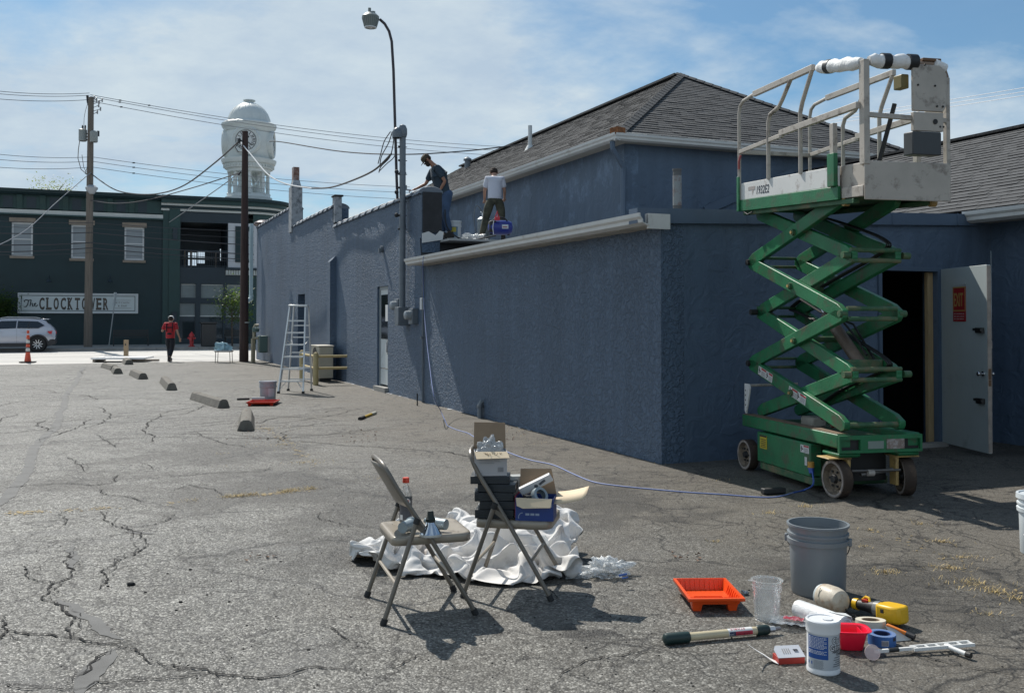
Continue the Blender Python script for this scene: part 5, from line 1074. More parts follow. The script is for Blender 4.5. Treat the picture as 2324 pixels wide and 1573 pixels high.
# ------------------------------------------------------------------ lot edge items
m_or = mat('traffic_orange', (.62, .085, .035), .5); m_refl = mat('reflective_white', (.62, .60, .56), .4); m_rub = mat('black_rubber', (.02, .02, .02), .7)
cn = thing('traffic_cone', 'slim orange and white channelizer cone on square black base', 'traffic cone', GP(63, 823))
hcn = PT(64, 750, cn.location.y).z; sc_ = hcn / 1.12
mb = MB(); mb.box((0, 0, .02), (.46, .46, .04), .2); mb.build('base', m_rub, cn)
segs = [(0, .36, .115, .07, m_or), (.36, .50, .07, .064, m_refl), (.50, .64, .064, .06, m_or), (.64, .78, .06, .055, m_refl), (.78, .96, .055, .05, m_or), (.97, 1.12, .045, .04, m_or)]
for (a, b, r0, r1, mm) in segs: w = MB(); w.lathe([(r0 * 1, a * sc_ + .04), (r1, b * sc_), (.001, b * sc_)], n=18); w.build('cone_section', mm, cn)
m_conc = mat('weathered_concrete', (.165, .152, .13), .9, var=.25, vscale=6, bump=.5, bscale=35, dirt=((.10, .09, .08), .3, 7))
def stop(pa, pb_, w0, h, label, name='wheel_stop', trim=1.0):
    a = GP(*pa); b = GP(*pb_); c = (a + b) / 2; L = (b - a).length * trim; o = thing(name, label, 'wheel stop', c, math.atan2((b - a).y, (b - a).x), 'concrete wheel stops')
    w = MB(); w.prism([(-w0 / 2, 0), (w0 / 2, 0), (w0 * .30, h * .85), (w0 * .14, h), (-w0 * .14, h), (-w0 * .30, h * .85)], -L / 2, L / 2, 'x'); ob = w.build('block', m_conc, o, bevel=.008)
    w = MB(); w.cyl((-L * .3, 0, h * .9), (-L * .3, 0, h + .004), .014, n=8); w.cyl((L * .3, 0, h * .9), (L * .3, 0, h + .004), .014, n=8); w.build('pin', mat('rust', (.16, .09, .05), .7), o); return o
stop((558, 978), (560, 949), .24, .15, 'wheel stop nearest the camera seen end on beside the yellow weeds')
stop((443, 906), (508, 926), .22, .15, 'long wheel stop lying behind the nearest one')
stop((373, 868), (390, 886), .24, .16, 'wheel stop third from the camera pointing at the lens')
stop((303, 851), (325, 861), .26, .16, 'wheel stop fourth from the camera with a dark end')
stop((262, 842), (268, 849), .27, .16, 'wheel stop seen end on right of a flat one')
stop((238, 834), (261, 840), .28, .15, 'farthest flat wheel stop near the white panel')
stop((286, 822), (293, 828), .30, .17, 'small broken concrete block on the white panel edge', 'concrete_block')
pnl = thing('fallen_sign', 'white sign panel lying flat at the edge of the lot', 'sign panel', GP(282, 820), R(6))
mb = MB(); mb.bb((-.95, -.75, .10), (.90, .6, .16)); pv = mb.build('panel', mat('white_panel', (.78, .78, .77), .4), pnl); mb = MB(); mb.bb((.3, -.6, .02), (1.35, -.4, .09)); mb.bb((-.9, -.7, 0), (-.8, .5, .099)); mb.build('prop', m_stone, pnl)
w = MB()
for i in range(9): w.box((-.8 + i * .075, -.42 + (i % 3) * .1, .163), (.05, .10 + .04 * (i % 2), .002), i)
w.build('black_print', m_iron, pnl)
stk = thing('wooden_stake', 'short square wooden stake upright behind the fallen sign', 'wooden stake', GP(286, 814))
mb = MB(); mb.box((0, 0, .36), (.14, .14, .74)); mb.build('stake', mat('tan_lumber', (.33, .24, .15), .8, var=.15, vscale=5), stk); mb = MB(); mb.box((0, -.072, .55), (.05, .004, .07)); mb.build('knot', m_iron, stk)
tb = thing('folding_table', 'small white folding table with thin dark legs near the dark pole', 'table', GP(508, 823.5), R(2))
tz = PT(508, 796, tb.location.y).z
mb = MB(); mb.box((0, 0, tz), (.62, .42, .03)); mb.build('tabletop', mat('white_plastic_top', (.78, .78, .76), .4), tb, bevel=.01)
mb = MB(); mb.box((0, 0, tz - .03), (.56, .36, .03)); mb.build('apron', m_iron, tb)
for sx in (-1, 1):
    for sy in (-1, 1): w = MB(); w.tube([(sx * .26, sy * .16, 0), (sx * .245, sy * .16, tz - .04)], .012, 6); w.build('leg', m_iron, tb)
def crumple(rx, ry, rz, seed, n=26, m=16, amp=.25, fr=3.0, flat=True):
    w = MB(); vs = []; fs = []
    for i in range(m + 1):
        th = math.pi * i / m
        for k in range(n):
            a = 2 * math.pi * k / n; d = Vector((math.sin(th) * math.cos(a), math.sin(th) * math.sin(a), math.cos(th)))
            qq = d * fr * .55 + Vector((seed * 1.3, seed * 2.1, 0)); q = 1 + amp * ((abs(noise.noise(qq)) * 2.2 - .5) + .30 * (abs(noise.noise(qq * 2.3 + Vector((4, 1, 0)))) * 2 - .4) + .08 * noise.noise(qq * 6)); p = Vector((d.x * rx * q, d.y * ry * q, d.z * rz * q))
            if flat and p.z < -rz * .45: p.z = -rz * .45
            vs.append(p + Vector((0, 0, rz * .45)))
    for i in range(m):
        for k in range(n): fs.append((i * n + k, (i + 1) * n + k, (i + 1) * n + (k + 1) % n, i * n + (k + 1) % n))
    return w.add(vs, fs)
o = crumple(.28, .16, .20, 3, amp=.4).build('plastic_bag', mat('pale_blue_plastic', (.30, .48, .55), .35, var=.35, vscale=4)); o.location = tb.location + Vector((-.06, 0, tz + .016)); tg(o, 'crumpled light blue bag heaped on the small white table', 'bag')
# gas meter at the street corner of the building
gm = thing('gas_meter', 'gas meter with yellow-green pipes and posts at the street end of the wall', 'gas meter', BW(-.35, END - 3.1, 0), TH)
m_tan = mat('tan_pipe_paint', (.42, .36, .24), .5, var=.1, vscale=6); m_gmeter = mat('green_grey_meter', (.10, .15, .13), .5)
mb = MB(); mb.bb((-.02, -.2, .35), (.28, .25, .95)); mb.build('regulator_box', m_gmeter, gm, bevel=.03)
mb = MB(); mb.tube([(-.16, .12, 0), (-.16, .12, 1.25), (-.12, .12, 1.32), (-.0, .12, 1.32)], .05, 10); mb.build('pipe', m_tan, gm)
mb = MB(); mb.tube([(-.25, -.1, .85), (-.25, -.1, .7), (-.25, -.1, .0)], .045, 10); mb.tube([(-.25, -.1, .85), (-.05, -.1, .87)], .05, 10); mb.build('pipe', m_tan, gm)
mb = MB(); mb.lathe([(.001, -.08), (.12, -.06), (.13, .05), (.05, .12), (.001, .12)], c=(-.12, 0, 1.15), n=14); mb.build('regulator', m_gmeter, gm)
# AC condenser with yellow pipe guard
acP = GP(724, 866); s_, t_, _ = toB(acP); acP.y = 24
ac = thing('air_conditioner', 'beige outdoor condenser unit standing against the long wall', 'air conditioner', BW(-.59, 15.0), TH)
zac = .86
m_beige = mat('beige_metal', (.46, .42, .33), .5, var=.08, vscale=3)
mb = MB(); mb.bb((0, 0, .08), (.36, .95, zac)); abody = mb.build('cabinet', m_beige, ac, bevel=.012); mb = MB(); mb.bb((-.02, -.02, zac + .001), (.38, .97, zac + .03)); mb.build('lid', mat('pale_beige', (.56, .52, .44), .5), ac, bevel=.006)
mb = MB(); mb.bb((.04, .08, 0), (.32, .85, .079)); mb.build('feet', m_iron, ac)
mb = MB(); mb.lathe([(.001, .012), (.26, .012), (.27, .0)], c=(-.003, .48, zac * .66), n=28, M=Matrix.Rotation(-math.pi / 2, 3, 'Y')); mb.build('fan_grille', m_dark, abody)
mb = MB(); mb.lathe([(.001, .012), (.26, .012), (.27, .0)], c=(-.003, .48, zac * .28), n=28, M=Matrix.Rotation(-math.pi / 2, 3, 'Y')); mb.build('fan_grille', m_dark, abody)
gd = thing('pipe_guard', 'yellow pipe barrier wrapped around the condenser unit', 'barrier', ac.location, TH)
m_yp = mat('dull_yellow_pipe', (.46, .36, .17), .5, var=.12, vscale=6)
for (x, y, h) in ((-.32, -1.2, .72), (-.32, .5, .72)): w = MB(); w.lathe([(.065, 0), (.065, h), (.045, h + .04), (.001, h + .05)], c=(x, y, 0), n=14); w.build('post', m_yp, gd)
for z_ in (.39, .67):
    w = MB(); w.cyl((-.32, -1.2, z_), (-.32, .5, z_), .032, n=10); w.build('rail', m_yp, gd); w = MB(); w.cyl((-.32, -1.2, z_), (.42, -1.2, z_), .032, n=10); w.build('rail', m_yp, gd)
# ------------------------------------------------------------------ scissor lift
LD = Vector((.215, -.977, 0)).normalized(); LWd = Vector((-LD.y, LD.x, 0)); LO = Vector((2.394, 10.10, 0))
lrz = math.atan2(LWd.y, LWd.x)
m_lg = mat('faded_green_paint', (.016, .150, .058), .45, var=.25, vscale=3, dirt=((.085, .07, .045), .30, 7), bump=.15, bscale=40)
m_lgd = mat('dusty_green_paint', (.04, .12, .055), .6, var=.25, vscale=5, dirt=((.20, .14, .08), .42, 5))
m_lw = mat('scuffed_cream_paint', (.43, .39, .34), .5, var=.1, vscale=4, dirt=((.13, .10, .08), .22, 7))
m_lw2 = mat('scuffed_white_paint', (.66, .66, .64), .5, var=.06, vscale=4, dirt=((.25, .20, .17), .18, 8))
m_yel2 = mat('chipped_yellow_bracket', (.40, .27, .10), .6, var=.2, vscale=8, dirt=((.10, .06, .04), .3, 9))
m_blk = mat('grimy_black', (.02, .02, .02), .6); m_hub = mat('grimy_tan_rim', (.20, .155, .11), .7, var=.3, vscale=12, dirt=((.04, .035, .03), .35, 14)); m_tread = mat('dusty_brown_tyre', (.055, .038, .028), .85, var=.3, vscale=8, dirt=((.12, .08, .05), .3, 8)); m_scuff = mat('chewed_tyre_edge', (.30, .26, .23), .8, var=.3, vscale=20)
lift = thing('scissor_lift', 'raised green scissor lift with scuffed cream railed platform parked by the doorway', 'scissor lift', LO, lrz)
# local frame: x across (0 near side .. 0.8), -y towards the front, z up
def K(w, k, z): return Vector((w, -k, z))
CW = .80
# chassis: side beams, deck, battery box, front plate
mb = MB(); mb.bb((.0, -1.83, .44), (.13, .0, .56)); mb.build('chassis_beam', m_lg, lift, bevel=.012); mb = MB(); mb.bb((CW - .13, -1.83, .44), (CW, .0, .56)); mb.build('chassis_beam', m_lg, lift, bevel=.012)
mb = MB(); mb.bb((.01, -1.80, .561), (.12, -.02, .566)); mb.build('beam_top_dirt', mat('dried_mud', (.16, .11, .07), .9, var=.3, vscale=12), lift)
mb = MB(); mb.bb((.131, -1.72, .42), (CW - .131, -.05, .50)); mb.build('chassis_deck', m_lgd, lift)
mb = MB(); holes(mb, .0, CW, .40, .55, [(.02, .20, .425, .515), (CW - .20, CW - .02, .425, .515)], -1.86, -1.831, 'x'); mb.build('front_plate', m_lg, lift, smooth=0)
mb = MB(); mb.bb((.02, -1.829, .42), (.20, -1.80, .52)); mb.build('plate_recess', m_blk, lift); mb = MB(); mb.bb((CW - .2, -1.829, .42), (CW - .02, -1.80, .52)); mb.build('plate_recess', m_blk, lift)
mb = MB(); mb.bb((.27, -1.866, .435), (.42, -1.861, .50)); mb.build('name_plate', mat('dull_metal_plate', (.22, .27, .24), .5), lift); mb = MB(); mb.bb((.45, -1.866, .43), (.62, -1.861, .515)); mb.build('worn_decal', mat('worn_sticker', (.25, .19, .16), .7, dirt=((.45, .42, .40), .5, 25)), lift)
mb = MB(); mb.bb((.01, -1.84, .36), (.22, -1.55, .399)); mb.build('bumper_pad', m_lg, lift, bevel=.02); mb = MB(); mb.bb((CW - .22, -1.84, .36), (CW - .01, -1.55, .399)); mb.build('bumper_pad', m_lg, lift, bevel=.02)
mb = MB(); mb.bb((-.015, -1.40, .13), (.10, -.37, .425)); mb.build('tray_door', m_lg, lift, bevel=.01)
mb = MB(); mb.bb((.0, -1.44, .055), (.74, -.40, .129)); mb.build('skid_plate', m_lgd, lift, bevel=.01)
mb = MB(); mb.bb((.101, -1.35, .13), (.78, -.35, .415)); mb.build('battery_tray', m_lgd, lift)
mb = MB(); mb.bb((.2, -1.62, .12), (.6, -1.36, .41)); mb.build('steering_box', m_blk, lift)
mb = MB(); mb.bb((-.021, -.58, .27), (-.016, -.44, .40)); sk = mb.build('warning_label', mat('yellow_label', (.50, .38, .03), .5), lift)
mb = MB(); mb.bb((-.024, -.58, .385), (-.0212, -.44, .40)); mb.build('label_header', m_blk, sk)
for i in range(5): w = MB(); w.bb((-.024, -.565, .285 + i * .018), (-.0212, -.46 - .01 * (i % 2), .291 + i * .018)); w.build('print_line', m_blk, sk)
def sticker(M, w_, h_, hdr=True, parent=None, fig=False):
    s = MB(M); s.box((w_ / 2, h_ / 2, .001), (w_, h_, .002)); so = s.build('safety_label', mat('white_label', (.58, .58, .57), .5), parent)
    if hdr: s = MB(M); s.box((w_ * .68, h_ * .86, .003), (w_ * .58, h_ * .2, .0015)); s.build('red_header', mat('label_red', (.40, .03, .03), .5), so)
    for i in range(4): s = MB(M); s.box((w_ * .66, h_ * (.14 + i * .14), .003), (w_ * (.5 - .05 * (i % 2)), h_ * .05, .001)); s.build('print_line', mat('print_grey', (.2, .2, .2), .6), so)
    s = MB(M); s.tube([(w_ * .12, h_ * .2, .003), (w_ * .22, h_ * .5, .003), (w_ * .12, h_ * .85, .003)], h_ * .05, 4); s.tube([(w_ * .06, h_ * .55, .003), (w_ * .32, h_ * .45, .003)], h_ * .05, 4); s.build('pictogram', m_blk, so)
sticker(frame((-.017, -1.235, .335), (0, -1, 0), (0, 0, 1)), .15, .07, True, lift); 
s = MB(); s.bb((-.02, -1.31, .225), (-.0165, -1.35, .30)); s.build('small_label', mat('white_label', (.5, .52, .5), .5), lift)
# wheels
def wheel(x, k, r, side, fork=False):
    w = MB(); wd = .10; M_ = Matrix.Rotation(math.pi / 2, 3, 'Y')
    w.lathe([(r * .80, -wd / 2), (r * .97, -wd / 2), (r, -wd * .38), (r, wd * .38), (r * .97, wd / 2), (r * .80, wd / 2)], n=30, M=M_); t = w.build('wheel', m_tread, lift); t.location = (x, -k, r)
    w = MB(); w.lathe([(r * .82, -wd * .5), (r * .80, -wd * .46), (r * .70, -wd * .05), (r * .55, .0), (r * .55, -wd * .15), (r * .30, -wd * .2), (.001, -wd * .2)], n=30, M=M_); w.build('rim', m_hub, t)
    w = MB(); w.lathe([(r * .985, -wd * .49), (r * .86, -wd * .52), (r * .82, -wd * .5)], n=30, M=M_); w.build('tyre_edge', m_scuff, t)
    w = MB(); w.cyl((-wd * .18, 0, 0), (-wd * .48, 0, 0), r * .26, r * .2, n=10); w.build('hub', m_blk, t)
    for j in range(6):
        a = j * math.pi / 3; w = MB(); w.cyl((-wd * .15, math.cos(a) * r * .42, math.sin(a) * r * .42), (-wd * .3, math.cos(a) * r * .42, math.sin(a) * r * .42), r * .07, n=6); w.build('bolt', m_blk, t)
    return t
wheel(.02, .10, .155, -1); wheel(CW - .04, .10, .155, 1)
wf = wheel(.06, 1.72, .165, -1); wf.rotation_euler = (0, 0, R(4)); wf2 = wheel(.72, 1.72, .165, 1); wf2.rotation_euler = (0, 0, R(-16))
for x, x2 in ((.135, -.08), (.60, .80)):
    w = MB(); w.bb((x - .02, -1.80, .10), (x + .01, -1.70, .35)); w.bb((min(x, x2) if x2 < x else x - .02, -1.82, .345), (max(x, x2) if x2 > x else x + .01, -1.62, .358)); w.build('fork_bracket', m_yel2, lift, bevel=.008)
mb = MB(); mb.cyl((.15, -1.80, .24), (.62, -1.80, .235), .012, n=8); mb.cyl((.25, -1.78, .2), (.55, -1.79, .24), .018, n=8); mb.build('tie_rod', mat('grimy_steel', (.16, .15, .14), .5, .6), lift)
mb = MB(); mb.cyl((.3, -1.80, .22), (.36, -1.80, .22), .03, n=10); mb.build('rod_clamp', m_lw, lift)
# scissor stack: pins at heights
HZ = [.60, 1.09, 1.62, 2.14, 2.64]; NEAR, FAR = .13, .61
def plate_arm(k0, z0, k1, z1, w, th=.055, h=.125):
    a = Vector((0, -k0, z0)); b = Vector((0, -k1, z1)); d = (b - a); L = d.length; d.normalize(); n = Vector((0, -d.z, d.y)); 
    if n.z < 0: n = -n
    c = h / 2; E = .05
    pl = [(-E * .3, -.035), (.03, -c), (L - .03, -c), (L + E * .3, -.035), (L + E * .5, 0), (L + E * .3, .035), (L - .09, c), (.09, c), (-E * .3, .035), (-E * .5, 0)]
    poly = [a + d * p + n * q for p, q in pl]; m = MB(); N_ = len(poly)
    m.add([p + Vector((w - th / 2, 0, 0)) for p in poly] + [p + Vector((w + th / 2, 0, 0)) for p in poly], [list(range(N_)), [N_ + i for i in range(N_)][::-1]] + [(i, (i + 1) % N_, N_ + (i + 1) % N_, N_ + i) for i in range(N_)]); return m
# end pins (k position) at the rear and front for every level
kr_ = [.10, .02, .10, .02, .10]; kf = [1.80, 1.84, 1.78, 1.84, 1.76]
for lv in range(4):
    zr0, zr1 = HZ[lv], HZ[lv + 1]
    fz = [.63, 1.07, 1.595, 2.10, 2.60]
    for (wb, sgn) in ((NEAR, -1), (FAR, 1)):
        wo, wi_ = wb + sgn * .028, wb - sgn * .030
        down_out = lv in (0, 2)
        # arm A: rear top to front bottom;  arm B: rear bottom to front top
        A_ = (kr_[lv + 1], zr1 - .0, kf[lv], fz[lv]); B_ = (kr_[lv], zr0, kf[lv + 1], fz[lv + 1])
        plate_arm(*A_, wo if down_out else wi_).build('scissor_arm', m_lg, lift, bevel=.006); plate_arm(*B_, wi_ if down_out else wo).build('scissor_arm', m_lg, lift, bevel=.006)
        km = (A_[0] + A_[2]) / 2; zm = (A_[1] + A_[3] + B_[1] + B_[3]) / 4
        w = MB(); w.cyl((wo + sgn * .02, -km, zm), (wo + sgn * .055, -km, zm), .032, n=12); w.build('pivot_pin', m_lgd, lift); w = MB(); w.cyl((wo + sgn * .055, -km, zm), (wo + sgn * .066, -km, zm), .016, n=6); w.build('pivot_bolt', m_yel2, lift)
    for (k, z) in ((kr_[lv + 1], zr1), (kf[lv + 1], fz[lv + 1])):
        if lv == 3: continue
        rr = .016 if k < 1 else .022
        for dz_ in (.045, -.045): w = MB(); w.cyl((NEAR, -k, z + dz_), (FAR, -k, z + dz_), rr, n=10); w.build('cross_tube', m_lgd, lift)
        for x in (NEAR - .06, FAR + .04): w = MB(); w.cyl((x - .02, -k, z), (x + .05, -k, z), .03, n=12); w.build('end_pin', m_blk if k < 1 else m_lgd, lift)
w = MB(); w.cyl((NEAR, -.9, (HZ[1] + HZ[2]) / 2), (FAR, -.9, (HZ[1] + HZ[2]) / 2), .03, n=10); w.build('cross_tube', m_lgd, lift)
w = MB(); w.cyl((NEAR, -1.78, .63), (FAR, -1.78, .63), .025, n=10); w.build('cross_tube', m_lgd, lift)
# lift cylinder
ca, cb = Vector((.37, -1.62, 1.13)), Vector((.37, -.62, 1.92)); dd = (cb - ca)
w = MB(); w.cyl(ca, ca + dd * .58, .055, n=16); w.build('cylinder_barrel', mat('grimy_brown_cylinder', (.15, .11, .085), .5, var=.3, vscale=6), lift); w = MB(); w.cyl(ca + dd * .58, ca + dd * .92, .026, n=14); w.build('piston_rod', m_chrome, lift)
w = MB(); w.box(ca + dd * .95, (.34, .08, .12)); w.build('cylinder_mount', m_lgd, lift, bevel=.01); w = MB(); w.box(ca, (.36, .10, .12)); w.build('cylinder_mount', m_lgd, lift, bevel=.01)
w = MB(); w.tube([ca + Vector((.05, .0, .1)), ca + dd * .3 + Vector((.09, 0, .06)), ca + dd * .5 + Vector((.07, 0, .05))], .010, 6); w.tube([(.5, -1.65, 1.15), (.55, -1.2, 1.5), (.5, -.7, 1.62), (.45, -.4, 1.75)], .011, 6); w.build('hydraulic_hose', m_blk, lift)
for q in range(3):
    w = MB(); x_ = FAR - .07 - q * .02; w.tube(smooth([Vector((x_, -.5, .62)), Vector((x_, -1.0, .86)), Vector((x_, -1.72, 1.10)), Vector((x_ - .03, -1.80, 1.2)), Vector((x_, -1.2, 1.38)), Vector((x_, -.3, 1.60)), Vector((x_, -.12, 1.68)), Vector((x_, -.9, 1.92)), Vector((x_, -1.72, 2.14)), Vector((x_ - .02, -1.76, 2.25)), Vector((x_, -1.1, 2.45)), Vector((x_, -.6, 2.58))], 5), .008, 6); w.build('hydraulic_hose', m_blk, lift)
# stickers on the lowest near arm
a = K(NEAR - .057, kr_[1], HZ[1]); b = K(NEAR - .057, kf[0], .63); d_ = (b - a).normalized(); up_ = Vector((-1, 0, 0)).cross(d_)
nrm = Vector((-1, 0, 0)); y_ = nrm.cross(d_)
if y_.z < 0: y_ = -y_
for f0, wd in ((.12, .17), (.215, .13), (.47, .17), (.555, .17)):
    sticker(frame(a + (b - a) * f0 - y_ * .045, d_, y_), wd, .085, True, lift)
# rear ladder/bracket with holes, small tank
mb = MB(); mb.prism([(-.05, .57), (-.11, .74), (-.14, .84), (-.12, .88), (-.02, .88), (-.02, .60)], .02, .035, 'x'); mb.build('rear_bracket', m_lw2, lift); mb = MB(); mb.tube([(.03, -.06, .86), (.6, -.06, .87)], .014, 8); mb.build('rear_tube', m_lw, lift)
for i in range(4): w = MB(); w.cyl((.018, -.045, .66 + i * .05), (.0195, -.045, .66 + i * .05), .009, n=8); w.build('bracket_hole', m_blk, lift)
mb = MB(); mb.bb((.32, -.85, .501), (.48, -.62, .60)); mb.build('pump_tank', m_lw, lift, bevel=.02); mb = MB(); mb.tube([(.42, -.8, .58), (.44, -.95, .62), (.42, -1.05, .53)], .018, 8); mb.build('red_hose', mat('rusty_red', (.22, .07, .05), .6), lift)
# platform (local z tilt towards the front)
tilt = Matrix.Translation((0, 0, 0))
def PZ(k): return 2.67 - k * .055
def PB_(w, k, z): return Vector((w, -k, PZ(k) + z))
def slab(w0, w1, k0, k1, z0, z1, name, m, parent=lift, bev=.004, z0b=None, z1b=None):
    b = MB(); vs = [PB_(w, k, z) for z in (z0, z1) for k in (k0, k1) for w in (w0, w1)]
    b.add(vs, [(0, 1, 3, 2), (4, 6, 7, 5), (0, 4, 5, 1), (2, 3, 7, 6), (0, 2, 6, 4), (1, 5, 7, 3)]); return b.build(name, m, parent, bevel=bev)
slab(-.01, .77, .0, 1.91, .02, .07, 'platform_deck', m_lgd)
slab(-.03, .0, .0, 1.91, .0, .115, 'platform_rail', m_lg); slab(.77, .80, .0, 1.91, .0, .115, 'platform_rail', m_lg); slab(.001, .769, .0, .03, .0, .115, 'platform_rail', m_lg)
slab(-.02, .0, .03, 1.90, .117, .29, 'toe_board', m_lw2); slab(.77, .79, .03, 2.22, .117, .29, 'toe_board', m_lw); slab(.001, .769, .0, .015, .117, .29, 'toe_board', m_lw)
slab(.02, .04, 1.7, 2.25, .075, .29, 'toe_board', m_lw); slab(.0, .04, 1.92, 2.24, .01, .1, 'extension_beam', m_lw)
slab(.0, .80, 2.255, 2.27, -.02, .30, 'extension_front_board', m_lw, bev=.006)
slab(.02, .77, 1.6, 2.24, .02, .05, 'extension_deck', m_lgd)
slab(-.05, -.031, .0, .045, .0, .36, 'corner_post', m_lg); slab(-.06, -.021, 1.79, 1.90, .117, .40, 'corner_post', m_lg)
b = MB(); b.bb((-.035, -.26 - .0, 2.78), (-.025, -.22, 2.79));
# text on the toe board
M_t = frame(PB_(-.0215, .38, .155), (PB_(0, 1, 0) - PB_(0, 0, 0)), (0, 0, 1)); b = MB(M_t); text(b, '1932E2', .115, Matrix.Identity(4), .0008, .78, offset=.0005, shear=.15, spacing=1.05); b.build('model_lettering', mat('navy_lettering', (.03, .035, .05), .5), lift)
b = MB(M_t); b.bb((-.17, .05, 0), (-.02, .085, .001)); b.add([(-.09, .05, 0), (-.05, .05, 0), (-.07, -.01, 0)], [(0, 1, 2)]); b.build('worn_logo', mat('worn_grey_logo', (.38, .34, .32), .6), lift)
RT = .018
def bar(pts, name='guard_rail', r=RT, m=m_lw): w = MB(); w.tube([PB_(*p) for p in pts], r, 10); return w.build(name, m, lift)
def sq(p, q, name='guard_rail', m=m_lw, s=.045): w = MB(); w.beam(PB_(*p), PB_(*q), s * .7, s); return w.build(name, m, lift, bevel=.004)
TOPZ = 1.17; MID = .70
for wv, far in ((-.025, 0), (.785, 1)):
    # rear upright bending into the top rail
    bar([(wv, .02, .12), (wv, .02, 1.02), (wv, .05, 1.10), (wv, .12, 1.14), (wv, .38, TOPZ)], 'upright'); sq((wv, .36, TOPZ), (wv, 1.52, TOPZ + .04), 'top_rail', s=.055)
    sq((wv, .03, MID - .08), (wv, .95, MID - .02), 'mid_rail', s=.04); sq((wv, .90, MID), (wv, 2.22, MID + .06), 'mid_rail', s=.055)
    bar([(wv, .66, .28), (wv, .66, .84), (wv, .70, .91), (wv, .88, .96), (wv, .95, 1.02), (wv, 1.12, TOPZ + .02)], 'bent_upright', .02)
    bar([(wv, 1.28, .28), (wv, 1.28, .84), (wv, 1.32, .93), (wv, 1.50, TOPZ + .03)], 'bent_upright', .02)
    sq((wv, 1.84, .3), (wv, 1.84, .66), 'stub_post', s=.06)
sq((.77, .02, MID - .08), (-.025, .02, MID - .08), 'mid_rail', s=.04)
sq((.02, 2.24, .27), (.02, 2.24, 1.13), 'front_post', s=.075); sq((.785, 2.24, .28), (.785, 2.24, 1.02), 'front_post', s=.05)
bar([(.785, 2.24, .95), (.785, 2.24, 1.03), (.76, 2.24, 1.10), (.69, 2.24, 1.13), (.5, 2.24, 1.13)], 'front_top_rail', .022, mat('rusty_cream', (.28, .20, .15), .6, var=.3, vscale=9))
sq((.03, 2.25, .68), (.78, 2.25, .66), 'front_mid_rail', s=.04)
bar([(.02, 1.52, TOPZ + .03), (.02, 2.24, TOPZ - .08)], 'top_rail', .022); bar([(.02, 2.24, 1.08), (.10, 2.24, 1.13), (.30, 2.24, 1.14), (.50, 2.24, 1.13)], 'front_top_rail', .022)
# foam sleeves with black tape
m_foam = mat('white_foam_sleeve', (.78, .78, .77), .7, var=.08, vscale=12, bump=.5, bscale=25); m_tape = mat('black_tape', (.015, .017, .02), .5)
def foam(p, q, n, r=.055, name='foam_sleeve', m=m_foam, ends=True):
    p = PB_(*p); q = PB_(*q); w = MB(); e_ = ends * 1.0; pts = [p.lerp(q, i / 10) + Vector((0, 0, e_ * .008 * math.sin(i * 2.1))) for i in range(11)]; rs = [r * (1 + e_ * .08 * math.sin(i * 1.9 + n)) for i in range(11)]
    if ends: rs[0] *= .6; rs[-1] *= .6
    w.tube(pts, rs, 14); return w.build(name, m, lift)
foam((-.01, 1.58, 1.19), (.02, 2.20, 1.115), 1, .056); foam((.06, 2.25, 1.125), (.50, 2.25, 1.135), 2, .058); foam((.66, 2.25, 1.135), (.77, 2.24, 1.10), 3, .042, ends=False)
foam((-.004, 1.72, 1.176), (-.001, 1.78, 1.169), 1, .062, 'tape_band', m_tape, False); foam((.17, 2.25, 1.128), (.24, 2.25, 1.130), 2, .065, 'tape_band', m_tape, False); foam((.41, 2.25, 1.134), (.49, 2.25, 1.135), 2, .066, 'tape_band', m_tape, False)
# control box panel at front right
w = MB(); w.prism([(.44, .72 + PZ(2.2)), (.72, .72 + PZ(2.2)), (.76, .78 + PZ(2.2)), (.76, 1.04 + PZ(2.2)), (.70, 1.11 + PZ(2.2)), (.44, 1.11 + PZ(2.2))], -2.285, -2.255, 'y'); w.build('control_panel', m_lw, lift, bevel=.008)
slab(.44, .72, 2.25, 2.29, .56, .715, 'control_panel_lower', m_lw); slab(.43, .70, 2.16, 2.29, .36, .555, 'manual_box', mat('dark_grey_plastic', (.05, .055, .06), .5), bev=.01)
slab(.38, .45, 2.10, 2.22, .92, 1.04, 'warning_box', mat('yellow_black_box', (.16, .13, .04), .5), bev=.01)
slab(.55, .72, 2.22, 2.27, 1.15, 1.175, 'wood_scrap', mat('rust', (.16, .09, .05), .7))
w = MB(); w.cyl(PB_(.64, 2.292, .64), PB_(.64, 2.296, .64), .022, n=12); w.build('rubber_cap', m_blk, lift)
rnd = random.Random(2)
for i in range(8): w = MB(); c = PB_(.47 + rnd.random() * .26, 2.287, .60 + (i % 4) * .17); w.cyl(c, c + Vector((0, -.006, 0)), .009, n=6); w.build('panel_bolt', m_blk, lift)
w = MB(); w.beam(PB_(.27, 2.05, .30), PB_(.36, 2.15, .80), .03, .03); o = w.build('black_lever', m_blk, lift)
# rollers under the platform
for x, k in ((.03, 1.93), (.74, 2.1)): w = MB(); w.cyl(PB_(x - .02, k, -.02), PB_(x + .03, k, -.02), .035, n=14); w.build('roller', m_yel2, lift)
for x in (.03, .74): slab(x - .03, x + .03, .05, 2.1, -.04, .0, 'slide_rail', m_lgd)
w = MB(); w.tube([PB_(-.02, .12, -.01), PB_(-.02, .2, -.04), PB_(-.02, .3, -.02)], .008, 6); w.build('loose_cable', m_blk, lift)
w = MB(); w.tube([PB_(-.04, .08, .58), PB_(-.05, .06, .52), PB_(-.04, .04, .44)], .012, 5); w.build('red_ribbon', mat('red_ribbon', (.35, .08, .08), .6), lift)
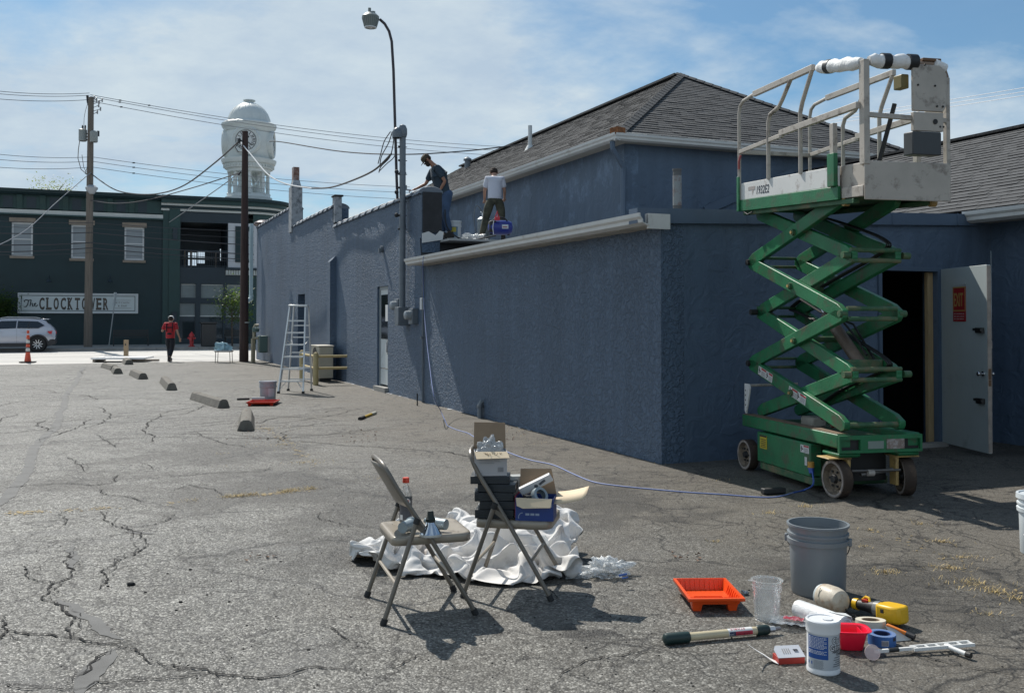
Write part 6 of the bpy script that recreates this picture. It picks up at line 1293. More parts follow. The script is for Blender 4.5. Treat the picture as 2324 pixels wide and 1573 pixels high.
# extension cord: cable on the ground to the charger plug, and up to the eave
m_cord = mat('blue_cord', (.035, .09, .35), .45); m_cordl = mat('light_blue_cord', (.20, .25, .46), .5)
cord = thing('extension_lead', 'long blue extension cord running from the eave over the asphalt to the lift', 'extension cord', (0, 0, 0))
gp = [(1000, 950), (1015, 966), (1035, 975), (1062, 983), (1085, 997), (1120, 1010), (1150, 1025), (1200, 1043), (1255, 1055), (1300, 1075), (1345, 1093), (1400, 1102), (1480, 1110), (1560, 1117), (1640, 1122), (1720, 1128), (1765, 1127), (1800, 1118)]
gpts = [GP(x, y, .006) for x, y in gp]
e1 = (Matrix.Translation(LO) @ Matrix.Rotation(lrz, 4, 'Z')) @ Vector((-.02, -1.42, .22))
eave = BW(-.40, onS(960, 600, -.4)[0], 2.56)
w = MB(); w.tube(smooth([eave + Vector((.05, 0, .1)), eave, PT(962, 690, eave.y - .2), PT(967, 760, eave.y - .9), PT(975, 830, eave.y - 1.8), PT(985, 900, eave.y - 2.9), gpts[0] + Vector((0, 0, .12)), gpts[1]] , 8), .0055, 8); w.build('cord_hanging', mat('cord_mid_blue', (.09, .14, .34), .5), cord)
w = MB(); w.tube(smooth(gpts[1:] , 6) , .0062, 8); w.build('cord_ground', m_cordl, cord)
w = MB(); w.tube(smooth([gpts[-1], GP(1825, 1112, .01), GP(1845, 1100, .08), e1 + Vector((0, -.05, -.05)), e1], 8), .008, 8); w.build('cord_end', m_cord, cord)
w = MB(); w.cyl(e1 + Vector((0, -.02, -.05)), e1, .02, .028, n=12); w.build('plug_boot', m_cord, cord); w = MB(); w.cyl(e1, e1 + Vector((0.0, 0, .05)), .03, n=12); w.build('plug', mat('orange_plug', (.50, .26, .05), .5), cord)
w = MB(); g1 = GP(1755, 1121); w.box(g1 + Vector((0, 0, .03)), (.22, .07, .05), .3); o = w.build('cord_grip', m_blk, None, bevel=.01); tg(o, 'black plastic cord grip lying on the blue cord in the shade', 'cord grip')
# ------------------------------------------------------------------ ladder, bucket, tray, pole near the long wall
m_alu = mat('ladder_aluminium', (.62, .63, .63), .35, .7, var=.08, vscale=6)
ff = [GP(632, 893), GP(688, 893)]; fr = [GP(656, 887), GP(706, 887)]
ffm = (ff[0] + ff[1]) / 2; frm = (fr[0] + fr[1]) / 2
lad = thing('step_ladder', 'open aluminium step ladder standing beside the condenser', 'ladder', ffm)
lt_ = PT(677, 696, ffm.y + .38) - ffm
def LP(v): return Vector(v) - ffm
tpz = lt_.z; F0, F1 = ff[0] - ffm, ff[1] - ffm; R0_, R1_ = fr[0] + Vector((.02, .75, 0)) - ffm, fr[1] + Vector((.02, .75, 0)) - ffm
R0_ = LP(GP(654, 887)); R1_ = LP(GP(707, 887))
T0, T1 = lt_ + Vector((-.17, 0, 0)), lt_ + Vector((.15, 0, 0)); back = Vector((.05, .12, 0))
for a, b in ((F0, T0), (F1, T1)): w = MB(); w.beam(a, b, .03, .06); w.build('front_rail', m_alu, lad)
for a, b in ((R0_, T0 + back), (R1_, T1 + back)): w = MB(); w.beam(a, b, .025, .035); w.build('rear_rail', m_alu, lad)
for k in range(1, 7): f_ = k / 7.2; w = MB(); w.beam(F0.lerp(T0, f_), F1.lerp(T1, f_), .09, .03); w.build('step', m_alu, lad)
for k in (1, 2, 3.3, 4.6, 5.6): f_ = k / 7.2; w = MB(); w.beam(R0_.lerp(T0 + back, f_), R1_.lerp(T1 + back, f_), .02, .025); w.build('rear_bar', m_alu, lad)
w = MB(); w.box(lt_ + Vector((0, .05, .02)), (.40, .20, .04)); w.build('top_cap', m_alu, lad, bevel=.005)
for a, b in ((F0.lerp(F1, .3), F0), (F0.lerp(F1, .7), F1)): w = MB(); w.beam(F0.lerp(T0, .14) if b is F0 else F1.lerp(T1, .14), (F0.lerp(T0, .02) if b is F0 else F1.lerp(T1, .02)), .02, .02); 
for s_ in (0, 1):
    A_, T_ = (F0, T0) if s_ == 0 else (F1, T1); B_, S_ = (F1, T1) if s_ == 0 else (F0, T0)
    w = MB(); w.beam(A_.lerp(T_, .03), A_.lerp(T_, .14).lerp(B_.lerp(S_, .14), .28), .02, .012); w.build('brace', m_alu, lad)
for p in (F0, F1, R0_, R1_): w = MB(); w.box(p + Vector((0, 0, .02)), (.05, .07, .05)); w.build('rubber_foot', m_rub, lad)
for s_ in (0, 1): w = MB(); w.tube([(F0 if s_ == 0 else F1).lerp(T0 if s_ == 0 else T1, .62), lt_ * .6 + Vector((-.1 + s_ * .25, .18, -.1)), (R0_ if s_ == 0 else R1_).lerp((T0 if s_ == 0 else T1) + back, .62)], .007, 5); w.build('spreader', m_alu, lad)
def bucket(loc, h, rt, rb, m, label, lid=False, handle=None, group='plastic buckets'):
    o = thing('bucket', label, 'bucket', loc, 0, group); t = rt / .168; th = .004 * t
    k = h / .385
    pr = [(.001, .004), (rb - .004, .004), (rb, .0), (rb + .0, .003)]
    def rr(z): return rb + (rt * .93 - rb) * z / h
    pr = [(.001, .0), (rb - .006, .0), (rb, .008), (rr(h * .72), h * .72), (rr(h * .72) + .012 * t, h * .725), (rr(h * .72) + .014 * t, h * .79), (rr(h * .8) + .002, h * .80), (rr(h * .84), h * .84), (rr(h * .845) + .011 * t, h * .845), (rr(h * .86) + .011 * t, h * .875), (rr(h * .88), h * .88), (rt * .955, h * .97), (rt, h * .972), (rt, h), (rt - .012 * t, h), (rt * .935, h * .96), (rb - .008, .012), (.001, .012)]
    w = MB(); w.lathe(pr, n=48); w.build('bucket_body', m, o, smooth=50)
    if lid: w = MB(); w.lathe([(.001, h * 1.0 + .004), (rt * .9, h * 1.0 + .004), (rt * .92, h + .012), (rt * 1.01, h + .012), (rt * 1.02, h * .95)], n=40); w.build('lid', m, o)
    if handle:
        w = MB(); a = handle; hx, hy = math.cos(a), math.sin(a); rr_ = rr(h * .77) + .016 * t; ring = []
        for j in range(17):
            q = -math.pi / 2 + math.pi * j / 16; d = Vector((hx, hy, 0)); s = Vector((-hy, hx, 0)); ring.append(s * math.sin(q) * rr_ + d * math.cos(q) * rr_ * .55 + d * rr_ * .35 * (1 - abs(math.sin(q))) + Vector((0, 0, h * .76 - math.cos(q) * h * .42)))
        w.tube(ring, .003 * t, 6); w.build('handle', mat('bail_wire', (.2, .2, .2), .4, .8), o)
        for sg_ in (-1, 1): w = MB(); p = Vector((-hy, hx, 0)) * sg_ * rr_; w.box(p + Vector((0, 0, h * .76)), (.035 * t, .018 * t, .04 * t), a); w.build('handle_lug', m, o, bevel=.004)
    return o
m_bk = mat('grey_bucket_plastic', (.20, .225, .245), .38, var=.07, vscale=5, dirt=((.28, .24, .26), .10, 4))
b1 = bucket(Vector((1.739, 5.53, 0)), .392, .172, .148, m_bk, 'big empty grey bucket standing alone among the painting tools', handle=R(65))
b2 = bucket(GP(608, 912), PT(608, 866, GP(608, 912).y).z, .165, .14, mat('pale_grey_bucket', (.38, .40, .43), .4, var=.08, vscale=5), 'pale grey bucket with lid in front of the step ladder', lid=True)
w = MB(); w.lathe([(.1535, .10), (.158, .26)], n=8, a0=R(-75), a1=R(-30)); w.build('label', mat('pale_label', (.5, .53, .56), .5), b2)
b3 = bucket(Vector((3.515, 6.42, 0)), .385, .165, .145, mat('white_bucket_plastic', (.62, .66, .68), .4, var=.05, vscale=5), 'white bucket cut off by the right edge of the picture', lid=True, handle=R(190))
# paint trays
m_tray = mat('orange_tray_plastic', (.78, .085, .012), .35, var=.08, vscale=7, sss=0)
m_trayred = mat('red_tray_plastic', (.62, .04, .015), .35, var=.15, vscale=9)
def tray(loc, rz, m, label, W=.31, L=.37, group='paint trays'):
    """shallow end at -y (raised on legs), deep well at +y with a ribbed back wall"""
    o = thing('paint_tray', label, 'paint tray', loc, rz, group); hw = W / 2
    t = .078; bi = hw - .028
    rim = [(-hw, 0), (hw, 0), (hw, L), (-hw, L)]
    floor = [(-bi, .03, t - .035), (bi, .03, t - .035), (bi, L - .12, .022), (-bi, L - .12, .022), (bi, L - .03, .02), (-bi, L - .03, .02)]
    w = MB(); th = .003
    def T3(p): return Vector(p)
    R_ = [Vector((x, y, t)) for x, y in rim]; Ri = [Vector((x + (-.014 if x > 0 else .014), y + (.014 if y < .1 else -.014), t + .002)) for x, y in rim]; Fl = [Vector(p) for p in floor]
    w.add(R_ + Ri, [(0, 1, 5, 4), (1, 2, 6, 5), (2, 3, 7, 6), (3, 0, 4, 7)])
    w.add([p for p in R_] + [p - Vector((0, 0, .016)) for p in R_], [(0, 4, 5, 1), (1, 5, 6, 2), (2, 6, 7, 3), (3, 7, 4, 0)])
    w.add(Ri + Fl, [(4, 5, 6, 7), (7, 6, 8, 9), (0, 1, 5, 4), (3, 9, 8, 2), (0, 4, 7, 9, 3), (1, 2, 8, 6, 5)])
    ob = w.build('tray_body', m, o, smooth=20); sd_ = ob.modifiers.new('thick', 'SOLIDIFY'); sd_.thickness = .0035
    for k in range(9): x = -bi + .012 + k * (2 * bi - .024) / 8; w = MB(); w.beam((x, L - .034, .024), (x, L - .018, t - .004), .006, .006); w.build('wall_rib', m, ob)
    for k in range(7):
        for sx in (-1, 1): y = .06 + k * .035; w = MB(); w.beam((sx * (bi - .006), y, max(.03, t - .04 - k * .012)), (sx * (hw - .018), y, t - .004), .005, .005); w.build('wall_rib', m, ob)
    for k in range(7): y = .05 + k * .026; w = MB(); z = t - .033 - (y - .03) * (t - .057) / (L - .15); w.box((0, y, z + .002), (W * .52, .005, .004)); w.build('ramp_ridge', m, ob)
    for sx in (-1, 1): w = MB(); w.add([(sx * (hw - .02), .04, t - .016), (sx * (hw - .09), .04, t - .016), (sx * (hw - .035), .05, 0), (sx * (hw - .075), .05, 0), (sx * (hw - .02), .10, t - .02), (sx * (hw - .035), .09, 0), (sx * (hw - .075), .09, 0), (sx * (hw - .09), .10, t - .02)], [(0, 1, 3, 2), (0, 2, 5, 4), (2, 3, 6, 5), (1, 7, 6, 3), (4, 5, 6, 7)]); w.build('leg', m, o)
    return o
tray(Vector((1.08, 5.13, 0)), R(2), m_tray, 'bright orange empty paint tray lying left of the clear cup', .30, .41)
t2 = tray(GP(590, 922), R(4), m_trayred, 'red orange paint tray with a roller lying across it by the ladder', .5, .62)
t2.scale = (1.0, 1.0, .9)
rl = thing('paint_roller', 'paint roller with black handle resting on the red tray', 'paint roller', t2.location + Vector((0, 0, .105)), R(4))
w = MB(); w.cyl((-.16, .1, .02), (.06, .12, .02), .028, n=12); w.build('roller_sleeve', mat('grey_nap', (.42, .42, .42), .9), rl); w = MB(); w.cyl((-.40, .0, .02), (-.20, .08, .02), .02, n=10); w.build('handle', m_rub, rl)
yp = thing('yellow_pole', 'short yellow and black extension handle lying on the open lot', 'tool handle', GP(834, 943), 0)
a = GP(818, 950, .02) - yp.location; b = GP(852, 937, .02) - yp.location
w = MB(); w.cyl(a, b, .022, n=12); w.build('shaft', mat('yellow_shaft', (.55, .36, .03), .4), yp); w = MB(); w.cyl(a - (b - a) * .04, a.lerp(b, .22), .03, n=12); w.build('grip', m_rub, yp); w = MB(); w.cyl(a.lerp(b, .72), b, .027, n=12); w.build('collar', mat('ivory_collar', (.5, .5, .42), .5), yp)
w = MB(); w.cyl((0, 0, 0), (0, 0, .22), .012, n=8); o = w.build('small_stub_pipe', m_iron); o.location = GP(947, 921); tg(o, 'short dark pipe stub standing at the foot of the long wall', 'pipe stub')

# ------------------------------------------------------------------ folding chairs
m_ch = mat('beige_chair_metal', (.165, .143, .115), .36, .15, var=.10, vscale=8, spec=.6, dirt=((.12, .10, .08), .10, 12))
m_ch2 = mat('beige_seat_metal', (.33, .285, .225), .34, .1, var=.06, vscale=5, spec=.6, dirt=((.22, .18, .14), .12, 8))
SZ = .425
def chair(loc, rz, label):
    c = thing('folding_chair', label, 'chair', loc, rz, 'folding chairs')
    w = MB(); left = [(.49, -.235, .012), (.30, -.228, .33), (.20, -.222, .49), (.085, -.212, .665), (.040, -.200, .745), (.018, -.165, .785), (.008, -.10, .803), (.004, 0, .808)]
    full = [Vector(p) for p in left] + [Vector((p[0], -p[1], p[2])) for p in left[-2::-1]]
    w.tube(smooth(full, 4), .0125, 10); w.build('frame', m_ch, c)
    # curved back panel
    w = MB(); nx, nz = 14, 8; vs = []
    for i in range(nz + 1):
        z = .575 + (.795 - .575) * i / nz; hwid = .213 if z < .70 else .213 * math.sqrt(max(0, 1 - ((z - .70) / .112) ** 2)) * .9 + .02
        xs_ = .14 - (z - .575) * .60
        for j in range(nx + 1): u = -1 + 2 * j / nx; vs.append((xs_ - .035 * (1 - u * u) + .006, u * hwid, z))
    w.add(vs, [(i * (nx + 1) + j, i * (nx + 1) + j + 1, (i + 1) * (nx + 1) + j + 1, (i + 1) * (nx + 1) + j) for i in range(nz) for j in range(nx)]); ob = w.build('backrest', m_ch, c, smooth=60); s_ = ob.modifiers.new('t', 'SOLIDIFY'); s_.thickness = .008; s_.offset = 0
    for sy in (-1, 1):
        w = MB(); w.cyl((0, sy * .262, .012), (.172, sy * .248, .505), .0125, n=10); w.build('rear_leg', m_ch, c)
        w = MB(); w.cyl((.168, sy * .248, .495), (.180, sy * .247, .525), .017, n=10); w.build('leg_cap', m_rub, c)
        w = MB(); w.beam((.172, sy * .238, .485), (.255, sy * .228, .415), .006, .022); w.build('link', m_ch, c)
        for x, y in ((0, .262), (.49, .235)): w = MB(); w.cyl((x - (.004 if x == 0 else -.004), sy * y, 0), (x + (.008 if x == 0 else -.012), sy * y * .998, .03), .0175, n=10); w.build('rubber_foot', m_rub, c)
    w = MB(); w.cyl((.068, -.256, .195), (.068, .256, .195), .0095, n=8); w.build('cross_bar', m_ch2, c); w = MB(); w.cyl((.375, -.231, .205), (.375, .231, .205), .0095, n=8); w.build('cross_bar', m_ch2, c)
    # seat pan with rounded corners, rolled skirt and a shallow dish
    def outline(e):
        x0, x1, y0, r = .055 - e, .485 + e, .212 + e, .07 + e; pts = []
        for (cx_, cy_, a0) in ((x1 - r, y0 - r, 0), (x0 + r * .6, y0 - r * .6, 90), (x0 + r * .6, -y0 + r * .6, 180), (x1 - r, -y0 + r, 270)):
            rr = r if cx_ > .2 else r * .6
            for k in range(7): a = R(a0 + k * 15); pts.append((cx_ + rr * math.cos(a), cy_ + rr * math.sin(a)))
        return pts
    w = MB(); rings = [(0, SZ - .045), (0, SZ - .012), (-.004, SZ - .003), (-.014, SZ), (-.03, SZ - .002), (-.06, SZ - .006), (-.12, SZ - .009)]; vs = []; n = 28
    for e, z in rings: vs += [(x, y, z) for x, y in outline(e)]
    vs.append((.27, 0, SZ - .010)); fs = [(i * n + k, i * n + (k + 1) % n, (i + 1) * n + (k + 1) % n, (i + 1) * n + k) for i in range(len(rings) - 1) for k in range(n)] + [((len(rings) - 1) * n + k, (len(rings) - 1) * n + (k + 1) % n, len(rings) * n) for k in range(n)]
    w.add(vs, fs); ob = w.build('seat', m_ch2, c, smooth=60); s_ = ob.modifiers.new('t', 'SOLIDIFY'); s_.thickness = .003
    return c
ch1_ = chair(Vector((-.730, 5.19, 0)), R(17.5), 'left beige folding chair holding a drink bottle and a flood lamp')
ch2_ = chair(Vector((-.222, 5.685, 0)), R(-11.0), 'right beige folding chair carrying a stack of boxes')
# things on the left chair
zs = SZ - .006
bt = thing('drink_bottle', 'clear sports drink bottle with orange cap on the left folding chair', 'bottle', GP(921, 1184, zs))
m_pet = mat('clear_bottle', (.75, .78, .78), .08, trans=.85, alpha=.55); m_lab = mat('grey_drink_label', (.10, .10, .11), .35, var=.3, vscale=14)
w = MB(); w.lathe([(.001, .003), (.030, .0), (.036, .01), (.036, .05), (.031, .07), (.036, .09), (.036, .15), (.024, .185), (.014, .205), (.014, .22)], n=24); w.build('bottle_body', m_pet, bt)
w = MB(); w.lathe([(.0365, .018), (.0365, .05), (.0318, .07), (.0366, .09), (.0366, .135)], n=24); w.build('label', m_lab, bt); w = MB(); w.lathe([(.019, .218), (.019, .243), (.017, .246), (.001, .246)], n=20); w.build('cap', mat('orange_cap', (.72, .07, .03), .4), bt)
w = MB(); w.lathe([(.0372, .018), (.0372, .045)], n=3, a0=R(-140), a1=R(-112)); w.build('barcode', mat('paper', (.75, .75, .73), .8), bt)
w = MB(); w.cyl((.012, -.037, .118), (.012, -.0385, .118), .017, n=20); lg = w.build('logo_disc', mat('paper', (.75, .75, .73), .8), bt)
w = MB(); text(w, 'G', .026, frame((.0035, -.0390, .1095), (1, 0, 0), (0, 0, 1)), .0003, offset=.001); w.build('logo_letter', mat('orange_cap', (.72, .07, .03), .4), lg)
m_gal = mat('galvanised_fitting', (.30, .35, .37), .45, .4, var=.15, vscale=14)
def fitting(loc, rz, label):
    o = thing('lamp_socket', label, 'lamp holder', loc, rz, 'lamp holders on the left chair'); w = MB(); Mx = Matrix.Rotation(R(90), 3, 'X')
    w.lathe([(.001, .035), (.028, .035), (.032, -.05), (.040, -.055), (.040, -.062), (.034, -.062), (.027, .02), (.001, .02)], c=(0, 0, .040), n=24, M=Mx); w.build('socket_cup', m_gal, o); w = MB(); w.lathe([(.001, .0), (.031, .0), (.033, -.04), (.001, -.04)], c=(0, 0, .040), n=20, M=Mx @ Matrix.Rotation(math.pi, 3, 'X')); 
    w = MB(); w.ball((0, .05, .040), (.022, .022, .020), 12, 8); w.cyl((0, .06, .04), (.0, .10, .05), .014, n=12); w.build('knuckle', m_gal, o)
    w = MB(); w.lathe([(.001, -.01), (.0265, -.012)], c=(0, 0, .040), n=20, M=Mx); w.build('socket_throat', m_dark, o); return o
fitting(GP(921, 1212, zs), R(-25), 'grey metal lamp holder pointing at the camera beside the bottle'); fitting(GP(1000, 1206, zs), R(62), 'grey metal lamp holder on the seat right of the flood lamp')
fl = thing('flood_lamp', 'silver reflector flood bulb with black neck standing on the left chair', 'flood lamp', GP(977, 1218, zs))
w = MB(); w.lathe([(.001, .004), (.052, .004), (.058, .010), (.058, .018), (.052, .026), (.040, .048), (.026, .068), (.020, .082)], n=32); w.build('reflector', mat('mirror_reflector', (.62, .66, .70), .14, .95), fl); w = MB(); w.lathe([(.059, .007), (.0605, .013), (.059, .019)], n=32); w.build('rim', mat('glass_rim', (.5, .5, .46), .2), fl)
w = MB(); w.lathe([(.024, .078), (.026, .094), (.018, .104), (.016, .128), (.014, .134), (.001, .136)], n=18); w.build('neck', mat('dark_green_rubber', (.015, .025, .022), .6), fl)
# cardboard and boxes on the right chair
m_card = mat('brown_cardboard', (.28, .20, .13), .8, var=.08, vscale=10); m_cardl = mat('cream_cardboard', (.66, .53, .36), .75, var=.05, vscale=9); m_wbox = mat('white_box_card', (.40, .40, .41), .6, var=.03, vscale=8); m_bbox = mat('black_box_card', (.014, .020, .026), .45, var=.3, vscale=9); m_blue = mat('blue_box_card', (.015, .045, .20), .45, var=.1, vscale=8); m_navyc = mat('navy_card', (.012, .02, .06), .5)
Yc = 5.50
def BX(px, py, Y=Yc): return PT(px, py, Y)
hts = [.052, .046, .050, .046, .046]; z = SZ; off = [.00, .015, -.012, .010, -.03]; nmz = ['bottom', 'second', 'third', 'fourth', 'top']
for i in range(5):
    o = thing('black_box', nmz[i] + ' flat black box in the stack on the right chair', 'box', (-.09 + off[i], 5.56, z), R(-6 + (i % 3) * 4), 'black boxes stacked on the chair')
    w = MB(); w.bb((-.112 + .006 * (i % 2), -.085, .001), (.108, .085, hts[i] - .001)); w.build('box_body', m_bbox, o, bevel=.0025); w = MB(); w.bb((-.113 + .006 * (i % 2), -.0875, hts[i] * .45), (.109, -.0855, hts[i] * .48)); w.build('lid_edge', mat('olive_print', (.05, .06, .055), .5), o)
    z += hts[i]
wb = thing('white_box', 'open white box holding a crumpled clear bag on top of the black stack', 'box', (-.125, 5.55, z + .001), R(4))
w = MB(); hb = .135
for (a, b) in (((-.092, -.075, 0), (.092, -.072, hb)), ((-.092, .072, 0), (.092, .075, hb)), ((-.092, -.0719, 0), (-.089, .0719, hb)), ((.089, -.0719, 0), (.092, .0719, hb)), ((-.0889, -.0719, 0), (.0889, .0719, .003))): w.bb(a, b)
w.build('box_walls', m_wbox, wb)
w = MB(); w.add([(-.092, .072, hb), (.094, .074, hb), (.092, .10, hb + .145), (-.088, .098, hb + .150), (-.092, .075, hb), (.094, .077, hb), (.092, .103, hb + .145), (-.088, .101, hb + .150)], [(0, 1, 2, 3), (4, 7, 6, 5), (0, 3, 7, 4), (1, 5, 6, 2), (3, 2, 6, 7)]); w.build('back_flap', m_card, wb)
w = MB(); w.add([(-.092, -.074, hb), (.092, -.074, hb), (.104, -.118, hb - .030), (-.082, -.120, hb - .034)], [(0, 1, 2, 3)]); ob = w.build('front_flap', m_cardl, wb, smooth=0); s_ = ob.modifiers.new('t', 'SOLIDIFY'); s_.thickness = .002
w = MB(); rnd = random.Random(4)
for i in range(9): a0 = R(200 + i * 17); w.tube([(.01 + math.cos(a0) * .055, -.082 - .006 * i % .02, hb - .004), (.01 + math.cos(a0) * .03, -.10, hb - .016 - .001 * i)], .0016, 4)
w.build('flap_print', mat('brown_print', (.35, .24, .13), .7), ob, kind='stuff')
w = MB()
for i in range(3): w.bb((-.065, -.0765, hb - .045 - i * .010), (.05 - .03 * (i == 2), -.0752, hb - .0425 - i * .010))
for i in range(9): w.bb((.040 + i * .0037, -.0765, .022), (.0415 + i * .0037 + (i % 2) * .001, -.0752, .048))
w.build('print', mat('pale_grey_print', (.24, .24, .25), .7), wb, kind='stuff')
m_clear = mat('clear_crumpled_plastic', (.72, .75, .77), .12, alpha=.62, trans=.35, bump=.7, bscale=60, spec=1.0)
o = crumple(.082, .065, .090, 7, 34, 24, .26, 3.6).build('clear_bag', m_clear, None, smooth=18); o.location = Vector((-.13, 5.555, z + .05)); o.scale = (1, 1, 1.15); tg(o, 'crumpled clear plastic bag bulging out of the open white box', 'bag')
w = MB(); w.bb((-.08, -.06, 0), (.08, .06, .03)); o = w.build('box_insert', m_bbox); o.location = (-.122, 5.552, z + .006); tg(o, 'black foam insert inside the open white box', 'insert')
bb_ = thing('blue_box', 'open blue cardboard box full of lamp parts on the right chair', 'box', (.137, 5.50, SZ), R(-9))
hb = .125; w = MB()
for (a, b) in (((-.107, -.08, 0), (.107, -.077, hb)), ((-.107, .077, 0), (.107, .08, hb)), ((-.107, -.0769, 0), (-.104, .0769, hb)), ((.104, -.0769, 0), (.107, .0769, hb)), ((-.1039, -.0769, 0), (.1039, .0769, .003))): w.bb(a, b)
w.build('box_walls', m_blue, bb_)
w = MB(); w.add([(-.107, .078, hb), (.107, .078, hb), (.075, .10, hb + .14), (-.105, .105, hb + .135)], [(0, 1, 2, 3)]); ob = w.build('back_flap', m_card, bb_, smooth=0); ob.modifiers.new('t', 'SOLIDIFY').thickness = .003
w = MB(); w.add([(-.104, -.079, hb), (.100, -.079, hb - .002), (.094, -.112, hb - .045), (-.06, -.114, hb - .052), (-.095, -.106, hb - .04)], [(0, 1, 2, 3, 4)]); ob = w.build('front_flap', m_cardl, bb_, smooth=0); ob.modifiers.new('t', 'SOLIDIFY').thickness = .003
w = MB(); n_ = 8; vs = []
for i in range(n_ + 1): u = i / n_; x = .107 + u * .175; zz = hb - .006 + .014 * u + .022 * u * u; vs += [(x, -.07, zz - .022), (x + .012, .07, zz + .022)]
w.add(vs, [(2 * i, 2 * i + 2, 2 * i + 3, 2 * i + 1) for i in range(n_)]); ob = w.build('side_flap', m_cardl, bb_, smooth=40); ob.modifiers.new('t', 'SOLIDIFY').thickness = .003
w = MB()
for i in range(2): w.bb((.0 + i * .055, -.0815, .078), (.045 + i * .055, -.0802, .098))
w.lathe([(.022, 0), (.026, 0)], c=(-.065, -.0812, .02), n=12, M=Matrix.Rotation(R(90), 3, 'X'), a0=R(90), a1=R(200))
for i in range(3): w.bb((-.05 + i * .028, -.0815, .03), (-.028 + i * .028, -.0802, .042))
w.build('print', mat('pale_blue_print', (.30, .36, .48), .6), bb_, kind='stuff')
w = MB(); w.box((-.109, 0, .075), (.003, .15, .12)); w.build('red_side', mat('dark_red_card', (.30, .03, .05), .5), bb_)
lampbox = thing('lamp_carton', 'white printed lamp carton leaning inside the blue box', 'box', (.135, 5.52, SZ + .185), R(-9)); lampbox.rotation_euler = (R(25), R(-27), R(-9))
w = MB(); w.bb((-.098, -.012, -.020), (.10, .012, .026)); w.build('carton', mat('white_carton', (.66, .66, .66), .5), lampbox, bevel=.002); w = MB(); w.beam((.02, -.0135, -.002), (.062, -.0135, .008), .002, .014); w.ball((.0, -.013, -.002), (.012, .002, .012), 10, 6); w.build('product_print', mat('grey_print', (.10, .11, .12), .5), lampbox)
w = MB(); w.bb((-.098, -.0135, -.0215), (.10, .0135, -.0205)); w.build('carton_edge', m_cardl, lampbox)
o = thing('lamp_ring', 'round grey lamp head lying in the blue box', 'lamp head', (.155, 5.485, SZ + .128), 0); w = MB(); w.lathe([(.030, -.02), (.048, -.02), (.052, .0), (.046, .018), (.030, .018)], n=24, M=Matrix.Rotation(R(55), 3, 'X') @ Matrix.Rotation(R(30), 3, 'Y')); w.build('ring', m_gal, o); w = MB(); w.box((-.05, .0, -.01), (.07, .05, .03), R(20)); w.build('bracket', m_iron, o)
# small light box behind the stack
o = thing('pale_carton', 'small pale carton tucked behind the black boxes', 'box', (.015, 5.66, SZ), R(10)); w = MB(); w.bb((-.045, -.04, 0), (.04, .04, .215)); w.build('carton', mat('pale_carton', (.36, .37, .36), .6), o, bevel=.002)

# ------------------------------------------------------------------ canvas drop cloth and plastic
m_cloth = mat('off_white_canvas', (.70, .685, .665), .9, var=.05, vscale=3, dirt=((.38, .33, .29), .20, 3.4), pos=True, bump=.25, bscale=70, bdist=.004)
def settle_cloth():
    """let a bunched sheet fall over a few low mounds in a scratch scene and keep the folded shape it takes"""
    sc = bpy.data.scenes.new('folding'); NX, NY = 92, 62; X0, X1, Y0, Y1 = -1.14, .49, 5.74, 6.95; vs = []
    for j in range(NY + 1):
        for i in range(NX + 1):
            u = i / NX; x = X0 + (X1 - X0) * u; y = Y0 + (Y1 - Y0) * j / NY; k = .42 + .58 * min(1, u * 1.8); y = 6.28 + (y - 6.37) * k
            q = noise.noise(Vector((x * 1.6, y * 1.6, 3))) * 2.5
            z = .46 + .075 * math.sin(x * 23 + q * 3 + y * 7) + .05 * math.sin(y * 28 + q * 4 - x * 6) + .05 * noise.noise(Vector((x * 5, y * 5, 1)))
            vs.append((x + .05 * noise.noise(Vector((x * 4, y * 4, 9))), y + .05 * noise.noise(Vector((x * 4, y * 4, 19))), z))
    fs = [(j * (NX + 1) + i, j * (NX + 1) + i + 1, (j + 1) * (NX + 1) + i + 1, (j + 1) * (NX + 1) + i) for j in range(NY) for i in range(NX)]
    me = bpy.data.meshes.new('sheet'); me.from_pydata(vs, [], fs); o = bpy.data.objects.new('sheet', me); sc.collection.objects.link(o)
    c = o.modifiers.new('cloth', 'CLOTH'); s = c.settings; s.quality = 6; s.mass = .25; s.tension_stiffness = 12; s.compression_stiffness = 12; s.shear_stiffness = 5; s.bending_stiffness = .22; s.air_damping = 1.5
    s.tension_damping = 6; s.compression_damping = 6; s.bending_damping = .5; cs = c.collision_settings; cs.use_self_collision = True; cs.self_distance_min = .008; cs.distance_min = .006; cs.collision_quality = 2; cs.self_friction = 8; cs.friction = 40
    tmp = [o]
    def solid(mb_):
        me2 = mb_.mesh('mound', [], 0); b = bpy.data.objects.new('mound', me2); sc.collection.objects.link(b); b.modifiers.new('k', 'COLLISION'); b.collision.thickness_outer = .006; b.collision.cloth_friction = 40; b.collision.damping = .8; tmp.append(b)
    solid(MB().quad((-4, 2, 0), (4, 2, 0), (4, 10, 0), (-4, 10, 0)))
    for (x, y, rx, ry, rz) in ((.14, 6.42, .25, .24, .31), (-.12, 6.60, .27, .22, .22), (-.45, 6.62, .24, .2, .12), (.25, 6.18, .12, .12, .20), (-.92, 6.28, .12, .08, .07)): solid(MB().ball((x, y, 0), (rx, ry, rz), 24, 14))
    sc.frame_start = 1; sc.frame_end = 44; c.point_cache.frame_end = 44
    for f in range(1, 41): sc.frame_set(f)
    dg = sc.view_layers[0].depsgraph; ev = o.evaluated_get(dg); P_ = [Vector(v.co) for v in ev.data.vertices]
    for b in tmp: bpy.data.objects.remove(b)
    bpy.data.scenes.remove(sc); return P_, fs
P_, fs = settle_cloth()
w = MB(); w.add([(p.x, p.y, max(p.z, .004)) for p in P_], fs)
o = w.build('drop_cloth', m_cloth, None, smooth=80); tg(o, 'crumpled off-white canvas drop cloth heaped behind the chairs', 'drop cloth')
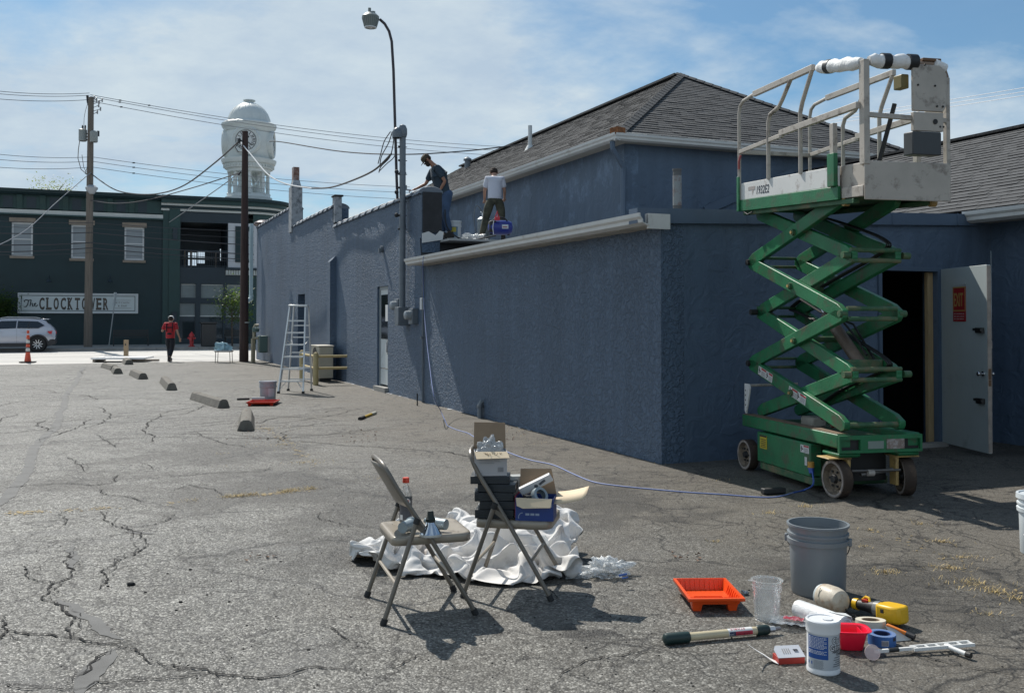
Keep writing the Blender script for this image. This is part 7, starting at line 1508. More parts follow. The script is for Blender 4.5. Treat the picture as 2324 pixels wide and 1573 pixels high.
_m = o.modifiers.new('sub', 'SUBSURF'); _m.levels = 2; _m.render_levels = 2
m_film = mat('thin_white_film', (.80, .83, .84), .25, alpha=.55, bump=.6, bscale=45, spec=.9)
def film(loc, rx, ry, rz_, seed, label, cat='plastic bag', rz=0):
    o = crumple(rx, ry, rz_, seed, 40, 26, .55, 3.6).build('plastic_bag', m_film, None, smooth=22); o.location = loc; o.rotation_euler = (0, 0, rz); return tg(o, label, cat)
film(GP(1378, 1306), .115, .085, .075, 11, 'crumpled clear plastic bag on the asphalt right of the chairs')
film(GP(1318, 1310), .09, .03, .018, 13, 'flattened tail of clear plastic sheet beside the crumpled bag', rz=R(8))
film(GP(1215, 1293) + Vector((0, .05, 0)), .20, .07, .10, 17, 'clear plastic sheet poking from under the drop cloth')
w = MB(); w.box((0, 0, 0), (.05, .003, .012), .2); w.box((.01, 0, -.018), (.035, .003, .008), .2); o = w.build('blue_print', mat('print_blue', (.06, .14, .42), .5), None); o.location = GP(1412, 1300, .075) + Vector((0, -.04, 0)); o.rotation_euler = (0, R(-8), 0); tg(o, 'scrap of blue printed film on the crumpled bag', 'label')
w = MB(); w.box((0, 0, 0), (.19, .10, .08)); o = w.build('paper_bag', m_card, None, bevel=.02); o.location = GP(828, 1266) + Vector((0, .05, .035)); o.rotation_euler = (0, R(8), .2); tg(o, 'brown paper scrap under the left end of the drop cloth', 'paper')

# ------------------------------------------------------------------ painting tools in the foreground
cup = thing('plastic_cup', 'tall clear plastic tub standing between the orange tray and the bucket', 'cup', GP(1741, 1404))
w = MB(); w.lathe([(.001, .004), (.058, .004), (.062, .0), (.064, .02), (.070, .15), (.076, .152), (.076, .172), (.072, .174), (.074, .195), (.082, .197), (.083, .203), (.072, .203), (.070, .175), (.067, .15), (.060, .01), (.001, .010)], n=36); w.build('tub', mat('clear_plastic_tub', (.78, .80, .80), .15, trans=.55, alpha=.45, spec=.8, var=.1, vscale=20), cup); w = MB(); w.box((-.088, 0, .198), (.016, .02, .004)); w.build('rim_tab', mat('clear_plastic_tub', (.8, .8, .8)), cup)
roll = thing('plastic_sheet_roll', 'white roll of thin plastic sheeting lying behind the wipes tub', 'plastic roll', (0, 0, 0))
a = GP(1812, 1402); b = GP(1918, 1442); a.z = b.z = .048
m_roll = mat('milky_plastic', (.74, .75, .75), .3, var=.04, vscale=12, bump=.4, bscale=25, spec=.7)
d = (b - a); w = MB(); w.tube([a - d * .02, a, a + d * .5, b, b + d * .01], [.040, .046, .047, .046, .040], 24); w.build('roll', m_roll, roll)
w = MB(); Mx = frame(b + d.normalized() * .012, Vector((0, 0, 1)).cross(d).normalized(), (0, 0, 1)); sp = [(math.cos(t * .6) * (.005 + t * .0011), math.sin(t * .6) * (.005 + t * .0011), 0) for t in range(36)]; w = MB(Mx); w.tube(sp, .0014, 4); w.build('spiral_edge', mat('shaded_plastic', (.42, .43, .43), .5), roll)
w = MB(); q = a + d * .72 + Vector((0, 0, .045)); w.add([q + Vector((-.02, .0, 0)), q + Vector((.06, -.03, .002)), b + Vector((.03, -.01, .046)), b + Vector((.035, -.01, .025)), b + Vector((-.02, .02, .05))], [(0, 1, 2, 4), (1, 3, 2)]); w.build('loose_edge', m_roll, roll)
pk = thing('plastic_package', 'flat clear package with a red and white print beside the plastic roll', 'package', GP(1800, 1418), R(-24))
w = MB(); vs = []
for j in range(9):
    for i in range(15): x = -.11 + .22 * i / 14; y = -.06 + .12 * j / 8; vs.append((x, y, .008 + .022 * abs(fbm((x * 18, y * 18, 3), 2)) + .006))
w.add(vs, [(j * 15 + i, j * 15 + i + 1, (j + 1) * 15 + i + 1, (j + 1) * 15 + i) for j in range(8) for i in range(14)]); w.build('film', m_film, pk)
w = MB(); vs = []
for j in range(5):
    for i in range(9): x = -.05 + .10 * i / 8; y = -.02 + .05 * j / 4; vs.append((x, y, .018 + .018 * abs(fbm((x * 18, y * 18, 3), 2)) + .010))
w.add(vs, [(j * 9 + i, j * 9 + i + 1, (j + 1) * 9 + i + 1, (j + 1) * 9 + i) for j in range(4) for i in range(8)]); w.build('red_insert', mat('red_white_print', (.60, .05, .08), .35, var=.2, vscale=40, dirt=((.7, .68, .68), .45, 35)), pk)
# stained wrapped roller head / can on its side
can = thing('stained_container', 'paint-stained white jar lying on its side beside the grey bucket', 'jar', GP(1890, 1389) + Vector((0, .02, 0)), R(-68)); can.scale = (.84, .84, .84)
m_st = mat('paint_stained_plastic', (.56, .50, .40), .45, var=.12, vscale=10, dirt=((.30, .17, .09), .42, 11), bump=.15, bscale=22)
w = MB(); w.lathe([(.001, -.085), (.064, -.082), (.076, -.070), (.080, -.05), (.082, .03), (.078, .06), (.070, .085), (.045, .098), (.001, .100)], c=(0, 0, .078), n=32, M=Matrix.Rotation(R(90), 3, 'Y') @ Matrix.Rotation(0, 3, 'Z')); ob = w.build('jar_body', m_st, can)
w = MB(); w.lathe([(.001, -.098), (.062, -.098), (.070, -.092), (.072, -.06), (.076, -.055)], c=(0, 0, .078), n=32, M=Matrix.Rotation(R(90), 3, 'Y')); w.build('jar_end', mat('pale_stained_lid', (.50, .54, .54), .4, var=.15, vscale=12, dirt=((.40, .30, .20), .2, 14)), can)
w = MB(); w.tube([(-.072, -.06, .095), (-.074, -.02, .055), (-.065, -.03, .012)], .003, 5); w.tube([(-.03, -.085, .09), (-.03, -.06, .145)], .003, 5); w.build('tape_seam', mat('seam_beige', (.5, .45, .36), .6), can)
# wipes canister
wp = thing('wipes_canister', 'white canister of hand and tool wipes with blue label panel', 'canister', Vector((1.372, 4.30, 0)), R(8))
m_wht = mat('white_hdpe', (.74, .75, .76), .35, var=.02, vscale=6); m_lblue = mat('label_blue', (.010, .075, .30), .45); m_lgrey = mat('label_pale_grey', (.46, .49, .52), .45)
HT = .232; rr_ = .0695
w = MB(); w.lathe([(.001, .0), (.066, .0), (.0715, .006), (.0715, .020), (rr_, .024), (rr_, .180), (.001, .180)], n=48); w.build('canister_body', m_wht, wp)
w = MB(); w.lathe([(rr_ + .001, .178), (.0735, .180), (.0735, .214), (.0745, .216), (.0745, .228), (.071, .232), (.064, .230), (.062, .226), (.001, .226)], n=48); w.build('lid', m_wht, wp)
w = MB(); w.lathe([(.022, .2265), (.024, .2305), (.001, .2305)], c=(.02, .0, 0), n=24); w.build('flip_cap', m_wht, wp)
w = MB(); w.lathe([(rr_ + .0006, .026), (rr_ + .0006, .176)], n=40, a0=R(-178), a1=R(20)); lb = w.build('label', m_lgrey, wp)
w = MB(); w.lathe([(rr_ + .0011, .072), (rr_ + .0011, .170)], n=20, a0=R(-176), a1=R(-98)); w.build('blue_panel', m_lblue, lb)
def wrap(mb_, r):       # bend flat lettering (x along the arc, z up) round the canister
    mb_.v = [Vector((math.cos(p.x / r) * (r + p.y), math.sin(p.x / r) * (r + p.y), p.z)) for p in mb_.v]; return mb_
def wtext(s, size, ang, z, m, xs=.75, off=.0, name='lettering', out=.0012, sp=1.0, shear=0):
    w = MB(); text(w, s, size, Matrix.Identity(4), .0, xs, offset=off, align='LEFT', spacing=sp, shear=shear); vs = [Vector((R(ang) * rr_ + p.x, out + p.z, z + p.y)) for p in w.v]; w.v = vs; wrap(w, rr_); return w.build(name, m, lb, smooth=0)
m_ink = mat('label_ink', (.02, .02, .03), .5); m_wink = mat('label_white_ink', (.75, .76, .78), .5)
wtext('Cleck', .034, -84, .142, m_ink, .80, .0030, out=.0010); wtext('Cleck', .034, -84, .142, m_wink, .80, .0, out=.0016); wtext('Grime D', .034, -92, .112, m_ink, .86, .0030, out=.0010); wtext('Grime D', .034, -92, .112, m_wink, .86, .0, out=.0016)
wtext('HAND & TOOL', .014, -82, .100, m_ink, .85, .0006); wtext('TOWELS', .014, -66, .087, m_ink, .85, .0006)
for i, (z_, a0_, n_) in enumerate(((.078, -74, 9), (.068, -78, 10), (.059, -70, 8), (.050, -78, 11), (.041, -80, 12))):
    w = MB()
    for k in range(n_): w.bb((R(a0_) * rr_ + k * .0045, .0010, z_), (R(a0_) * rr_ + k * .0045 + .0034 * random.uniform(.6, 1), .0014, z_ + .0034))
    wrap(w, rr_); w.build('print_line', m_ink, lb, kind='stuff')
w = MB()
for i in range(13):
    z_ = .163 - i * .0058
    if i == 9: continue
    x = R(-172) * rr_; xe = R(-104 - 10 * (i % 3 == 2)) * rr_
    while x < xe: l = random.uniform(.004, .010); w.bb((x, .0012, z_), (min(x + l, xe), .0017, z_ + .0022)); x += l + .002
wrap(w, rr_); w.build('print_lines', m_wink, lb, kind='stuff')
w = MB()
for i in range(9):
    z_ = .064 - i * .0042; x = R(-150) * rr_
    while x < R(-118) * rr_: l = random.uniform(.003, .006); w.bb((x, .0009, z_), (x + l, .0012, z_ + .0018)); x += l + .0015
wrap(w, rr_); w.build('fine_print', mat('label_soft_ink', (.16, .18, .2), .6), lb, kind='stuff')
w = MB(); w.bb((R(-176) * rr_, .0011, .045), (R(-156) * rr_, .0014, .058)); wrap(w, rr_); w.build('small_panel', m_lblue, lb)
# red cup tray
rc_ = thing('red_pail', 'glossy red plastic hand pail next to the wipes canister', 'pail', Vector((1.595, 4.60, 0)), R(-4))
m_rp = mat('hot_red_plastic', (.80, .012, .045), .32, spec=.6)
w = MB(); n = 24
def sq_(a, hx, hy, e=.55): c, s = math.cos(a), math.sin(a); return (hx * math.copysign(abs(c) ** e, c), hy * math.copysign(abs(s) ** e, s))
prof = [(.050, .045, .002), (.054, .050, .006), (.074, .062, .085), (.090, .076, .090), (.093, .078, .094), (.090, .074, .096), (.074, .060, .092), (.052, .046, .012), (.002, .002, .010)]
prof = [(.002, .002, .0)] + [(hx, hy, z) for hx, hy, z in prof]
vs = []
for hx, hy, z in prof:
    for k in range(n): x, y = sq_(2 * math.pi * k / n, hx, hy); vs.append((x, y, z))
w.add(vs, [(i * n + k, i * n + (k + 1) % n, (i + 1) * n + (k + 1) % n, (i + 1) * n + k) for i in range(len(prof) - 1) for k in range(n)]); w.build('pail_body', m_rp, rc_, smooth=45)
w = MB(); w.prism([(-.094, .094), (-.13, .100), (-.13, .070), (-.085, .086)], -.03, .03, 'y'); w.build('spout', m_rp, rc_); w = MB(); w.box((.045, .0, .060), (.004, .085, .055)); w.build('inner_ridge', m_rp, rc_)
# tape rolls
def tape(loc, r, h, m, label, core, mk=None, rot=None):
    o = thing('tape_roll', label, 'tape roll', loc, 0, 'rolls of tape'); w = MB(); w.lathe([(r * .62, 0), (r, 0), (r, h), (r * .62, h), (r * .62, 0)], n=44); ob = w.build('tape', m, o, smooth=40); w = MB(); w.lathe([(r * .62, .001), (r * .56, .001), (r * .56, h - .001), (r * .62, h - .001)], n=36); w.build('core', core, o)
    if rot: o.rotation_euler = rot
    return o
rnd = random.Random(77)
t1 = tape(Vector((1.768, 4.66, 0)), .064, .050, mat('blue_masking_tape', (.035, .13, .38), .5, var=.08, vscale=20), 'blue masking tape roll with barcode lying beside the red pail', mat('print_core', (.02, .03, .09), .5))
w = MB(); w.lathe([(.0645, .008), (.0645, .034)], n=6, a0=R(-112), a1=R(-82)); bc = w.build('barcode_label', mat('paper_lilac', (.45, .45, .5), .6), t1)
w = MB()
for i in range(9): a = R(-110 + i * 3); p = Vector((math.cos(a) * .0650, math.sin(a) * .0650, 0)); w.beam(p + Vector((0, 0, .012)), p + Vector((0, 0, .030)), .0009, .0006)
w.build('barcode', m_ink, bc, kind='stuff')
w = MB(); w.lathe([(.0647, .028), (.0647, .044)], n=4, a0=R(-60), a1=R(-40)); w.build('dark_label', m_ink, t1); w = MB(); w.lathe([(.0643, .0485), (.0635, .0505), (.044, .0505)], n=44); w.build('clear_wrap', mat('clear_wrap', (.42, .5, .62), .12, alpha=.35), t1)
tape(Vector((1.79, 4.86, .0)), .072, .052, mat('cream_masking_tape', (.58, .54, .44), .6, var=.04, vscale=10), 'cream masking tape roll behind the blue tape roll', m_card, rot=(R(-6), 0, 0))
# oscillating tool: yellow head, black body, cord and strap
tool = thing('power_tool', 'yellow and black power tool lying beside the bucket', 'power tool', (0, 0, 0))
m_ty = mat('tool_yellow', (.72, .42, .012), .4, var=.05, vscale=10); m_tb = mat('tool_black', (.018, .018, .020), .5)
th_ = GP(2050, 1424); tt_ = GP(1945, 1392); th_.z = .065; tt_.z = .05; dv_ = (th_ - tt_); L_ = dv_.length; MT = frame(tt_, dv_, Vector((0, 0, 1)).cross(dv_))
tool.matrix_world = MT; tool.location = MT.translation; tool.rotation_euler = MT.to_euler()
w = MB(); s_ = L_ / .26
w.prism([(.155, -.058), (.245, -.062), (.285, -.045), (.295, .0), (.280, .045), (.215, .052), (.165, .045), (.140, .0)], -.045, .040, 'z'); w.build('head', m_ty, tool, bevel=.012)
w = MB(); w.tube([(-.02, 0, .0), (.02, 0, .0), (.07, 0, .002), (.12, 0, .0), (.160, 0, .0)], [.022, .026, .029, .036, .042], 16); w.build('body', m_tb, tool)
w = MB(); w.cyl((.118, 0, 0), (.150, 0, 0), .0395, .0435, n=18); w.build('grey_collar', mat('tool_grey', (.16, .17, .17), .3), tool)
w = MB(); w.cyl((-.015, 0, 0), (.012, 0, 0), .030, n=16); w.build('yellow_ring', m_ty, tool); w = MB(); w.tube([(.03, .01, .028), (.05, .01, .045), (.08, .0, .045), (.09, -.01, .028)], .007, 8); w.build('trigger_guard', m_ty, tool)
w = MB(); w.box((.062, -.005, .030), (.035, .03, .012)); w.build('red_switch', mat('switch_red', (.4, .03, .02), .4), tool)
w = MB(); w.box((-.055, -.02, .002), (.05, .05, .055), .2); w.build('foot_plate', mat('scuffed_steel', (.14, .14, .14), .3, .6), tool, bevel=.008)
w = MB(); w.box((.20, -.0625, .012), (.016, .006, .018)); w.build('vent_slot', m_tb, tool)
w = MB(); w.tube(smooth([Vector((-.06, -.04, .0)), Vector((.0, -.075, -.03)), Vector((.10, -.095, -.045)), Vector((.2, -.115, -.052)), Vector((.27, -.13, -.052))], 6), .005, 6); w.build('cord', m_tb, tool)
# putty knife
kn = thing('putty_knife', 'putty knife with orange and black handle leaning on the power tool', 'putty knife', (0, 0, 0))
ka = GP(2012, 1418, .045); kb = GP(2076, 1446, .015); w = MB(); w.beam(ka, ka.lerp(kb, .72), .018, .018); w.build('handle', mat('handle_orange', (.70, .20, .03), .4), kn, bevel=.004); w = MB(); w.tube([ka.lerp(kb, .70), kb], [.012, .015], 10); w.build('handle_end', m_tb, kn)
kc = GP(2056, 1455, .004); w = MB(); w.add([ka + Vector((-.01, -.01, 0)), ka.lerp(kb, .3) + Vector((.0, -.012, 0)), kc + Vector((.035, .02, 0)), kc + Vector((-.045, .0, 0))], [(0, 1, 2, 3)]); ob = w.build('blade', mat('matte_blade', (.28, .31, .32), .35, .6), kn, smooth=0); ob.modifiers.new('t', 'SOLIDIFY').thickness = .0015
# white plastic frame holder with handle
wf_ = thing('roller_frame', 'white plastic slotted frame with a short handle lying on the asphalt', 'roller frame', (0, 0, 0))
A_ = GP(1985, 1478, .022); B_ = GP(2205, 1459, .03); d_ = (B_ - A_).normalized(); n_ = Vector((-d_.y, d_.x, 0)); Lf = (B_ - A_).length
w = MB(); w.beam(A_, A_ + d_ * Lf * .42, .012, .014); w.build('arm', mat('white_nylon', (.72, .72, .70), .4), wf_)
for sg_ in (-1, 1): w = MB(); w.beam(A_ + d_ * Lf * .38 + n_ * sg_ * .018, B_ + n_ * sg_ * .022, .008, .014); w.build('side_bar', mat('white_nylon', (.72, .72, .70), .4), wf_)
for k in range(6): w = MB(); c = A_ + d_ * Lf * (.42 + k * .113); w.beam(c - n_ * .022, c + n_ * .022, .012, .010); w.build('rung', mat('white_nylon', (.72, .72, .70), .4), wf_)
w = MB(); c = A_ + d_ * Lf * .72; w.cyl(c, c - n_ * .10 + Vector((.04, 0, -.008)), .011, n=12); w.build('handle', mat('white_nylon', (.72, .72, .70), .4), wf_); w = MB(); w.cyl(c - n_ * .095 + Vector((.038, 0, -.008)), c - n_ * .115 + Vector((.048, 0, -.008)), .014, n=10); w.build('handle_tip', m_blk, wf_)
w = MB(); w.cyl(A_ + d_ * .07, A_ + d_ * .12, .010, n=10); w.build('dark_joint', m_blk, wf_)
w = MB(); w.lathe([(.001, -.003), (.035, -.003), (.035, .003), (.001, .003)], n=24, M=Matrix.Rotation(R(80), 3, 'X')); o = w.build('clear_disc', mat('clear_pinkish_plastic', (.75, .62, .62), .2, alpha=.45)); o.location = GP(1980, 1480, .034); tg(o, 'small clear plastic disc behind the red pail', 'disc')
# extension pole with printed label
ep = thing('extension_pole', 'cream extension pole with dark green grips and printed red label', 'extension pole', (0, 0, 0))
pa_, pc_ = GP(1505, 1463), GP(1770, 1438); dd_ = (pc_ - pa_); Lp = dd_.length; u_ = dd_.normalized(); MP = frame(pa_ + Vector((0, 0, .027)), u_, Vector((0, 0, 1)).cross(u_)); ep.location = MP.translation; ep.rotation_euler = MP.to_euler()
m_dg = mat('dark_green_grip', (.012, .032, .030), .45, var=.2, vscale=14); m_pol = mat('cream_pole', (.58, .50, .33), .35, var=.04, vscale=9)
def px_(f): return (f * Lp, 0, 0)
w = MB(); w.tube([px_(0), px_(.012), px_(.03), px_(.19), px_(.215)], [.012, .024, .0275, .0265, .0245], 18); w.build('end_grip', m_dg, ep)
w = MB(); w.cyl(px_(.2), px_(.80), .0195, n=18); w.build('tube', m_pol, ep); w = MB(); w.tube([px_(.79), px_(.80), px_(.88), px_(.90)], [.022, .0255, .0245, .020], 18); w.build('collar', m_dg, ep)
w = MB(); w.cyl(px_(.895), px_(.952), .0155, n=6); w.build('hex_tip', m_alu, ep); w = MB(); w.cyl(px_(.95), px_(1.0), .010, n=10); w.build('threaded_tip', mat('thread_grey', (.25, .26, .27), .4, .5), ep)
rp = .0199
w = MB(); w.lathe([(rp, Lp * .53), (rp, Lp * .755)], n=22, M=Matrix.Rotation(R(90), 3, 'Y'), a0=R(-10), a1=R(170)); lbl = w.build('label', mat('paper', (.75, .75, .73), .8), ep)
def cyl_patch(f0, f1, y0, y1, m, name, par, out=.0003):      # y from -1 (low front) to 1 (top)
    w = MB(); a0, a1 = y0, y1; vs = []
    for i in range(7): a = R(a0 + (a1 - a0) * i / 6); vs += [(Lp * f0, -math.cos(a) * (rp + out), math.sin(a) * (rp + out)), (Lp * f1, -math.cos(a) * (rp + out), math.sin(a) * (rp + out))]
    w.add(vs, [(2 * i, 2 * i + 1, 2 * i + 3, 2 * i + 2) for i in range(6)]); return w.build(name, m, par, smooth=60)
cyl_patch(.54, .748, -30, 100, mat('paper', (.75, .75, .73), .8), 'label_face', ep, .0006); rp2 = cyl_patch(.60, .745, -25, 30, mat('label_crimson', (.45, .02, .05), .5), 'red_panel', lbl, .0011); cyl_patch(.545, .60, -25, 30, mat('label_navy', (.012, .02, .07), .5), 'navy_panel', lbl, .0011)
def ptext(s, f, ang, size, m, xs=.8, flip=False, out=.0017, off=0):
    w = MB(); text(w, s, size, Matrix.Identity(4), 0, xs, offset=off); L0_ = max(p.x for p in w.v) if w.v else 0
    vs = []
    for p in w.v:
        x, y = (L0_ - p.x, size * .72 - p.y) if flip else (p.x, p.y); a = R(ang) + y / rp; vs.append(Vector((Lp * f + x, -math.cos(a) * (rp + out), math.sin(a) * (rp + out))))
    w.v = vs; w.build('lettering', m, lbl, smooth=0)
ptext('SHUR-LINE', .612, -20, .0155, m_ink, .88, True); ptext('2-4 ft', .550, -18, .012, m_wink, .8, True); ptext('STABLE', .56, 48, .016, mat('label_crimson', (.45, .02, .05), .5), 1.5, True)
# little carton with curled receipt
bxs = thing('small_carton', 'small torn white and red carton with a curled paper strip', 'carton', GP(1793, 1503), R(8))
w = MB(); w.bb((-.062, -.02, .0), (.062, .05, .030)); w.build('carton', mat('carton_red', (.36, .03, .02), .5), bxs, bevel=.002); w = MB(); w.add([(-.064, -.022, .031), (.064, -.022, .031), (.064, .052, .060), (-.050, .052, .060), (-.064, .030, .052)], [(0, 1, 2, 3, 4)]); tp_ = w.build('top_flap', mat('pale_grey_card', (.46, .48, .52), .5), bxs, smooth=0); tp_.modifiers.new('t', 'SOLIDIFY').thickness = .002
w = MB(); w.box((.034, .02, .050), (.02, .018, .001)); w.build('shield_print', m_ink, tp_)
for i in range(4): w = MB(); w.beam((-.028 + i * .010, .0, .0425), (-.026 + i * .010, .030, .054), .0035, .0008); w.build('print_line', mat('print_grey', (.2, .2, .2), .6), tp_)
cs = [GP(1697, 1461, .10), GP(1715, 1474, .062), GP(1735, 1486, .030), GP(1750, 1496, .012), GP(1765, 1503, .006)]
w = MB(); vs = []
for i, p in enumerate(smooth(cs, 4)): wd = .004 + .018 * min(1, i / 14); vs += [p + Vector((0, wd, .0)), p - Vector((0, wd, .0))]
w.add(vs, [(2 * i, 2 * i + 2, 2 * i + 3, 2 * i + 1) for i in range(len(vs) // 2 - 1)]); o = w.build('paper_strip', mat('paper', (.75, .75, .73), .8), None, smooth=60); o.modifiers.new('t', 'SOLIDIFY').thickness = .0008; tg(o, 'white curled paper strip in front of the extension pole', 'paper strip')
o = crumple(.022, .014, .016, 21, 16, 10, .5).build('foil_scrap', mat('silver_foil', (.35, .36, .37), .2, .8), None, smooth=10); o.location = GP(1691, 1350); tg(o, 'tiny silver foil scrap between orange tray and clear tub', 'foil scrap')
# ------------------------------------------------------------------ people
def skin(name, verts, edges, radii, m, parent, sub=2, root=0):
    me = bpy.data.meshes.new(name); me.from_pydata([tuple(v) for v in verts], edges, []); me.materials.append(m)
    o = bpy.data.objects.new(name, me); COL.objects.link(o); o.parent = parent
    sk = o.modifiers.new('skin', 'SKIN'); sk.use_smooth_shade = True
    if not me.skin_vertices: 
        bm = bmesh.new(); bm.from_mesh(me); bm.verts.layers.skin.verify(); bm.to_mesh(me); bm.free()
    for i, r in enumerate(radii):
        sv = me.skin_vertices[0].data[i]; sv.radius = r if isinstance(r, tuple) else (r, r); sv.use_root = (i == root)
    sb = o.modifiers.new('sub', 'SUBSURF'); sb.levels = sub; sb.render_levels = sub
    return o
def chain(pts, rs):
    return [Vector(p) for p in pts], rs
def person(label, loc, rz, J, mats, cap=None, beard=None, hair=None, overall=False, group=None, bk=1.0):
    """J: joints in metres, x right of the figure, y forward, z up"""
    P = thing('person', label, 'person', loc, rz); g = {k: Vector(v) for k, v in J.items()}
    V = []; E = []; RR = []; ID = {}
    def add(n, p, r, to=None):
        ID[n] = len(V); V.append(Vector(p)); RR.append(r)
        if to is not None: E.append((ID[to], ID[n]))
    pel, che, nk, hd = g['pelvis'], g['chest'], g['neck'], g['head']
    add('pel', pel, .085); add('sp', pel.lerp(che, .5), (.095, .075), 'pel'); add('ch', che, (.12, .085), 'sp'); add('ub', che.lerp(nk, .6), (.085, .065), 'ch'); add('nk', nk, .055, 'ub')
    up_ = (hd - nk).normalized(); add('jaw', nk.lerp(hd, .55), .062, 'nk'); add('hd', hd, .083, 'jaw'); add('crown', hd + up_ * .075, .066, 'hd')
    for s in 'LR':
        add('sh' + s, g['sh' + s], .058, 'ub'); add('ua' + s, g['sh' + s].lerp(g['el' + s], .5), .046, 'sh' + s); add('el' + s, g['el' + s], .038, 'ua' + s); add('fa' + s, g['el' + s].lerp(g['wr' + s], .4), .036, 'el' + s); add('wr' + s, g['wr' + s], .025, 'fa' + s)
        hdn = (g['ha' + s] - g['wr' + s]); hl = hdn.normalized(); palm = g['wr' + s] + hl * .06; add('pa' + s, palm, (.034, .020), 'wr' + s)
        side = hl.cross(Vector((0, 1, 0)) if abs(hl.y) < .8 else Vector((0, 0, 1))).normalized(); curl = g.get('curl' + s, Vector((0, .6, -.3)))
        for f in range(4):
            b = palm + side * (f - 1.5) * .019 + hl * .022; ln = (.072, .080, .076, .060)[f]; n0 = f'f{s}{f}'
            add(n0 + 'a', b, .0095, 'pa' + s); add(n0 + 'b', b + hl * ln * .45 + curl * .012, .0088, n0 + 'a'); add(n0 + 'c', b + hl * ln * .80 + curl * .035, .0078, n0 + 'b')
        add('t' + s + 'a', g['wr' + s] + hl * .03 + side * .032, .011, 'pa' + s); add('t' + s + 'b', g['wr' + s] + hl * .06 + side * .052 + curl * .02, .009, 't' + s + 'a')
        add('hip' + s, g['hip' + s], .07, 'pel'); add('th' + s, g['hip' + s].lerp(g['kn' + s], .5), .06, 'hip' + s); add('kn' + s, g['kn' + s], .05, 'th' + s); add('ca' + s, g['kn' + s].lerp(g['an' + s], .35), .054, 'kn' + s); add('an' + s, g['an' + s], .036, 'ca' + s)
        add('to' + s, g['to' + s], .032, 'an' + s)
    skin('body', V, E, RR, mats['skin'], P)
    def sub_(names, extra, m, nm, root=0, lv=2):
        vs = []; es = []; rs = []; ix = {}
        for n, rr, par in names: ix[n] = len(vs); vs.append(extra.get(n, V[ID[n]] if n in ID else None)); rs.append(rr); (par is not None) and es.append((ix[par], ix[n]))
        return skin(nm, vs, es, rs, m, P, lv, root)
    wst = pel + Vector((0, 0, .03)); ex = {'w': wst + Vector((0, 0, -.12)) , 'sp': V[ID['sp']], 'slL': g['shL'].lerp(g['elL'], .78), 'slR': g['shR'].lerp(g['elR'], .78)}
    sh = sub_([('sp', (.172 * bk, .140 * bk), None), ('w', (.178 * bk, .155 * bk), 'sp'), ('ch', (.185 * bk, .140 * bk), 'sp'), ('ub', (.125, .100), 'ch'), ('shL', .082, 'ub'), ('uaL', .072, 'shL'), ('slL', .070, 'uaL'), ('shR', .082, 'ub'), ('uaR', .072, 'shR'), ('slR', .070, 'uaR')], ex, mats['shirt'], 'shirt')
    cf = {s: g['kn' + s].lerp(g['an' + s], .93) for s in 'LR'}; ex = {'cL': cf['L'], 'cR': cf['R'], 'top': pel + Vector((0, 0, .06)), 'mL': g['kn' + 'L'].lerp(g['anL'], .5), 'mR': g['knR'].lerp(g['anR'], .5)}
    tr_ = sub_([('pel', (.150, .135), None), ('top', (.145, .118), 'pel'), ('hipL', .126, 'pel'), ('thL', .112, 'hipL'), ('knL', .082, 'thL'), ('mL', .078, 'knL'), ('cL', .072, 'mL'), ('hipR', .126, 'pel'), ('thR', .112, 'hipR'), ('knR', .082, 'thR'), ('mR', .078, 'knR'), ('cR', .072, 'mR')], ex, mats['trousers'], 'trousers')
    for s in 'LR':
        d = (g['to' + s] - g['an' + s]); d.z = 0; d.normalize(); a = Vector((g['an' + s].x, g['an' + s].y, 0)); w = MB(frame(a, Vector((d.y, -d.x, 0)), d)); pr = [(-.085, .0), (.19, .0), (.205, .02), (.185, .05), (.10, .075), (.05, .11), (-.06, .12), (-.085, .05)]
        vs = []; n = len(pr)
        for hw_, k in ((.030, .90), (.048, 1), (.048, 1), (.030, .90)): pass
        for x_, k in ((-.048, .93), (-.034, 1), (.034, 1), (.048, .93)): vs += [(x_, .05 + (p[0] - .05) * k, .0 + p[1] * k if p[1] > .01 else p[1]) for p in pr]
        w.add(vs, [list(range(n))[::-1], [3 * n + i for i in range(n)]] + [(l * n + i, l * n + (i + 1) % n, (l + 1) * n + (i + 1) % n, (l + 1) * n + i) for l in range(3) for i in range(n)]); so = w.build('shoe', mats['shoe'], P, smooth=50); so.location.z = g['an' + s].z - .09
    # head details
    fw = g.get('face', Vector((0, 1, 0))).normalized(); fw = (fw - up_ * fw.dot(up_)).normalized(); rt = fw.cross(up_).normalized(); H = Matrix((rt, fw, up_)).transposed().to_4x4(); H.translation = hd
    w = MB(H); w.tube([(0, .080, .025), (0, .098, -.005), (0, .110, -.020), (0, .088, -.030)], [.008, .012, .015, .008], 8); w.build('nose', mats['skin'], P)
    for sx in (-1, 1):
        w = MB(H); w.ball((sx * .086, -.005, -.005), (.010, .020, .032), 10, 6); w.build('ear', mats['skin'], P)
        w = MB(H); w.ball((sx * .030, .078, .018), (.011, .008, .007), 8, 5); w.build('eye', mat('eye_dark', (.03, .025, .02), .3), P)
    w = MB(H); w.box((0, .084, -.052), (.045, .012, .008)); w.build('mouth', mat('lip', (.28, .10, .08), .6), P)
    if hair: 
        w = MB(H); w.ball((0, -.014, .038), (.093, .096, .082), 18, 12); w.ball((0, -.045, .0), (.088, .060, .065), 16, 10); w.build('hair', hair, P)
    if beard: w = MB(H); w.ball((0, .058, -.072), (.066, .052, .062), 14, 10); w.ball((0, .045, -.04), (.082, .05, .045), 14, 8); w.build('beard', beard, P)
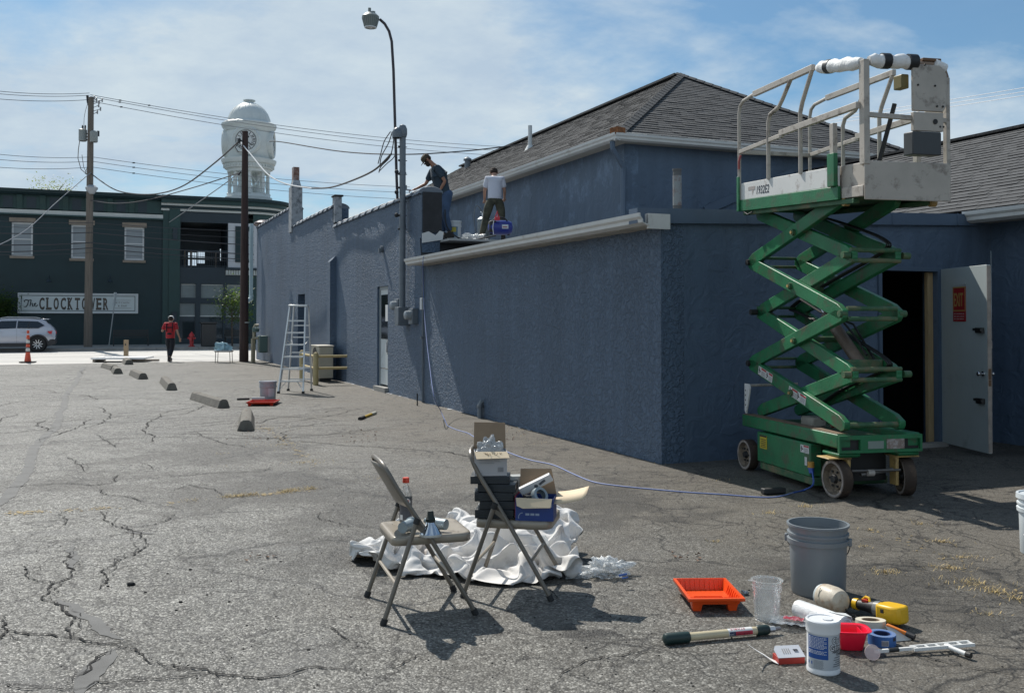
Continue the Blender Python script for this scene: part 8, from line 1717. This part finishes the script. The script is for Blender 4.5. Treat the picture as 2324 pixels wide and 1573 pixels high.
    if cap:
        w = MB(H); w.lathe([(.099, .02), (.101, .05), (.088, .095), (.05, .122), (.001, .128)], n=22); cpo = w.build('cap', cap, P); w = MB(H); vs = []
        for k in range(9): a = R(20 + k * 17.5); vs += [(math.cos(a) * .092, math.sin(a) * .092 - .0, .034), (math.cos(a) * .092, math.sin(a) * .165 + .01, .018)]
        w.add(vs, [(2 * i, 2 * i + 1, 2 * i + 3, 2 * i + 2) for i in range(8)]); b_ = w.build('cap_peak', cap, cpo); b_.modifiers.new('t', 'SOLIDIFY').thickness = .006
    return P, H
m_skin = mat('sunned_skin', (.34, .17, .11), .55); m_skin2 = mat('pale_skin', (.42, .24, .17), .55)
m_tee = mat('navy_heather_tee', (.035, .055, .075), .85, var=.12, vscale=9, bump=.3, bscale=18); m_jean = mat('blue_jeans', (.055, .095, .17), .85, var=.25, vscale=6, bump=.3, bscale=22)
m_wtee = mat('white_tee', (.62, .63, .70), .85, var=.04, vscale=5, bump=.45, bscale=11); m_camo = mat('camouflage_cloth', (.085, .085, .060), .9, var=.35, vscale=9, dirt=((.025, .028, .022), .42, 6), bump=.3, bscale=14)
m_redt = mat('red_tee', (.42, .022, .030), .8, var=.12, vscale=8); m_blkp = mat('black_trousers', (.012, .014, .020), .85, var=.2, vscale=8); m_shoe = mat('dark_shoe', (.03, .025, .022), .7); m_hairb = mat('dark_brown_hair', (.030, .018, .012), .8, bump=.4, bscale=60)
m_cap = mat('brown_camo_cap', (.07, .055, .035), .85, var=.35, vscale=18); m_capw = mat('white_cap', (.68, .70, .70), .7)
# 1: bearded man behind the parapet, facing left (world -x): rotate so that +y (forward) points to -x
p1 = PT(1007, 539, 20.4); zr = 3.26
base1 = Vector((p1.x, 20.4, zr))
J1 = dict(pelvis=(0, .0, .97), chest=(0, .10, 1.30), neck=(0, .22, 1.53), head=(0, .36, 1.64), shL=(-.18, .17, 1.45), shR=(.18, .22, 1.44), elL=(-.25, .00, 1.16), wrL=(-.20, .10, .98), haL=(-.17, .16, .93),
          elR=(.24, .36, 1.16), wrR=(.16, .58, 1.04), haR=(.14, .68, 1.00), hipL=(-.10, -.06, .90), hipR=(.10, -.06, .90), knL=(-.11, -.02, .49), knR=(.12, .04, .49), anL=(-.12, -.12, .09), anR=(.12, .0, .09), toL=(-.13, .0, .04), toR=(.13, .12, .04), face=(0, .85, -.42))
pA, HA = person('bearded man in dark T-shirt, jeans and brown cap leaning over the parapet', base1, R(100), J1, dict(skin=m_skin, shirt=m_tee, trousers=m_jean, shoe=m_shoe), cap=m_cap, beard=m_hairb, hair=m_hairb, bk=1.2)
# 2: man in white shirt, back to the camera
base2 = Vector((PT(1123, 530, 21.6).x, 21.6, 3.30))
J2 = dict(pelvis=(0, -.03, .96), chest=(0, .05, 1.27), neck=(0, .15, 1.46), head=(-.01, .23, 1.55), shL=(-.165, .07, 1.39), shR=(.165, .07, 1.39), elL=(-.225, .09, 1.11), wrL=(-.22, .26, .93), haL=(-.22, .35, .90),
          elR=(.225, .08, 1.12), wrR=(.23, .25, .98), haR=(.22, .34, .94), hipL=(-.10, -.03, .92), hipR=(.10, -.03, .92), knL=(-.20, -.02, .50), knR=(.16, .06, .50), anL=(-.30, -.12, .09), anR=(.19, .02, .09), toL=(-.34, -.01, .04), toR=(.20, .14, .04), face=(0, .7, -.7))
pB, HB_ = person('man in white T-shirt and camouflage trousers standing on the flat roof, back turned', base2, R(4), J2, dict(skin=m_skin2, shirt=m_wtee, trousers=m_camo, shoe=m_shoe), hair=m_hairb)
# 3: man walking away across the lot
base3 = GP(386, 820.5)
J3 = dict(pelvis=(0, 0, .90), chest=(0, .03, 1.20), neck=(0, .05, 1.42), head=(0, .08, 1.54), shL=(-.19, .04, 1.36), shR=(.19, .02, 1.36), elL=(-.29, -.02, 1.09), wrL=(-.25, .14, 1.22), haL=(-.24, .16, 1.30),
          elR=(.27, -.06, 1.08), wrR=(.33, .02, .86), haR=(.34, .04, .77), hipL=(-.09, 0, .86), hipR=(.09, 0, .86), knL=(-.07, .10, .47), knR=(.07, -.02, .47), anL=(-.03, .02, .09), anR=(.05, -.25, .16), toL=(-.03, .15, .04), toR=(.05, -.15, .06), face=(0, 1, .0))
pC, HC3 = person('man in red T-shirt, black trousers and white cap walking away across the lot', base3, R(3), J3, dict(skin=m_skin2, shirt=m_redt, trousers=m_blkp, shoe=m_shoe), cap=m_capw, hair=m_hairb)
# dark print and bib on the walker's back
w = MB(); w.box((0, -.115, 1.24), (.26, .02, .035)); w.build('shirt_print', m_blkp, pC)
skin('overall_bib', [Vector((0, -.035, .92)), Vector((0, -.035, 1.10))], [(0, 1)], [(.16, .115), (.125, .10)], m_blkp, pC)
for sx in (-1, 1): w = MB(); w.tube([(sx * .10, -.115, 1.08), (sx * .11, -.118, 1.25), (sx * .10, -.07, 1.40)], .016, 6); w.build('strap', m_blkp, pC)
# spray gun, hoses, sprayers, compressor, bucket on the roof
def W(root, p): return root.matrix_world @ Vector(p)
bpy.context.view_layer.update()
hA = pA.matrix_world @ Vector((.14, .72, .97)); hB = pA.matrix_world @ Vector((-.16, .10, .90))
sg1 = thing('spray_gun', 'small spray gun held over the parapet by the bearded man', 'spray gun', hA, R(100))
w = MB(); w.cyl((0, -.04, .04), (0, .12, .05), .018, n=10); w.cyl((0, .0, .05), (0, -.02, -.08), .014, n=8); w.build('gun_body', m_chrome, sg1); w = MB(); w.cyl((0, .08, .05), (0, .08, .14), .035, n=12); w.build('gun_cup', m_gal, sg1)
hose = thing('air_hose', 'dark air hose hanging from the bearded man down to the roof', 'hose', (0, 0, 0))
w = MB(); w.tube(smooth([hB, PT(1008, 428, 20.6), PT(1013, 450, 20.4), PT(1010, 480, 20.2), PT(1013, 510, 20.1), PT(1026, 530, 20.0), PT(1048, 543, 19.6), PT(1075, 545, 19.4), PT(1100, 540, 19.6), PT(1125, 535, 19.8)], 6), .014, 6); w.build('hose_line', m_blk, hose)
b4 = bucket(Vector((PT(1030, 540, 20.6).x, 20.6, 3.22)), .40, .165, .145, mat('white_bucket_plastic', (.62, .66, .68), .4), 'white paint bucket with yellow label on the roof between the two men', lid=True)
w = MB(); w.lathe([(.151, .06), (.157, .28)], n=10, a0=R(-125), a1=R(-55)); lb4 = w.build('label', mat('bucket_label_blue', (.12, .22, .32), .5), b4); w = MB(); w.lathe([(.1565, .17), (.159, .27)], n=8, a0=R(-110), a1=R(-68)); w.build('label_yellow', mat('bucket_label_yellow', (.50, .42, .05), .5), lb4)
wd = pB.matrix_world @ Vector((-.33, .45, .0))
spr = thing('pressure_pot', 'grey pressure pot sprayer standing left of the man in white', 'sprayer', Vector((PT(1098, 500, 21.9).x, 21.9, 3.33)))
w = MB(); w.lathe([(.13, 0), (.14, .03), (.14, .42), (.155, .43), (.155, .47), (.10, .52), (.001, .53)], n=20); w.build('tank', m_gal, spr); w = MB(); w.cyl((0, 0, .52), (0, 0, .62), .05, n=12); w.box((0, 0, .64), (.16, .04, .03)); w.build('valve', m_chrome, spr); w = MB(); w.tube(smooth([Vector((-.02, -.02, .62)), Vector((-.16, -.05, .78)), Vector((-.22, -.05, .55)), Vector((-.18, -.05, .2)), Vector((-.10, -.1, .02))], 6), .014, 6); w.build('hose', m_steelp, spr); w = MB(); w.cyl((.0, 0, .62), (.06, .0, .84), .022, n=8); w.build('handle', m_blk, spr)
cp = thing('air_compressor', 'small blue air compressor with red grip sitting at the roof edge', 'air compressor', Vector((PT(1134, 530, 16.6).x, 16.6, PT(1134, 534, 16.6).z)), R(10))
m_cblue = mat('compressor_blue', (.02, .035, .22), .3)
w = MB(); w.tube([(-.20, 0, .13), (-.17, 0, .13), (-.10, 0, .13), (.13, 0, .13), (.20, 0, .13), (.225, 0, .13)], [.04, .10, .125, .125, .10, .03], 20); w.build('tank', m_cblue, cp); w = MB(); w.bb((-.19, -.10, .04), (-.06, .10, .24)); w.build('motor', m_blk, cp, bevel=.03)
w = MB(); w.tube(smooth([Vector((-.16, -.06, .2)), Vector((-.06, -.06, .30)), Vector((.08, -.06, .28)), Vector((.14, -.06, .2))], 5), .012, 8); w.build('carry_handle', m_blk, cp)
w = MB(); w.bb((-.10, -.14, .24), (-.02, -.08, .30)); w.tube([(-.09, -.11, .30), (-.06, -.11, .40), (-.04, -.11, .30)], .012, 6); w.build('red_grip', mat('red_grip', (.50, .02, .04), .4), cp); w = MB(); w.bb((.02, -.127, .10), (.13, -.122, .17)); lg_ = w.build('tank_label', mat('pale_label', (.5, .53, .56), .5), cp); w = MB(); w.bb((.03, -.130, .12), (.11, -.1275, .135)); w.build('label_stripe', mat('dark_red_card', (.30, .03, .05), .5), lg_)
w = MB(); w.tube(smooth([Vector((-.12, -.12, .24)), Vector((-.14, -.14, .12)), Vector((-.13, -.15, .0))], 5), .006, 6); w.build('cord', m_wht, cp)
for x in (-.15, .15): w = MB(); w.cyl((x, 0, 0), (x, 0, .03), .025, n=8); w.build('foot', m_blk, cp)
film(Vector((PT(1075, 520, 21.2).x, 21.2, 3.25)), .28, .2, .10, 31, 'sheet of clear plastic lying on the roof by the pressure pot')
